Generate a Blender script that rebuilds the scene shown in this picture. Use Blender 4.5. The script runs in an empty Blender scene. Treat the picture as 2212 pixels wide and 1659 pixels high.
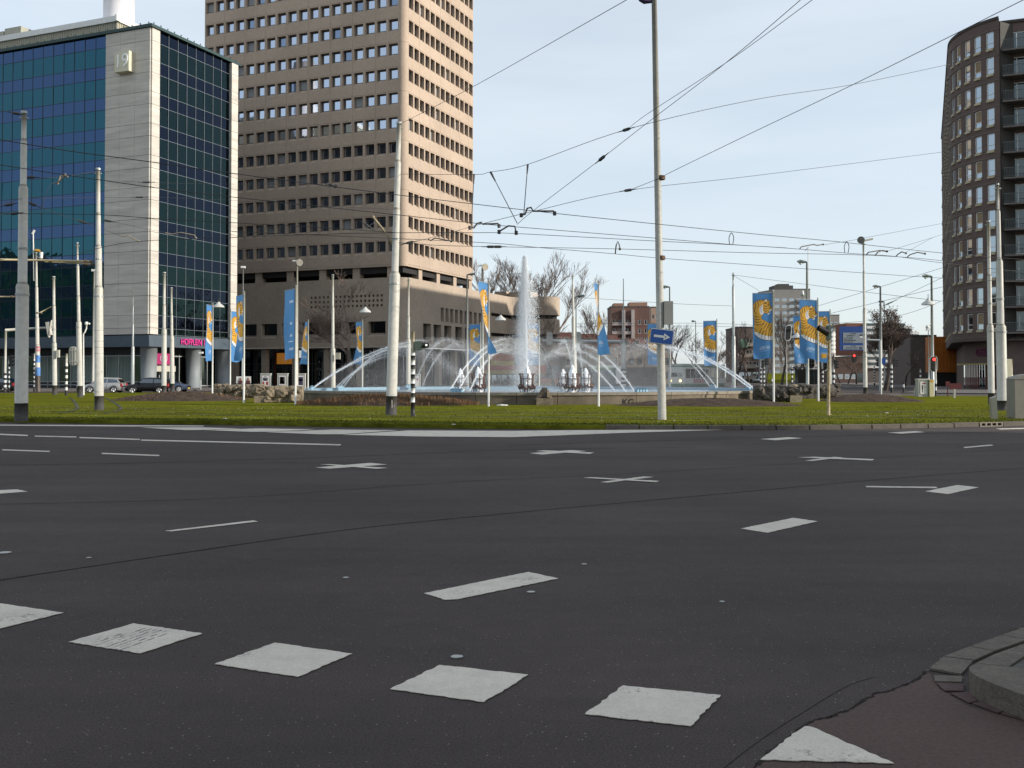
import bpy, bmesh, math, random
import numpy as np
from mathutils import Vector, Matrix
R = random.Random(11)
sc = bpy.context.scene
COL = sc.collection
# ---------------------------------------------------------------- camera
F_PX, CX, HOR, TILT = 2150.0, 1106.0, 813.0, math.radians(1.2)
PPY = HOR - F_PX*math.tan(TILT)
cam = bpy.data.cameras.new('camera'); cam.sensor_width = 36; cam.lens = 36*F_PX/2212
cam.shift_y = -(829.5-PPY)/2212; cam.clip_start = .05; cam.clip_end = 4000
co = bpy.data.objects.new('camera', cam); COL.objects.link(co)
co.location = (0, 0, 1.6); co.rotation_euler = (math.radians(90)+TILT, 0, 0)
sc.camera = co
# ---------------------------------------------------------------- sky and sun
SUN = Vector((.972, -.235)).normalized(); ELEV = 19.5
wd = bpy.data.worlds.new('World'); sc.world = wd; wd.use_nodes = True
nt = wd.node_tree; nt.nodes.clear()
N = nt.nodes.new; Lk = nt.links.new
out = N('ShaderNodeOutputWorld'); bg = N('ShaderNodeBackground'); bg.inputs['Strength'].default_value = .11
sky = N('ShaderNodeTexSky'); sky.sky_type = 'NISHITA'; sky.sun_disc = False
sky.sun_elevation = math.radians(ELEV); sky.sun_rotation = math.atan2(SUN.x, SUN.y)
sky.air_density = 1.0; sky.dust_density = 1.0; sky.ozone_density = 1.5; sky.altitude = 0
tc = N('ShaderNodeTexCoord'); mp = N('ShaderNodeMapping'); mp.inputs['Scale'].default_value = (1.2, 1.2, 7)
mp.inputs['Rotation'].default_value = (.12, .1, .3)
nz = N('ShaderNodeTexNoise'); nz.inputs['Scale'].default_value = 1.6; nz.inputs['Detail'].default_value = 5; nz.inputs['Roughness'].default_value = .55
rp = N('ShaderNodeValToRGB'); rp.color_ramp.elements[0].position = .38; rp.color_ramp.elements[0].color = (.60,)*3+(1,)
rp.color_ramp.elements[1].position = .75; rp.color_ramp.elements[1].color = (.78,)*3+(1,)
mx = N('ShaderNodeMixRGB'); mx.inputs['Color2'].default_value = (5.3, 5.8, 6.25, 1)
Lk(tc.outputs['Generated'], mp.inputs[0]); Lk(mp.outputs[0], nz.inputs['Vector']); Lk(nz.outputs['Fac'], rp.inputs[0])
Lk(rp.outputs[0], mx.inputs['Fac']); Lk(sky.outputs[0], mx.inputs['Color1']); Lk(mx.outputs[0], bg.inputs['Color']); Lk(bg.outputs[0], out.inputs[0])
sl = bpy.data.lights.new('sun', 'SUN'); sl.energy = 3.5; sl.angle = math.radians(.5); sl.color = (1, .93, .82)
so = bpy.data.objects.new('sun', sl); COL.objects.link(so)
sd = Vector((SUN.x*math.cos(math.radians(ELEV)), SUN.y*math.cos(math.radians(ELEV)), math.sin(math.radians(ELEV))))
so.rotation_euler = sd.to_track_quat('Z', 'Y').to_euler(); so.location = (60, -20, 60)
vs = sc.view_settings; vs.view_transform = 'Standard'; vs.look = 'None'; vs.exposure = 0.6; vs.gamma = 1; vs.use_curve_mapping = False
sc.cycles.max_bounces = 5; sc.cycles.diffuse_bounces = 2; sc.cycles.glossy_bounces = 3; sc.cycles.transparent_max_bounces = 6
sc.cycles.caustics_reflective = False; sc.cycles.caustics_refractive = False; sc.cycles.use_denoising = True

# ---------------------------------------------------------------- placing
def ray(px, py):
    u = (px-CX)/F_PX; v = (PPY-py)/F_PX
    return Vector((u, math.cos(TILT)-v*math.sin(TILT), math.sin(TILT)+v*math.cos(TILT)))
def W(px, py, D):                       # the point at distance D seen at that place
    r = ray(px, py); r *= D/r.y; return r+Vector((0, 0, 1.6))
def G(px, py, z=0.0):                   # where that sight line meets the height z
    r = ray(px, py); r *= (z-1.6)/r.z; return Vector((r.x, r.y, z))
def ZW(py, D, px=1106): return W(px, py, D).z
def XW(px, D): return (px-CX)/F_PX*D
# ---------------------------------------------------------------- materials
MATS = {}
def mat(name, col, rough=.7, metal=0, var=.12, scale=1.0, bump=0, bscale=30, spec=.4, var2=0, scale2=.15, emit=None, stretch=None, alpha=1, trans=0):
    if name in MATS: return MATS[name]
    m = bpy.data.materials.new(name); m.use_nodes = True; n = m.node_tree.nodes; l = m.node_tree.links
    b = n['Principled BSDF']; b.inputs['Roughness'].default_value = rough; b.inputs['Metallic'].default_value = metal
    b.inputs['Specular IOR Level'].default_value = spec; b.inputs['Base Color'].default_value = (*col, 1)
    if alpha < 1: b.inputs['Alpha'].default_value = alpha
    if trans: b.inputs['Transmission Weight'].default_value = trans
    if var or var2 or bump:
        g = n.new('ShaderNodeNewGeometry'); pos = g.outputs['Position']
        if stretch:
            mm = n.new('ShaderNodeMapping'); mm.inputs['Scale'].default_value = stretch; l.new(pos, mm.inputs[0]); pos = mm.outputs[0]
    last = None
    def vary(v, s, src):
        t = n.new('ShaderNodeTexNoise'); t.inputs['Scale'].default_value = s; t.inputs['Detail'].default_value = 4; l.new(pos, t.inputs['Vector'])
        r = n.new('ShaderNodeMapRange'); r.inputs['From Min'].default_value = .3; r.inputs['From Max'].default_value = .7
        r.inputs['To Min'].default_value = 1-v; r.inputs['To Max'].default_value = 1+v; l.new(t.outputs['Fac'], r.inputs['Value'])
        x = n.new('ShaderNodeVectorMath'); x.operation = 'SCALE'
        if src is None: x.inputs[0].default_value = col
        else: l.new(src, x.inputs[0])
        l.new(r.outputs[0], x.inputs['Scale']); return x.outputs[0]
    if var: last = vary(var, scale, last)
    if var2: last = vary(var2, scale2, last)
    if last is not None: l.new(last, b.inputs['Base Color'])
    if bump:
        t = n.new('ShaderNodeTexNoise'); t.inputs['Scale'].default_value = bscale; t.inputs['Detail'].default_value = 3; l.new(pos, t.inputs['Vector'])
        bp = n.new('ShaderNodeBump'); bp.inputs['Strength'].default_value = bump; bp.inputs['Distance'].default_value = .02; l.new(t.outputs['Fac'], bp.inputs['Height']); l.new(bp.outputs[0], b.inputs['Normal'])
    if emit: b.inputs['Emission Color'].default_value = (*emit[0], 1); b.inputs['Emission Strength'].default_value = emit[1]
    MATS[name] = m; return m
M = mat
def surface(name, base, chips, chip_lo, wear=None, rough=.85, lanes=.22, grain=.5):
    m = bpy.data.materials.new(name); m.use_nodes = True; n = m.node_tree.nodes; l = m.node_tree.links; b = n['Principled BSDF']; b.inputs['Roughness'].default_value = rough; b.inputs['Specular IOR Level'].default_value = .25
    g = n.new('ShaderNodeNewGeometry')
    def noise(s, det=4, st=None, ro=.55):
        t = n.new('ShaderNodeTexNoise'); t.inputs['Scale'].default_value = s; t.inputs['Detail'].default_value = det; t.inputs['Roughness'].default_value = ro
        if st: mm = n.new('ShaderNodeMapping'); mm.inputs['Scale'].default_value = st; mm.inputs['Rotation'].default_value = (0, 0, -.12); l.new(g.outputs['Position'], mm.inputs[0]); l.new(mm.outputs[0], t.inputs['Vector'])
        else: l.new(g.outputs['Position'], t.inputs['Vector'])
        return t.outputs['Fac']
    def rng(x, a, c, lo, hi): r = n.new('ShaderNodeMapRange'); r.inputs['From Min'].default_value = a; r.inputs['From Max'].default_value = c; r.inputs['To Min'].default_value = lo; r.inputs['To Max'].default_value = hi; l.new(x, r.inputs['Value']); return r.outputs[0]
    def mul(a, c): q = n.new('ShaderNodeMath'); q.operation = 'MULTIPLY'; l.new(a, q.inputs[0]); l.new(c, q.inputs[1]); return q.outputs[0]
    f = mul(rng(noise(90, 3), .3, .7, 1-grain, 1+grain), rng(noise(.25, 5), .3, .7, 1-lanes, 1+lanes)); f = mul(f, rng(noise(1.0, 4, (.12, 1.1, 1)), .3, .7, 1-lanes*.8, 1+lanes*.8)); f = mul(f, rng(noise(5, 5, None, .7), .3, .7, .90, 1.10))
    v = n.new('ShaderNodeVectorMath'); v.operation = 'SCALE'; v.inputs[0].default_value = base; l.new(f, v.inputs['Scale'])
    vo = n.new('ShaderNodeTexVoronoi'); vo.inputs['Scale'].default_value = 58; l.new(g.outputs['Position'], vo.inputs['Vector']); sp = n.new('ShaderNodeSeparateColor'); l.new(vo.outputs['Color'], sp.inputs[0])
    k = mul(rng(sp.outputs[0], chip_lo, chip_lo+.03, 0, 1), rng(vo.outputs['Distance'], .30, .20, 0, 1)); mxx = n.new('ShaderNodeMixRGB'); l.new(k, mxx.inputs[0]); l.new(v.outputs[0], mxx.inputs[1]); mxx.inputs[2].default_value = (*chips, 1); o = mxx.outputs[0]
    if wear: w = n.new('ShaderNodeMixRGB'); l.new(rng(mul(noise(38, 5, None, .75), noise(2.2, 3)), .315, .385, 0, .8), w.inputs[0]); l.new(o, w.inputs[1]); w.inputs[2].default_value = (*wear, 1); o = w.outputs[0]
    l.new(o, b.inputs['Base Color']); bp = n.new('ShaderNodeBump'); bp.inputs['Strength'].default_value = .5; bp.inputs['Distance'].default_value = .01; l.new(noise(110, 2), bp.inputs['Height']); l.new(bp.outputs[0], b.inputs['Normal']); MATS[name] = m; return m
asphalt = surface('asphalt', (.0515, .0395, .0355), (.24, .21, .19), .95)
paint = surface('road_paint', (.57, .52, .445), (.3, .28, .25), .985, (.22, .20, .18), lanes=.06, grain=.10)
seam_m = M('tar_seam', (.030, .026, .023), 1.0, spec=.05, var=.3, scale=14)
redasph = M('red_asphalt', (.078, .050, .043), .9, var=.22, scale=45, var2=.15, scale2=1.2, bump=.5, bscale=90)
kerb_m = M('kerb_concrete', (.115, .098, .080), .9, var=.16, scale=6, var2=.22, scale2=40, bump=.4, bscale=60)
pave_m = M('paving', (.12, .105, .098), .9, var=.14, scale=2.5, var2=.12, scale2=.2, bump=.2)
grass_m = M('lawn_grass', (.112, .116, .014), .95, var=.34, scale=.9, var2=.38, scale2=5, stretch=(.3, 1.7, 1), bump=.7, bscale=26, spec=.0)
blade_m = M('grass_blade', (.112, .125, .020), .8, var=.35, scale=.8, var2=.3, scale2=20, spec=.15)
soil_m = M('bed_soil', (.060, .044, .034), 1, var=.3, scale=3, var2=.3, scale2=14, bump=1, bscale=12, spec=.1)
stalk_m = M('dead_stalk', (.17, .10, .055), .9, var=.5, scale=9, spec=.1)
conc = M('brown_concrete', (.41, .325, .255), .88, var=.07, scale=2.4, var2=.09, scale2=.12, bump=.25, bscale=40, spec=.2)
conc2 = M('podium_concrete', (.38, .31, .245), .9, var=.08, scale=1.8, var2=.1, scale2=.15, bump=.25, bscale=30, spec=.2)
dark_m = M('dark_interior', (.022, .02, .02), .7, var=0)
joint_m = M('joint_dark', (.09, .075, .065), .9, var=0)
trav = M('travertine', (.50, .47, .42), .75, var=.10, scale=1.2, var2=.13, scale2=.5, stretch=(.3, .3, 2.5), spec=.3)
alu = M('aluminium', (.42, .43, .44), .45, metal=.6, var=.05)
alu_d = M('dark_metal', (.045, .055, .065), .45, metal=.4, var=.05)
blue_beam = M('slate_cladding', (.07, .095, .12), .5, metal=.2, var=.1, scale=1)
white_m = M('white_paint', (.72, .71, .68), .5, var=.06, scale=2)
offw = M('pole_paint', (.46, .445, .395), .5, var=.05, scale=1.5, var2=.07, scale2=6, spec=.35)
pole_g = M('galvanised', (.36, .38, .37), .45, metal=.3, var=.12, scale=6)
pole_dark = M('bitumen_base', (.055, .052, .05), .8, var=.25, scale=9)
blk = M('black_paint', (.02, .02, .021), .5, var=0)
whi = M('white_band', (.70, .70, .68), .5, var=.05)
wire_m = M('wire', (.045, .045, .048), .55, metal=.2, var=0)
def glassmat(name, col, rough=.03, wav=.0, ws=.5, metal=1.0):
    m = bpy.data.materials.new(name); m.use_nodes = True; n = m.node_tree.nodes; l = m.node_tree.links; b = n['Principled BSDF']
    b.inputs['Base Color'].default_value = (*col, 1); b.inputs['Metallic'].default_value = metal; b.inputs['Roughness'].default_value = rough
    if wav:
        g = n.new('ShaderNodeNewGeometry'); t = n.new('ShaderNodeTexNoise'); t.inputs['Scale'].default_value = ws; l.new(g.outputs['Position'], t.inputs['Vector'])
        bp = n.new('ShaderNodeBump'); bp.inputs['Strength'].default_value = 1; bp.inputs['Distance'].default_value = wav; l.new(t.outputs['Fac'], bp.inputs['Height']); l.new(bp.outputs[0], b.inputs['Normal'])
    MATS[name] = m; return m
g_teal = glassmat('teal_glass', (.028, .092, .122), wav=.035, ws=.4)
g_blue = glassmat('blue_glass', (.044, .080, .158), wav=.02, ws=.45)
g_win = glassmat('office_glass', (.50, .56, .66), wav=.006, ws=.8)
g_dark = glassmat('dark_glass', (.10, .115, .12), .06, wav=.006)
g_apt = glassmat('flat_glass', (.34, .39, .43), wav=.004)
g_car = glassmat('car_glass', (.16, .18, .2), .05)
# ---------------------------------------------------------------- mesh builder
class MB:
    def __init__(s): s.v = []; s.f = []; s.m = []
    def add(s, vs_, fs, mi=0):
        o = len(s.v); s.v += [tuple(p) for p in vs_]
        for f in fs: s.f.append(tuple(o+i for i in f)); s.m.append(mi)
    def quad(s, a, b, c, d, mi=0): s.add((a, b, c, d), ((0, 1, 2, 3),), mi)
    def box(s, x0, y0, z0, x1, y1, z1, mi=0, T=None):
        p = [(x, y, z) for z in (z0, z1) for y in (y0, y1) for x in (x0, x1)]
        if T: p = [T(*q) for q in p]
        s.add(p, ((0, 2, 3, 1), (4, 5, 7, 6), (0, 1, 5, 4), (2, 6, 7, 3), (0, 4, 6, 2), (1, 3, 7, 5)), mi)
    def cbox(s, c, size, rz=0, mi=0, tilt=0):
        cr, sr = math.cos(rz), math.sin(rz); a, b, h = (k/2 for k in size); p = []
        for z in (-h, h):
            for y in (-b, b):
                for x in (-a, a):
                    q = Vector((x, y, z))
                    if tilt: q = Matrix.Rotation(tilt, 3, 'Y') @ q
                    p.append((c[0]+q.x*cr-q.y*sr, c[1]+q.x*sr+q.y*cr, c[2]+q.z))
        s.add(p, ((0, 2, 3, 1), (4, 5, 7, 6), (0, 1, 5, 4), (2, 6, 7, 3), (0, 4, 6, 2), (1, 3, 7, 5)), mi)
    def tube(s, pts, rads, n=6, mi=0, cap=True):
        pts = [Vector(p) for p in pts]
        if not hasattr(rads, '__len__'): rads = [rads]*len(pts)
        o = len(s.v); up = Vector((.13, .21, .97)); prev = None
        for i, p in enumerate(pts):
            d = (pts[min(i+1, len(pts)-1)]-pts[max(i-1, 0)])
            if d.length < 1e-9: d = Vector((0, 0, 1))
            d.normalize()
            if prev is None:
                a = d.cross(Vector((1, 0, 0)) if abs(d.x) < .8 else Vector((0, 1, 0))); a.normalize()
            else:
                a = prev-d*prev.dot(d); a.normalize()
            prev = a; b = d.cross(a)
            for k in range(n):
                t = 2*math.pi*k/n; s.v.append(tuple(p+(a*math.cos(t)+b*math.sin(t))*rads[i]))
        for i in range(len(pts)-1):
            for k in range(n):
                s.f.append((o+i*n+k, o+i*n+(k+1) % n, o+(i+1)*n+(k+1) % n, o+(i+1)*n+k)); s.m.append(mi)
        if cap and n > 2:
            s.f.append(tuple(o+k for k in range(n))); s.m.append(mi)
            e = o+(len(pts)-1)*n; s.f.append(tuple(e+k for k in reversed(range(n)))); s.m.append(mi)
    def prism(s, poly, z0, z1, mi=0, top=True):
        n = len(poly); s.add([(x, y, z0) for x, y in poly]+[(x, y, z1) for x, y in poly],
            [(i, (i+1) % n, n+(i+1) % n, n+i) for i in range(n)]+([tuple(range(n, 2*n)), tuple(range(n-1, -1, -1))] if top else []), mi)
    def plate(s, poly3, th, mi=0):       # polygon given as points, thickened along z by th
        n = len(poly3); s.add([tuple(p) for p in poly3]+[(p[0], p[1], p[2]+th) for p in poly3],
            [(i, (i+1) % n, n+(i+1) % n, n+i) for i in range(n)]+[tuple(range(n, 2*n)), tuple(range(n-1, -1, -1))], mi)
    def ball(s, c, r, n=8, mi=0, sq=(1, 1, 1)):
        o = len(s.v); rows = max(3, n//2)
        for i in range(rows+1):
            a = math.pi*i/rows
            for k in range(n):
                t = 2*math.pi*k/n; s.v.append((c[0]+r*sq[0]*math.sin(a)*math.cos(t), c[1]+r*sq[1]*math.sin(a)*math.sin(t), c[2]+r*sq[2]*math.cos(a)))
        for i in range(rows):
            for k in range(n): s.f.append((o+i*n+k, o+(i+1)*n+k, o+(i+1)*n+(k+1) % n, o+i*n+(k+1) % n)); s.m.append(mi)
    def tet(s, c, r):
        o = len(s.v); x, y, z = c
        s.v += [(x+r*.9, y-r*.4, z-r*.5), (x-r*.8, y-r*.5, z-r*.4), (x, y+r, z-r*.3), (x, y, z+r)]
        s.f += [(o, o+1, o+2), (o, o+1, o+3), (o+1, o+2, o+3), (o, o+2, o+3)]; s.m += [0]*4
    def mesh(s, name, mats, smooth=False):
        me = bpy.data.meshes.new(name); me.from_pydata(s.v, [], s.f)
        if not isinstance(mats, (list, tuple)): mats = [mats]
        for m in mats: me.materials.append(m)
        if len(mats) > 1: me.polygons.foreach_set('material_index', s.m)
        if smooth: me.polygons.foreach_set('use_smooth', [True]*len(me.polygons))
        me.update(); return me
    def build(s, name, mats, parent=None, smooth=False, loc=(0, 0, 0)):
        return link(name, s.mesh(name, mats, smooth), parent, loc)
def link(name, me, parent=None, loc=(0, 0, 0), rot=(0, 0, 0)):
    o = bpy.data.objects.new(name, me); COL.objects.link(o); o.parent = parent; o.location = loc; o.rotation_euler = rot; return o
def tag(o, label=None, cat=None, group=None, kind=None):
    if label: o['label'] = label
    if cat: o['category'] = cat
    if group: o['group'] = group
    if kind: o['kind'] = kind
    return o
def thing(name, label, cat, loc=(0, 0, 0), rz=0, group=None):
    o = bpy.data.objects.new(name, None); COL.objects.link(o); o.location = loc; o.rotation_euler = (0, 0, rz); o.empty_display_size = .2
    return tag(o, label, cat, group)
def dup(root, loc, rz=None, label=None, group=None):
    def cp(o, par):
        c = o.copy(); COL.objects.link(c); c.parent = par
        for k in o.children: cp(k, c)
        return c
    r = cp(root, None); r.location = loc
    if rz is not None: r.rotation_euler = (0, 0, rz)
    if label: r['label'] = label
    if group: r['group'] = group
    return r
def setw(ch, parent, Mw): ch.parent = parent; ch.matrix_basis = (parent.matrix_basis.inverted() @ Mw) if parent else Mw
def face_mat(p, n):      # x to the reader's right, y up, z towards the reader
    n = Vector((n[0], n[1], 0)).normalized(); r = Vector((-n.y, n.x, 0))
    return Matrix(((r.x, 0, n.x, p[0]), (r.y, 0, n.y, p[1]), (r.z, 1, n.z, p[2]), (0, 0, 0, 1)))
def text(name, body, size, m, p, n, parent, extrude=.02, bold=0, sx=1, align='CENTER', roll=0):
    cu = bpy.data.curves.new(name, 'FONT'); cu.body = body; cu.size = size; cu.align_x = align; cu.align_y = 'CENTER'; cu.extrude = extrude; cu.offset = bold
    cu.materials.append(m); o = bpy.data.objects.new(name, cu); COL.objects.link(o)
    setw(o, parent, face_mat(p, n) @ Matrix.Rotation(roll, 4, 'Z') @ Matrix.Diagonal((sx, 1, 1, 1))); return o
def struct(name, mb, m, parent=None, smooth=False):
    o = mb.build(name, m, parent, smooth)
    if parent is None: o['kind'] = 'structure'
    return o
def holes_wall(mb, F, s0, s1, z0, z1, holes, r, slope=.0, mi=0, extra=(), d0=0.0):
    """flat or bent wall with openings; F(s, d, z) -> point; every opening has its jambs, soffit and (sloping) sill"""
    S = sorted({s0, s1, *extra, *[h[0] for h in holes], *[h[1] for h in holes]}); Z = sorted({z0, z1, *[h[2] for h in holes], *[h[3] for h in holes]})
    S = [s for s in S if s0-1e-6 <= s <= s1+1e-6]; Z = [z for z in Z if z0-1e-6 <= z <= z1+1e-6]
    for i in range(len(S)-1):
        for j in range(len(Z)-1):
            cs = (S[i]+S[i+1])/2; cz = (Z[j]+Z[j+1])/2
            if any(h[0] < cs < h[1] and h[2] < cz < h[3] for h in holes): continue
            mb.quad(F(S[i], d0, Z[j]), F(S[i+1], d0, Z[j]), F(S[i+1], d0, Z[j+1]), F(S[i], d0, Z[j+1]), mi)
    for a, b, za, zb in holes:
        zi = za+slope
        mb.quad(F(a, d0, za), F(a, d0, zb), F(a, -r, zb), F(a, -r, zi), mi); mb.quad(F(b, d0, za), F(b, d0, zb), F(b, -r, zb), F(b, -r, zi), mi)
        mb.quad(F(a, d0, zb), F(b, d0, zb), F(b, -r, zb), F(a, -r, zb), mi); mb.quad(F(a, d0, za), F(b, d0, za), F(b, -r, zi), F(a, -r, zi), mi)
A2 = Vector((-.924, .382)); B2 = Vector((.382, .924)); GRID = math.atan2(.382, -.924)   # the two street directions; frame x=A2, y=-B2
def on_line(px, C, d):                     # distance along a facade from corner C at which it is seen at px
    k = (px-CX)/F_PX; return (k*C[1]-C[0])/(d[0]-k*d[1])
def smooth_poly(pts, k=6, closed=True):
    o = []; n = len(pts)
    for i in range(n if closed else n-1):
        p0, p1, p2, p3 = [Vector(pts[j % n] if closed else pts[max(0, min(n-1, j))]) for j in (i-1, i, i+1, i+2)]
        for t in range(k):
            t /= k; o.append(.5*((2*p1)+(-p0+p2)*t+(2*p0-5*p1+4*p2-p3)*t*t+(-p0+3*p1-3*p2+p3)*t**3))
    if not closed: o.append(Vector(pts[-1]))
    return o
_t = text
def text(*a, **k):
    o = _t(*a, **k); me = bpy.data.meshes.new_from_object(o); me.materials.clear(); me.materials.append(a[3]); m2 = bpy.data.objects.new(a[0], me)
    COL.objects.link(m2); m2.parent = o.parent; m2.matrix_basis = o.matrix_basis; bpy.data.objects.remove(o); return m2
# ================================================================ ground
mb = MB(); mb.quad((-900, -120, 0), (900, -120, 0), (900, 1600, 0), (-900, 1600, 0))
road = struct('road', mb, asphalt)
def patch(name, poly, th, m, parent, z=.004):
    mb = MB(); mb.plate([G(x, y, z) if not isinstance(x, Vector) else x for x, y in poly], th); return mb.build(name, m, parent)
def marking(poly, z=.004, name='marking'):
    P = [G(x, y, z) for x, y in poly]; Q = []
    for i, p in enumerate(P):          # slightly ragged painted edge
        q = P[(i+1) % len(P)]; L = (q-p).length; n = max(1, min(40, int(L/.03))); Q.append(p)
        nn = Vector((-(q-p).y, (q-p).x, 0)).normalized() if L > 0 else Vector((0, 0, 0))
        for k in range(1, n): Q.append(p.lerp(q, k/n)+nn*R.uniform(-.006, .006))
    mb = MB(); c = sum(P, Vector())/len(P)
    bm = bmesh.new(); vs_ = [bm.verts.new(v) for v in Q]; f = bm.faces.new(vs_); bmesh.ops.triangulate(bm, faces=[f])
    r = bmesh.ops.extrude_face_region(bm, geom=bm.faces[:]); bmesh.ops.translate(bm, verts=[g for g in r['geom'] if isinstance(g, bmesh.types.BMVert)], vec=(0, 0, .003))
    me = bpy.data.meshes.new(name); bm.to_mesh(me); bm.free(); me.materials.append(paint)
    return link(name, me, road)
for p in [
    [(843,1489),(1046,1517),(1141,1458),(950,1437)], [(1264,1543),(1492,1569),(1557,1502.5),(1346,1481.5)],
    [(148,1387),(303,1411.5),(437,1369),(289,1347)], [(464,1435),(643,1462.5),(761,1412.5),(593,1389)],
    [(-170,1335),(-15,1362),(137,1324),(3,1304)], [(916,1282),(962,1296),(990,1294.5),(1206,1250),(1142,1236)],
    [(1601,1142),(1658,1151),(1766,1126.5),(1713,1119)], [(1999,1061.5),(2048,1067.5),(2114,1053),(2068,1048)],
    [(-20,1060),(37,1057.5),(59,1062),(-20,1068)], [(357,1147),(370,1148),(557,1127),(547,1124.5)],
    [(682,1010),(712,1012.5),(835,1003.5),(800,1000)], [(1145,979),(1171,982),(1266,974.5),(1233,972.5)],
    [(1298,1041.5),(1313,1042.5),(1412,1030.5),(1390,1029.5)], [(1740,995),(1756,995.5),(1821,988),(1801,987)],
    [(1643,948.5),(1676,951),(1733,946.5),(1703,944.5)], [(1918,934.5),(1946,936.8),(1998,933.5),(1978,931.5)],
    [(2081,966),(2084,967.8),(2146,962.4),(2141,960.5)], [(2151,926),(2161,927.6),(2240,926),(2240,923.6)],
    [(1869,1050),(1873,1052.5),(2025,1054.8),(2023,1052)],
    [(0,937),(60,939.6),(60,942),(0,939.6)], [(75,941.2),(165,943),(165,945),(75,943)], [(172,944.2),(302,948.3),(302,950.4),(172,946.3)],
    [(305,949.6),(737,959.8),(735,962.2),(305,951.8)], [(5,970.8),(108,974.3),(106,976.3),(5,972.8)], [(220,978.4),(345,983),(343,985.2),(220,980.6)],
    [(-30,917.3),(440,919.5),(440,921.2),(270,921.2),(-30,919)],
    [(305,923.6),(430,923.2),(520,925.6),(430,928.8),(400,929)], [(440,928.8),(560,925.5),(680,927.5),(590,932.5),(540,932.8)],
    [(575,933.6),(720,928),(860,929.5),(740,938),(690,938)], [(740,939.3),(880,930),(1106,930.8),(1236,929.4),(1626,926.6),(1361,934.6),(1106,944.4),(900,942.6)]]:
    marking(p)
for p in [[(692,1003),(716,1003),(837,1011),(813,1012.8)], [(1158,974.5),(1175,972.8),(1283,977.7),(1274,980.6)],
          [(1261,1032.2),(1278,1031.2),(1424,1039),(1418,1041.5)], [(1724,988),(1760,986.8),(1888,992),(1884,994.8)]]:
    marking(p, .008)
sk = MB()                                                     # black skid marks over one block
for k in range(7):
    a, b = G(196+k*8, 1392+k*2.9, .0085), G(305+k*11, 1354+k*1.7, .0085); n = Vector((-(b-a).y, (b-a).x, 0)).normalized(); f = 0
    while f < 1:
        g = min(1, f+R.uniform(.03, .14)); w = R.uniform(.001, .0045); j = n*R.uniform(-.003, .003)
        if R.random() < .8: sk.quad(a.lerp(b, f)-n*w+j, a.lerp(b, g)-n*w*.8+j, a.lerp(b, g)+n*w*.8+j, a.lerp(b, f)+n*w+j)
        f = g
sk.build('skid_mark', M('rubber_mark', (.11, .11, .115), .8, var=.3, scale=30), road)
def seam(pts, w, name='tar_seam', m=seam_m, z=.002):
    P = smooth_poly([G(x, y, z) for x, y in pts], 10, False); mb = MB()
    for i in range(len(P)-1):
        a, b = P[i], P[i+1]; n = Vector((-(b-a).y, (b-a).x, 0)).normalized(); w1 = w*(.7+.6*R.random()); w2 = w*(.7+.6*R.random())
        mb.quad(a-n*w1, b-n*w2, b+n*w2, a+n*w1)
    mb.build(name, m, road)
seam([(-60,1262),(340,1202),(760,1143),(1106,1108),(1500,1072),(1900,1036),(2300,1004)], .017)
seam([(1100,962),(1500,950),(1900,939),(2260,930)], .04); seam([(-40,1005),(300,1000),(700,988),(1100,972),(1500,966)], .03)
seam([(1560,1662),(1640,1600),(1740,1535),(1830,1482),(1890,1462)], .002)
seam([(-40,1090),(500,1075),(1000,1040),(1500,1015),(2260,965)], .012)
# red cycle path with its worn edge, give-way triangle, gutter stones and raised kerb at the corner
q = lambda zx, zy: (1491+zx*.326, 1287.7+zy*.326)
edge = [q(*p) for p in [(380,1180),(465,1085),(590,985),(750,862),(880,812),(950,790),(1080,740),(1200,660),(1330,620),(1460,570),(1575,495)]]
E3 = smooth_poly([G(x, y, .002) for x, y in edge], 6, False)
E3 = [p+Vector((R.uniform(-.012, .012), R.uniform(-.012, .012), 0)) for p in E3]
cp = MB(); rest = [G(*q(1620,560), .002), G(*q(1650,610), .002), G(*q(1850,735), .002), G(*q(2300,850), .002), Vector((4.5, 2.0, .002)), Vector((1.0, 2.0, .002))]
bm = bmesh.new(); f = bm.faces.new([bm.verts.new(v) for v in E3+rest]); bmesh.ops.triangulate(bm, faces=[f]); me = bpy.data.meshes.new('cycle_path'); bm.to_mesh(me); bm.free(); me.materials.append(redasph)
cyc = link('cycle_path', me); cyc['kind'] = 'structure'
sm = MB()
for i in range(len(E3)-1):
    a, b = E3[i], E3[i+1]; n = Vector((-(b-a).y, (b-a).x, 0)).normalized(); w = .003+.009*R.random(); z = Vector((0, 0, .0015)); sm.quad(a-n*w+z, b-n*w+z, b+n*w+z, a+n*w+z)
sm.build('worn_edge', seam_m, cyc)
tri = marking([q(465,1085),q(590,985),q(700,905),q(760,865),q(800,868),q(1350,1110)], .006)
tri.parent = cyc
kb = thing('kerb_corner', None, None); kb['kind'] = 'structure'
for poly, m, h in [([(1585,490),(1680,415),(1875,440),(1795,528)], kerb_m, .012), ([(1684,411),(1850,347),(2015,376),(1882,436)], kerb_m, .012),
                ([(1856,344),(2060,272),(2230,300),(2020,374)], kerb_m, .012), ([(2066,270),(2300,185),(2400,232),(2236,298)], kerb_m, .012),
                ([(1617,534),(1803,538),(1800,577),(1620,572)], kerb_m, .008)]:
    patch('flat_stone', [q(*p) for p in poly], h, m, kb, .004)
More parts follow.
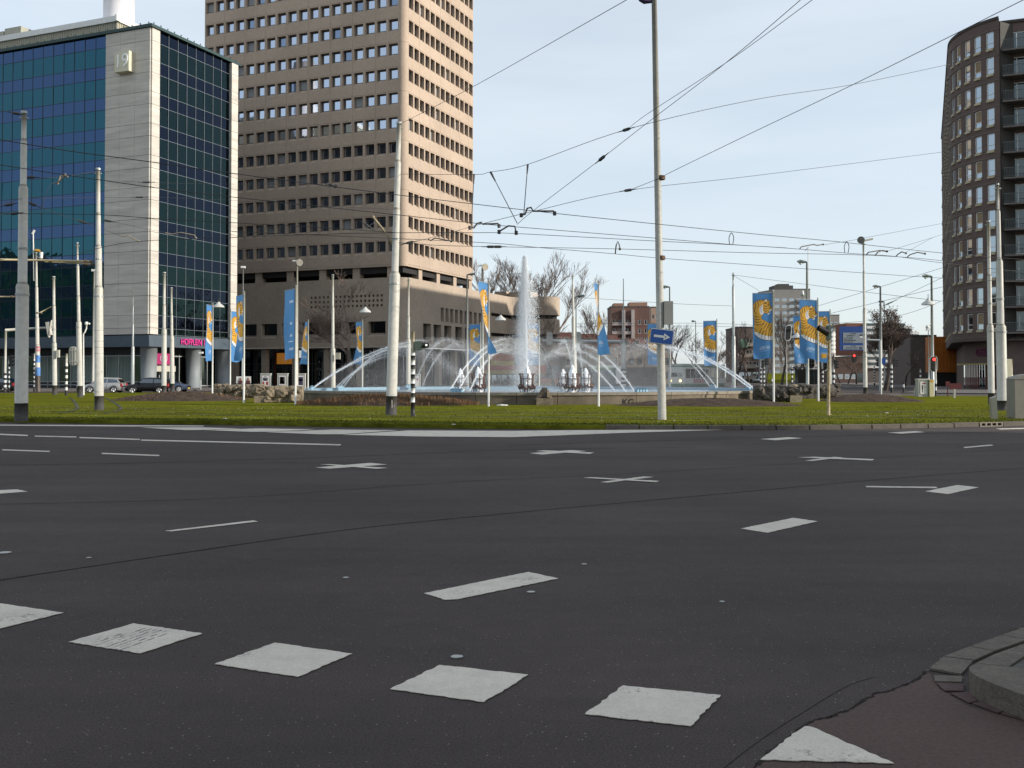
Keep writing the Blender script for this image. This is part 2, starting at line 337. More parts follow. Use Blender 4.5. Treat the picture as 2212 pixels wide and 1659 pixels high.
for poly in [[(1630,581),(1815,586),(1812,634),(1685,632)], [(1722,648),(1850,640),(1905,700),(1850,712)], [(1870,716),(1925,704),(2090,765),(2040,778)], [(2060,782),(2110,768),(2290,820),(2280,842)]]:
    patch('paving_brick', [q(*p) for p in poly], .006, M('red_brick_paver', (.075, .045, .043), .9, var=.2, scale=20, bump=.4), kb, .004)
def top(zx, zy): return G(*q(zx, zy), .12)
# raised kerb: rounded corner, top face at 12 cm
kpts = [top(2420, 735), top(2212, 655), top(2060, 600), top(1930, 545), top(1862, 505), top(1850, 470), top(1892, 446)]
kpts = smooth_poly([Vector((p.x, p.y)) for p in kpts], 5, False)
inner = [Vector((p.x, p.y)) for p in (top(2120, 466), top(2212, 482), top(2420, 505))]
mb = MB(); poly = [(p.x, p.y) for p in kpts]+[(p.x, p.y) for p in inner]; mb.prism(poly, 0, .12); mb.build('kerb_stone', kerb_m, kb)
back = [top(1892, 441), top(2110, 460), top(2212, 395), top(2380, 330), top(2380, 250), top(2230, 305), top(2020, 380)]
mb = MB(); mb.prism([(p.x, p.y) for p in back], 0, .118); mb.build('kerb_stone', kerb_m, kb)
back = [top(2125, 462), top(2420, 498), top(2420, 345), top(2222, 402)]
mb = MB(); mb.prism([(p.x, p.y) for p in back], 0, .112); mb.build('paving_slab', M('dark_paving', (.085, .08, .072), .95, var=.25, scale=14, bump=.5), kb)
ws = MB()
for k in range(260):
    t = R.random(); zx = 1860+t*420; zy = 560+t*190+R.uniform(-12, 14); p = G(*q(zx, zy), .003); h = R.uniform(.01, .035); a = R.uniform(0, 6.3)
    ws.add([p+Vector((math.cos(a)*.003, math.sin(a)*.003, 0)), p-Vector((math.cos(a)*.003, math.sin(a)*.003, 0)), p+Vector((R.uniform(-.015, .015), R.uniform(-.015, .015), h))], [(0, 1, 2)])
tag(ws.build('weeds', blade_m), 'green weeds and moss growing along the foot of the corner kerb', 'weeds', kind='stuff')
gr = MB()
for k in range(900):                                           # loose grit along the gutter and scattered chips
    if k < 520: t = R.random(); zx = 1560+t*640; zy = 500-t*290+R.gauss(0, 9)-6; x, y = q(zx, zy)
    else: x = R.uniform(0, 2212); y = 960+690*R.random()**1.3
    p = G(x, y, .003); s_ = R.uniform(.002, .005)
    gr.ball(p, s_, 5, 0, (1.3, 1, .6))
tag(gr.build('gravel', M('grit', (.12, .105, .09), .9, var=.6, scale=200)), 'loose grit and chips lying on the asphalt and along the gutter', 'grit', kind='stuff')
for x, y, s_, lb in [(987,1419,.03,'pale flattened blob just above the fourth white block'),(1147,1279,.026,'pale flattened blob just below the broad white bar'),(747,1248,.02,'small pale blob on bare asphalt before the broad white bar'),(192,1205,.02,'small pale blob below the thin slanting white line'),(10,1194,.05,'large flattened blob at the very edge of the frame'),(1560,1300,.016,'tiny pale blob below the white bar on the far lane'),(1262,1219,.018,'tiny pale blob just above the end of the broad white bar')]:
    p = G(x, y, .004); mb = MB(); mb.prism([(p.x+s_*math.cos(a)*1.2, p.y+s_*math.sin(a)) for a in [i*math.pi/4+R.uniform(-.2, .2) for i in range(8)]], .004, .009)
    tag(mb.build('flattened_gum', M('gum', (.42, .42, .40), .8, var=.1)), lb, 'chewing gum', 'pale blobs stuck on the asphalt')
# ---------------------------------------------------------------- the island
isl = [(-80,62),(-46,45),(-18,34.8),(-11,33.2),(-5,31.3),(0,30.2),(6,29.9),(10.5,30.3),(17,32.6),(30,38),(48,50),(58,64),(44,73),(26,77),(14,88),(0,92),(-25,92),(-45,88),(-75,86)]
ISL = [(p.x, p.y) for p in smooth_poly(isl, 7)]
bm = bmesh.new(); f = bm.faces.new([bm.verts.new((x, y, .13)) for x, y in ISL]); bmesh.ops.triangulate(bm, faces=[f])
r_ = bmesh.ops.extrude_edge_only(bm, edges=[e for e in bm.edges if e.is_boundary]); bmesh.ops.translate(bm, verts=[g for g in r_['geom'] if isinstance(g, bmesh.types.BMVert)], vec=(0, 0, -.125))
me = bpy.data.meshes.new('lawn'); bm.to_mesh(me); bm.free(); me.materials.append(grass_m); lawn = link('lawn', me); lawn['kind'] = 'structure'
ke = thing('kerb', None, None); ke['kind'] = 'structure'
def front_y(x):
    best = 1e9
    for i in range(len(ISL)):
        (a, b), (c, d) = ISL[i], ISL[(i+1) % len(ISL)]
        if (a-x)*(c-x) <= 0 and a != c: best = min(best, b+(x-a)/(c-a)*(d-b))
    return best
x = 2.8
kme = None
while x < 26:
    y = front_y(x); x2 = x+1.02; y2 = front_y(x2); x2 = x+1.02/math.hypot(1.02, y2-y)*1.02; y2 = front_y(x2)
    if kme is None:
        k_ = MB(); k_.add([(.012,-.14,0),(.99,-.14,0),(.99,.02,0),(.012,.02,0),(.012,-.125,.13),(.99,-.125,.13),(.99,.02,.14),(.012,.02,.14)], ((0,1,5,4),(1,2,6,5),(2,3,7,6),(3,0,4,7),(4,5,6,7))); kme = k_.mesh('kerb_stone', kerb_m)
    if not (14.6 < (x+x2)/2 < 15.4): link('kerb_stone', kme, ke, (x, y, R.uniform(-.006, .006)), (0, 0, math.atan2(y2-y, x2-x)))
    else: gul = (x, y, math.atan2(y2-y, x2-x))
    x = x2
g_ = thing('drain_gully', 'cast-iron drain opening set into the pale kerb', 'drain', (gul[0], gul[1], 0), gul[2])
mb = MB(); mb.box(.02, -.15, 0, .98, .03, .03); mb.box(.02, -.15, .11, .98, .03, .135)
for k in range(5): mb.box(.02+k*.225, -.15, .03, .08+k*.225, -.1, .11)
mb.build('frame', M('cast_iron', (.20, .17, .13), .7, var=.2, scale=15), g_); mb = MB(); mb.box(.03, -.09, .02, .97, .02, .12); mb.build('opening', dark_m, g_)
# rails laid in the grass
def rail(pts, z=.142):
    P = smooth_poly([Vector((x, y, z)) for x, y in pts], 8, False); mb = MB(); g2 = MB()
    for i in range(len(P)-1):
        a, b = P[i], P[i+1]; n = Vector((-(b-a).y, (b-a).x, 0)).normalized()
        mb.quad(a-n*.035, b-n*.035, b+n*.035, a+n*.035); dz = Vector((0, 0, -.006)); g2.quad(a-n*.08+dz, b-n*.08+dz, b+n*.08+dz, a+n*.08+dz)
    mb.build('rail_head', M('rail_steel', (.07, .065, .06), .35, metal=.8, var=.2, scale=3), tk); g2.build('rail_bed', M('rail_bed_soil', (.060, .062, .022), 1, var=.4, scale=2), tk)
tk = thing('tram_track', None, None); tk['kind'] = 'structure'
for off in (0, 1.44, 4.6, 6.04):
    rail([(-70, 66+off*1.1), (-34, 47+off*1.1), (-18, 40+off), (-8, 36.6+off), (2, 34.8+off), (12, 35.2+off), (24, 38.5+off), (40, 47+off)])
for off in (0, 1.5): rail([(G(128, 893, .13).x+off*1.2, G(128, 893, .13).y), (G(150, 886, .13).x+off*1.3, 44), (G(140, 878, .13).x+off*1.4, 50), (G(118, 868, .13).x+off*1.5, 60), (G(100, 862, .13).x+off*1.6, 68)], .146)
# beds: mounds of bare soil with dead stalks, around the basin
def mound(name, label, cx, cy, rx, ry, h, n_st=0, st_h=.14, rot=0):
    mb = MB(); nr, na = 7, 40
    def hgt(t): return .13+h*(1-t*t)**1.2*1.0
    rows = []
    for i in range(nr+1):
        t = i/nr
        for k in range(na):
            a = 2*math.pi*k/na; w = 1+.06*math.sin(3*a+cx)+.04*math.sin(7*a); x_ = rx*t*w*math.cos(a); y_ = ry*t*w*math.sin(a)
            rows.append((cx+x_*math.cos(rot)-y_*math.sin(rot), cy+x_*math.sin(rot)+y_*math.cos(rot), hgt(t)+(R.uniform(-.03, .05)*h*1.2 if i < nr else -.02)))
    mb.add(rows, [(i*na+k, i*na+(k+1) % na, (i+1)*na+(k+1) % na, (i+1)*na+k) for i in range(nr) for k in range(na)])
    root = thing(name, label, 'flower bed', (0, 0, 0), 0, 'planting beds around the fountain'); mb.build('soil', soil_m, root)
    if n_st:
        st = MB()
        for _ in range(n_st):
            t = math.sqrt(R.random())*.97; a = R.uniform(0, 6.283); x_ = rx*t*math.cos(a); y_ = ry*t*math.sin(a)
            p = Vector((cx+x_*math.cos(rot)-y_*math.sin(rot), cy+x_*math.sin(rot)+y_*math.cos(rot), hgt(t)-.02)); hh = st_h*R.uniform(.3, 1.2); b = R.uniform(0, 6.283); w = .012
            d = Vector((math.cos(b)*w, math.sin(b)*w, 0)); tp = p+Vector((R.uniform(-.05, .05), R.uniform(-.05, .05), hh))
            st.add([p-d, p+d, tp+d*.5, tp-d*.5], [(0, 1, 2, 3)])
        so_ = st.build('dead_stalk', stalk_m, root); so_['kind'] = 'stuff'
    return root
PX, PY, PR = 1.3, 67.5, 15.75                                   # the round basin
mound('flower_bed', 'long bed of dead brown stalks against the basin wall, behind the leaning cream pole', XW(840, 52), 51.6, 4.9, 2.1, .42, 5200, .2)
mound('flower_bed', 'low bare soil bed between the arrow-sign pole and the stone figures', XW(1530, 51), 50.6, 4.9, 2.2, .36, 700, .06)
mound('flower_bed', 'pointed bed of clods behind the rusty traffic light pole', XW(1868, 60), 59.5, 3.1, 3.2, .42, 900, .06)
mound('flower_bed', 'brown bed beside the parked cars with a flagpole at its top', XW(390, 61), 61.5, 4.4, 2.6, .5, 1500, .08)
# grass blades
gb = MB()
def inside(x, y):
    c = False; n = len(ISL)
    for i in range(n):
        (a, b), (e, d) = ISL[i], ISL[i-1]
        if (b > y) != (d > y) and x < (e-a)*(y-b)/(d-b)+a: c = not c
    return c
def tuft(x, y, h):
    for _ in range(3):
        a = R.uniform(0, 6.283); w = .012+h*.06; dx, dy = math.cos(a)*w, math.sin(a)*w; lx, ly = R.uniform(-.5, .5)*h, R.uniform(-.5, .5)*h
        gb.add([(x-dx, y-dy, .125), (x+dx, y+dy, .125), (x+lx, y+ly, .13+h)], [(0, 1, 2)])
for _ in range(15000):
    x = R.uniform(-24, 24); y = front_y(x)+abs(R.gauss(0, 1.2)) if R.random() < .55 else front_y(x)+R.uniform(0, 16)
    if abs(x) < y*.56: tuft(x, y-.02, R.uniform(.02, .055))
tag(gb.build('grass', blade_m), 'short green grass growing on the round island', 'grass', kind='stuff')
ds = MB()
for _ in range(200):
    x = R.uniform(-20, 20); y = front_y(x)+R.uniform(1, 15); ds.tet((x, y, .16), R.uniform(.008, .016))
tag(ds.build('daisies', white_m), 'tiny white daisies and scraps dotted over the lawn', 'daisies', kind='stuff')
for x, y, w_, lb in [(485,905,.1,'crumpled white paper lying on the grass near the slim flagpole shade'),(980,918,.08,'small pale scrap of paper at the lawn edge'),(1915,893,.09,'small grey scrap lying on the grass'),(1085,876,.35,'flattened pale plastic sheet lying at the foot of the basin wall'),(2170,860,.1,'white scrap beside the tall pole base')]:
    p = G(x, y, .14); mb = MB()
    mb.ball((p.x, p.y, .16), w_, 7, 0, (1, .5, .14)); tag(mb.build('paper_scrap', white_m), lb, 'litter')
# pavements behind
for nm, pts in [('pavement', [(-130, 112), (-62, 100), (-20, 118), (10, 140), (14, 250), (-160, 250)]), ('pavement', [(36, 92), (70, 70), (180, 40), (180, 260), (78, 260), (50, 118)])]:
    mb = MB(); mb.prism(pts, 0, .12); o = struct(nm, mb, pave_m)
# ================================================================ glass office block with travertine corner
CO = (XW(321, 120), 120.0)
gb_ = thing('glass_office_block', 'blue and teal mirror-glass office block with a travertine corner and the number 19', 'office building', (CO[0], CO[1], 0), GRID)
FL = lambda s, d, z: (s, d, z)
FR = lambda s, d, z: (-d, -s, z)
ZT, ZB = 44.05, 6.6
EL = 16.05                                   # right face length
mb = MB(); mb.box(0.25, -EL+.2, ZB+.05, 60, -.25, ZT-.1); mb.box(2.2, -EL+1.5, 0.1, 60, -2.6, ZB+.05); mb.build('wall', M('curtain_wall_back', (.03, .035, .04), .6, var=0), gb_)
rows = []; z = ZT-.1; k = 0
while z > ZB+.4:
    h = 1.55 if k % 2 == 0 else 2.33; z2 = max(z-h, ZB+.1); rows.append((z2, z, k % 2)); z = z2; k += 1
def pane_mesh(w, h, m, F):
    mb = MB(); p = [F(s, d, z) for z in (.03, h-.03) for d in (-.03, 0) for s in (.035, w-.035)]
    mb.add(p, ((0, 1, 5, 4)[:0] or (0, 2, 3, 1), (4, 5, 7, 6), (0, 1, 5, 4), (2, 6, 7, 3), (0, 4, 6, 2), (1, 3, 7, 5))); return mb.mesh('pane', m)
cache = {}
def put_pane(F, s, w, z0, z1, m, tagk):
    key = (tagk, round(w, 3), round(z1-z0, 3), m.name)
    if key not in cache: cache[key] = pane_mesh(w, z1-z0, m, F)
    o = link('pane', cache[key], gb_, F(s, .0, z0)); o.rotation_euler = (R.gauss(0, .004), R.gauss(0, .004), R.gauss(0, .003))
CW = 1.765; CR = (14.7-1.35)/8
for c in range(12):
    for (z0, z1, t) in rows: put_pane(FL, 7.0+c*CW, CW, z0, z1, g_teal if t else g_blue, 'L')
g_rt = glassmat('dark_reflection_teal', (.016, .034, .036), wav=.06, ws=.5); g_rb = glassmat('dark_reflection_blue', (.016, .024, .042), wav=.06, ws=.5)  # right-face glass tinted darker to stand in for the mirrored tower
rest_p = MB()
for c in range(8):
    for i, (z0, z1, t) in enumerate(rows):
        if i < 7: put_pane(FR, 1.35+c*CR, CR, z0, z1, g_rt if t else g_rb, 'R')
        else:
            s = 1.35+c*CR; ty = R.gauss(0, .003); rest_p.box(-.03+ty, -(s+CR-.035), z0+.03, 0+ty, -(s+.035), z1-.03, t)
for c in range(12, 28):
    for (z0, z1, t) in rows: s = 7.0+c*CW; rest_p.box(s+.03, -.03, z0+.03, s+CW-.03, 0, z1-.03, 2+t)
o = rest_p.build('pane', [g_rb, g_rt, g_blue, g_teal], gb_); o['kind'] = 'stuff'
mb = MB()
for c in range(9): mb.box(-.07, -(1.35+c*CR)-.022, ZB, .03, -(1.35+c*CR)+.022, ZT-.1)
for (z0, z1, t) in rows: mb.box(-.06, -14.7, z0-.02, .03, -1.35, z0+.02)
mb.build('mullion', M('grey_mullion', (.22, .25, .28), .4, metal=.5, var=0), gb_)
mb = MB()
for c in range(29): mb.box(7+c*CW-.03, -.05, ZB, 7+c*CW+.03, .035, ZT-.1)
for (z0, z1, t) in rows: mb.box(7, -.05, z0-.028, 57, .03, z0+.028)
mb.build('mullion', M('dark_mullion', (.02, .03, .05), .4, metal=.3, var=0), gb_)
# travertine slabs: one course per glass row
for (z0, z1, t) in rows:
    nsl = 3
    for k in range(nsl):
        mb = MB(); a = k*7.0/nsl; mb.box(a+.012, -.25, z0+.02, a+7.0/nsl-.012, .16+R.uniform(-.004, .004), z1-.02); mb.build('slab', trav, gb_)
    mb = MB(); mb.box(-.2, -1.33, z0+.02, .0, -.0, z1-.02); mb.build('slab', trav, gb_)
    mb = MB(); mb.box(-.45, -EL, z0+.02, .2, -14.72, z1-.02); mb.build('slab', trav, gb_)
mb = MB(); mb.box(-.45, -EL-.6, ZT-.08, 60, .38, ZT+.22); mb.box(-.3, -EL-.4, ZT+.22, 60, .28, ZT+.34)
for k in range(46): mb.box(k*1.3, .30, ZT+.34, k*1.3+.12, .40, ZT+.5)
for k in range(14): mb.box(-.42, -k*1.2-.12, ZT+.34, -.34, -k*1.2, ZT+.5)
mb.build('cornice', M('green_black_cornice', (.02, .05, .05), .5, var=0), gb_)
mb = MB(); mb.box(-.1, -EL+.2, 5.35, 60, .06, ZB); mb.box(-.35, -EL-.3, 5.2, 60, .3, 5.36); mb.build('fascia', blue_beam, gb_)
# penthouse: ribbed beige screen with pale coping
mb = MB(); mb.box(12.1, -16, ZT, 60, -6.9, 48.6)
for k in range(120): mb.box(12.1+k*.4, -6.92, ZT, 12.3+k*.4, -6.84, 48.6)
for k in range(22): mb.box(12.04, -7.1-k*.4, ZT, 12.12, -6.9-k*.4, 48.6)
mb.build('penthouse', M('beige_cladding', (.34, .32, .25), .7, var=.08, scale=.6), gb_)
mb = MB(); mb.box(11.8, -16.3, 48.6, 60, -6.6, 49.35); mb.build('coping', white_m, gb_)
mb = MB(); mb.tube([(11.8, -6.6, 48.55), (11.8, -6.6, 49.4)], .3, 12); mb.build('coping', white_m, gb_)
mb = MB(); mb.box(33, -14, 49.3, 36.2, -10, 51.9); mb.box(36.4, -14, 49.3, 40.5, -10, 51.6)
mb.build('roof_unit', M('roof_unit', (.30, .30, .25), .7, var=.08), gb_)
mb = MB(); cy = W(257, 40, 142); inv = gb_.matrix_basis.inverted(); c_ = inv @ Vector((cy.x, cy.y, 0)); mb.tube([(c_.x, c_.y, 46), (c_.x, c_.y, 60)], 2.12, 32); mb.build('chimney', M('chimney_white', (.66, .65, .68), .5, var=.04), gb_, True)
# ground floor
mb = MB()
for s in (.9,): mb.tube([(s+.2, -1.2, 0), (s+.2, -1.2, 5.3)], [.86, 1.02], 24)
mb.build('column', M('grey_column', (.20, .22, .23), .6, var=.05), gb_, True)
for s in (on_line(432, CO, B2), 15.2):
    mb = MB(); mb.tube([(1.1, -s, 0), (1.1, -s, 5.3)], [.86, 1.0], 24); mb.build('column', MATS['grey_column'], gb_, True)
gsh = glassmat('shop_glass', (.16, .20, .18), .08, wav=.004); cur = M('curtain_green', (.16, .20, .18), .8, var=.25, scale=1.2, stretch=(3, 3, .1))
for k in range(18):
    s = 3.0+k*2.0; mb = MB(); mb.box(s+.06, -2.55, .9, s+1.94, -2.5, 4.1); mb.build('pane', cur if k % 3 else gsh, gb_)
mb = MB()
for k in range(20): mb.box(3+k*2-.05, -2.6, .1, 3+k*2+.05, -2.42, 4.3)
for z in (.45, .85, 4.12): mb.box(2.4, -2.6, z, 40, -2.42, z+.12)
mb.build('window_frame', alu, gb_)
mb = MB()
for k in range(7): mb.box(2.1, -(3.2+k*1.8+.85), .5, 2.16, -(3.2+k*1.8-.85), 4.0)
mb.build('pane', gsh, gb_)
mb = MB()
for k in range(8): mb.box(2.02, -(3.2+k*1.8-.9)-.05, .1, 2.18, -(3.2+k*1.8-.9)+.05, 4.3)
for z in (.3, 4.1): mb.box(2.02, -15.6, z, 2.18, -2.2, z+.12)
mb.build('window_frame', alu, gb_)
# lettering
def world_on(px, py, C, d, off=0.0):
    t = on_line(px, C, d); D = C[1]+d[1]*t; n = Vector((d[1], -d[0])) if d is B2 else Vector((-d[1], d[0])); p = Vector((C[0]+d[0]*t, D)); return Vector((p.x+n.x*off, p.y+n.y*off, W(px, py, D).z))
NR = (.924, -.382); NL = (-.382, -.924)
pink = M('magenta_letters', (.62, .03, .24), .5, var=0); 
p = world_on(416.5, 740, CO, B2, .22); text('lettering', 'HOFPLEIN 19', 1.08, pink, p, NR, gb_, .05, .012, .80)
nb = MB(); P0 = inv @ world_on(271, 138, CO, A2, .16) if False else None
tS = on_line(269.5, CO, A2); zc = W(266, 200/1.0, CO[1]+A2[1]*tS).z
zc = W(270, 206, CO[1]+A2[1]*tS).z
z_a, z_b = W(270, 234/1.0, 120.9).z, W(270, 171, 120.9).z
t0 = on_line(255, CO, A2); t1 = on_line(286, CO, A2); za = W(270, 160, 121.5).z; zb = W(270, 117, 121.5).z
mb = MB(); mb.box(min(t0, t1), .16, za, max(t0, t1), 1.0, zb); sg = mb.build('number_sign', M('sign_cream', (.60, .56, .42), .6, var=.05), gb_)
pw = gb_.matrix_basis @ Vector(((t0+t1)/2, 1.03, (za+zb)/2))
tx = text('number', '19', 2.35, M('number_white', (.85, .85, .83), .5, var=0), pw, NL, gb_, .05, .01, .92); Mw = gb_.matrix_basis @ tx.matrix_basis; setw(tx, None, Mw)
tx.parent = sg; tx.matrix_basis = (gb_.matrix_basis).inverted() @ Mw
p1 = world_on(341, 775, CO, B2, -.9); p2 = world_on(388, 775, CO, B2, -.9); li = gb_.matrix_basis.inverted(); a_, b_ = li @ p1, li @ p2
mb = MB(); mb.box(a_.x-.03, b_.y, W(341, 787, 122).z, a_.x+.03, a_.y, W(341, 763, 122).z); mb.build('banner', M('magenta_banner', (.30, .012, .10), .6, var=0), gb_)
text('lettering', 'IB  OU  IE', 1.0, M('banner_letter', (.42, .28, .34), .6, var=0), (p1+p2)/2+Vector((NR[0]*.06, NR[1]*.06, 0)), NR, gb_, .01, .01, .9)
mb = MB(); mb.box(a_.x-.1, b_.y-.2, 2.2, a_.x+.1, a_.y+.2, 2.9); mb.build('door_canopy', M('cream_panel', (.42, .40, .33), .6), gb_)
# lit patches seen behind the dark glass: interior lights are left to the reflections
# ================================================================ concrete tower on its podium
CT = (XW(873.6, 150), 150.0)
tw = thing('concrete_tower', 'tall brown precast concrete office tower with rows of deep square windows and a lower podium', 'office tower', (CT[0], CT[1], 0), GRID)
RR = .95; FLH = 3.77; TOP0 = ZW(518.4, 150, 873); LL, LR = 38.6, 24.8; PL, PRt = 2.04, 1.82
def tower_panel(ncell, p, F, z0, r=.55):
    """precast panel: ncell windows wide, one storey high, origin at its lower corner (window top at FLH-.18)"""
    mb = MB(); holes = []; zt = FLH-.18; zb = zt-1.95
    for c in range(ncell): holes.append((c*p+p*.1, c*p+p*.9, zb, zt))
    g = .016; holes_wall(mb, F, g, ncell*p-g, g, FLH-g, holes, r, .45)
    for a, b in ((g, ncell*p-g),):
        mb.quad(F(a, 0, g), F(a, 0, FLH-g), F(a, -.08, FLH-g), F(a, -.08, g)); mb.quad(F(b, 0, g), F(b, 0, FLH-g), F(b, -.08, FLH-g), F(b, -.08, g))
        mb.quad(F(a, 0, FLH-g), F(b, 0, FLH-g), F(b, -.08, FLH-g), F(a, -.08, FLH-g)); mb.quad(F(a, 0, g), F(b, 0, g), F(b, -.08, g), F(a, -.08, g))
    return mb.mesh('panel', conc)
def window_mesh(p, F, r=.55):
    mb = MB(); zt = FLH-.18; zi = zt-1.5; a, b = p*.1, p*.9; d = -r
    mb.box(a, d-.02, zi, b, d, zt, 1, F)
    for x0, x1, y0, y1 in ((a, a+.06, zi, zt), (b-.06, b, zi, zt), (a, b, zi, zi+.06), (a, b, zt-.07, zt)): mb.box(x0, d-.01, y0, x1, d+.03, y1, 0, F)
    return mb.mesh('window', [alu_d, g_win])
pm = {(n_, s_): tower_panel(n_, PL if s_ == 'L' else PRt, FL if s_ == 'L' else FR, 0) for n_ in (1, 2) for s_ in 'LR'}
blind_g = M('grey_blind', (.26, .27, .28), .7, var=0); wmb = None
wm = {'L': window_mesh(PL, FL), 'R': window_mesh(PRt, FR)}
wl = []
for k in range(15):
    z0 = TOP0+.18-FLH+k*FLH
    for side, F, n_tot, p, off in (('L', FL, 18, PL, RR+.1), ('R', FR, 13, PRt, RR+.05)):
        c = 0
        while c < n_tot:
            n_ = 2 if c+2 <= n_tot else 1
            hid = side == 'L' and c >= 14 and k < 9
            o = link('panel', pm[(n_, side)], tw, F(off+c*p, 0, z0))
            for j in range(n_): wl.append((side, F(off+(c+j)*p, 0, z0), o, j, k, c+j, F))
            c += n_
def wscore(w):
    side, loc, o, j, k, c, F = w
    if side == 'L': vis = k <= 10+(c > 6)*1 and not (c >= 15 and k < 9); s = 2 if vis else 0
    else: s = 1.5-.02*c if k <= 11 else .1
    return -s
wm2 = {}
for s_, p_, F_ in (('L', PL, FL), ('R', PRt, FR)):
    a_ = window_mesh(p_, F_); a_.materials[1] = blind_g; b_ = window_mesh(p_, F_); b_.materials[1] = glassmat('deep_glass', (.22, .28, .38), wav=.006, ws=.8); wm2[s_] = (a_, b_)
wl.sort(key=wscore); restw = MB()
for i, (side, loc, o, j, k, c, F) in enumerate(wl):
    if i < 300:
        w = link('window', wm[side] if R.random() > .16 else wm2[side][R.randrange(2)], o, F(j*(PL if side == 'L' else PRt), 0, 0)); 
    else:
        p_ = PL if side == 'L' else PRt; zt = FLH-.18
        T = lambda s, d, z: tuple(Vector(loc)+Vector(F(s, d, z)))
        restw.box(p_*.1, -.57, zt-1.5, p_*.9, -.55, zt, 0, T)
o = restw.build('window', g_win, tw); o['kind'] = 'stuff'
ZT0, ZT1 = TOP0+.18-FLH, TOP0+.18+14*FLH
mb = MB()
a0, b0 = RR+.1+18*PL, RR+.05+13*PRt
for sgn in (0,):
    mb.box(.62, -(b0-.0), ZT0-1.2, a0, -.62, ZT1, 1)          # dark box added behind the panels to block light
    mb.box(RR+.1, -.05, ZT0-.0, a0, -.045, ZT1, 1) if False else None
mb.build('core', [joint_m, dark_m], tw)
# joints show the dark backing: thin backing strips right behind the panels
mb = MB()
for c in range(0, 19, 2): mb.box(RR+.1+c*PL-.03, -.12, ZT0, RR+.1+c*PL+.03, -.07, ZT1)
for c in list(range(0, 13, 2))+[13]: mb.box(.07, -(RR+.05+c*PRt)-.03, ZT0, .12, -(RR+.05+c*PRt)+.03, ZT1)
for k in range(16): z = ZT0+k*FLH; mb.box(RR+.1, -.12, z-.03, a0, -.07, z+.03); mb.box(.07, -b0, z-.03, .12, -(RR+.05), z+.03)
mb.build('joint', joint_m, tw)
def arc(r, z, n=7, off=0.0): return [(RR-r*math.cos(t), -RR+r*math.sin(t), z) for t in [math.pi/2*i/n for i in range(n+1)]]
zc = ZT0-.28; k = 0
while zc < ZT1:
    z1 = ZT0+(k*2+1)*FLH if k else ZT0+FLH; mb = MB(); A_, B_ = arc(RR, zc+.015), arc(RR, z1-.015)
    # arc runs from the right-hand face (x=0) to the left-hand one (y=0)
    A_ = [(0, -(RR+.05), zc+.015)]+A_+[(RR+.1, 0, zc+.015)]; B_ = [(0, -(RR+.05), z1-.015)]+B_+[(RR+.1, 0, z1-.015)]
    for i in range(len(A_)-1): mb.quad(A_[i], A_[i+1], B_[i+1], B_[i])
    mb.build('corner_panel', conc, tw, True); zc = z1; k += 1
mb = MB()                                                      # plain band under the lowest windows
mb.box(RR+.1, -.4, ZT0-.28, a0, 0, ZT0-.016); mb.box(0, -b0, ZT0-.28, .4, -(RR+.05), ZT0-.016); mb.box(.4, -b0, ZT0-.28, a0, -.4, ZT0-.2)
mb.build('band', conc, tw)
ZPOD = 16.62
for s in [2.0+6.1*i for i in range(7)]:
    mb = MB(); mb.box(s, -1.6, ZPOD-2.2, s+1.2, -.35, ZT0-.28); mb.build('pillar', conc, tw)
for s in [5.2+6.2*i for i in range(4)]:
    mb = MB(); mb.box(.35, -s-1.2, ZPOD-2.2, 1.6, -s, ZT0-.28); mb.build('pillar', conc, tw)
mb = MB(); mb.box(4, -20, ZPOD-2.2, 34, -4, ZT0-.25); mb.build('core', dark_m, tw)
mb = MB(); mb.box(1.5, -45, ZPOD-2.4, 50, -1, ZPOD-2.2); mb.build('podium_roof', conc2, tw)
# podium: parapet wall with its openings; path runs along the front face, round the corner, back, then out again
ZU = 6.1
mb = MB()
FPL = lambda s, d, z: (s, d+.12, z)
holes = []
for c in range(18):
    px = 675+c*(827-675)/17; s = on_line(px, CT, A2); s2 = on_line(px-4.4, CT, A2)
    for r in range(3): zt = 14.1-r*.74; holes.append((s, s2, zt-.36, zt))
hh = []
s = 3.2
while s < 50: hh.append((s, s+3.1, 7.75, 10.0)); s += 3.95
holes_wall(mb, FPL, RR+1, 52, ZU, ZPOD, holes+hh, 1.0, 0)
mb.box(RR+.5, -.6, ZPOD-1, 52, .12-.001, ZPOD, 0) if False else None
mb.box(RR+1, -.35, ZPOD-.02, 52, .125, ZPOD+.02)
mb.build('podium_wall', conc2, tw)
for a, b, _, _ in hh:
    mb = MB(); mb.box(a, -.9, 8.2, b, -.86, 10.0); w = mb.build('window', g_dark, tw)
    mb = MB(); mb.quad((a, .12, 7.75), (b, .12, 7.75), (b, -.85, 8.25), (a, -.85, 8.25)); mb.build('sill', conc2, w)
FPR = lambda s, d, z: (-d-.12, -s, z)
up, lo = [], []
for c in range(9):
    s = on_line(950.5+c*10.3, CT, B2); up.append((s, s+1.45*.8, 10.4, 12.75))
for px in (912.5, 935, 958, 982, 1003): s = on_line(px, CT, B2); lo.append((s, s+2.7, 6.9, 9.9))
mb = MB(); LP = 42.6
slots = [(on_line(1042, CT, B2)+3.6, LP, 12.4, 13.15), (on_line(1042, CT, B2)+3.6, LP, 8.7, 9.55)]
holes_wall(mb, FPR, RR+1, LP, ZU, ZPOD, up+lo+slots, .9, .35)
mb.build('podium_wall', conc2, tw)
for grp, m in ((up, g_dark), (lo, g_apt)):
    for a, b, z0, z1 in grp: mb = MB(); mb.box(.74, -b, z0+.35, .78, -a, z1); mb.build('window', m, tw)
mb = MB(); R2_ = 1.0
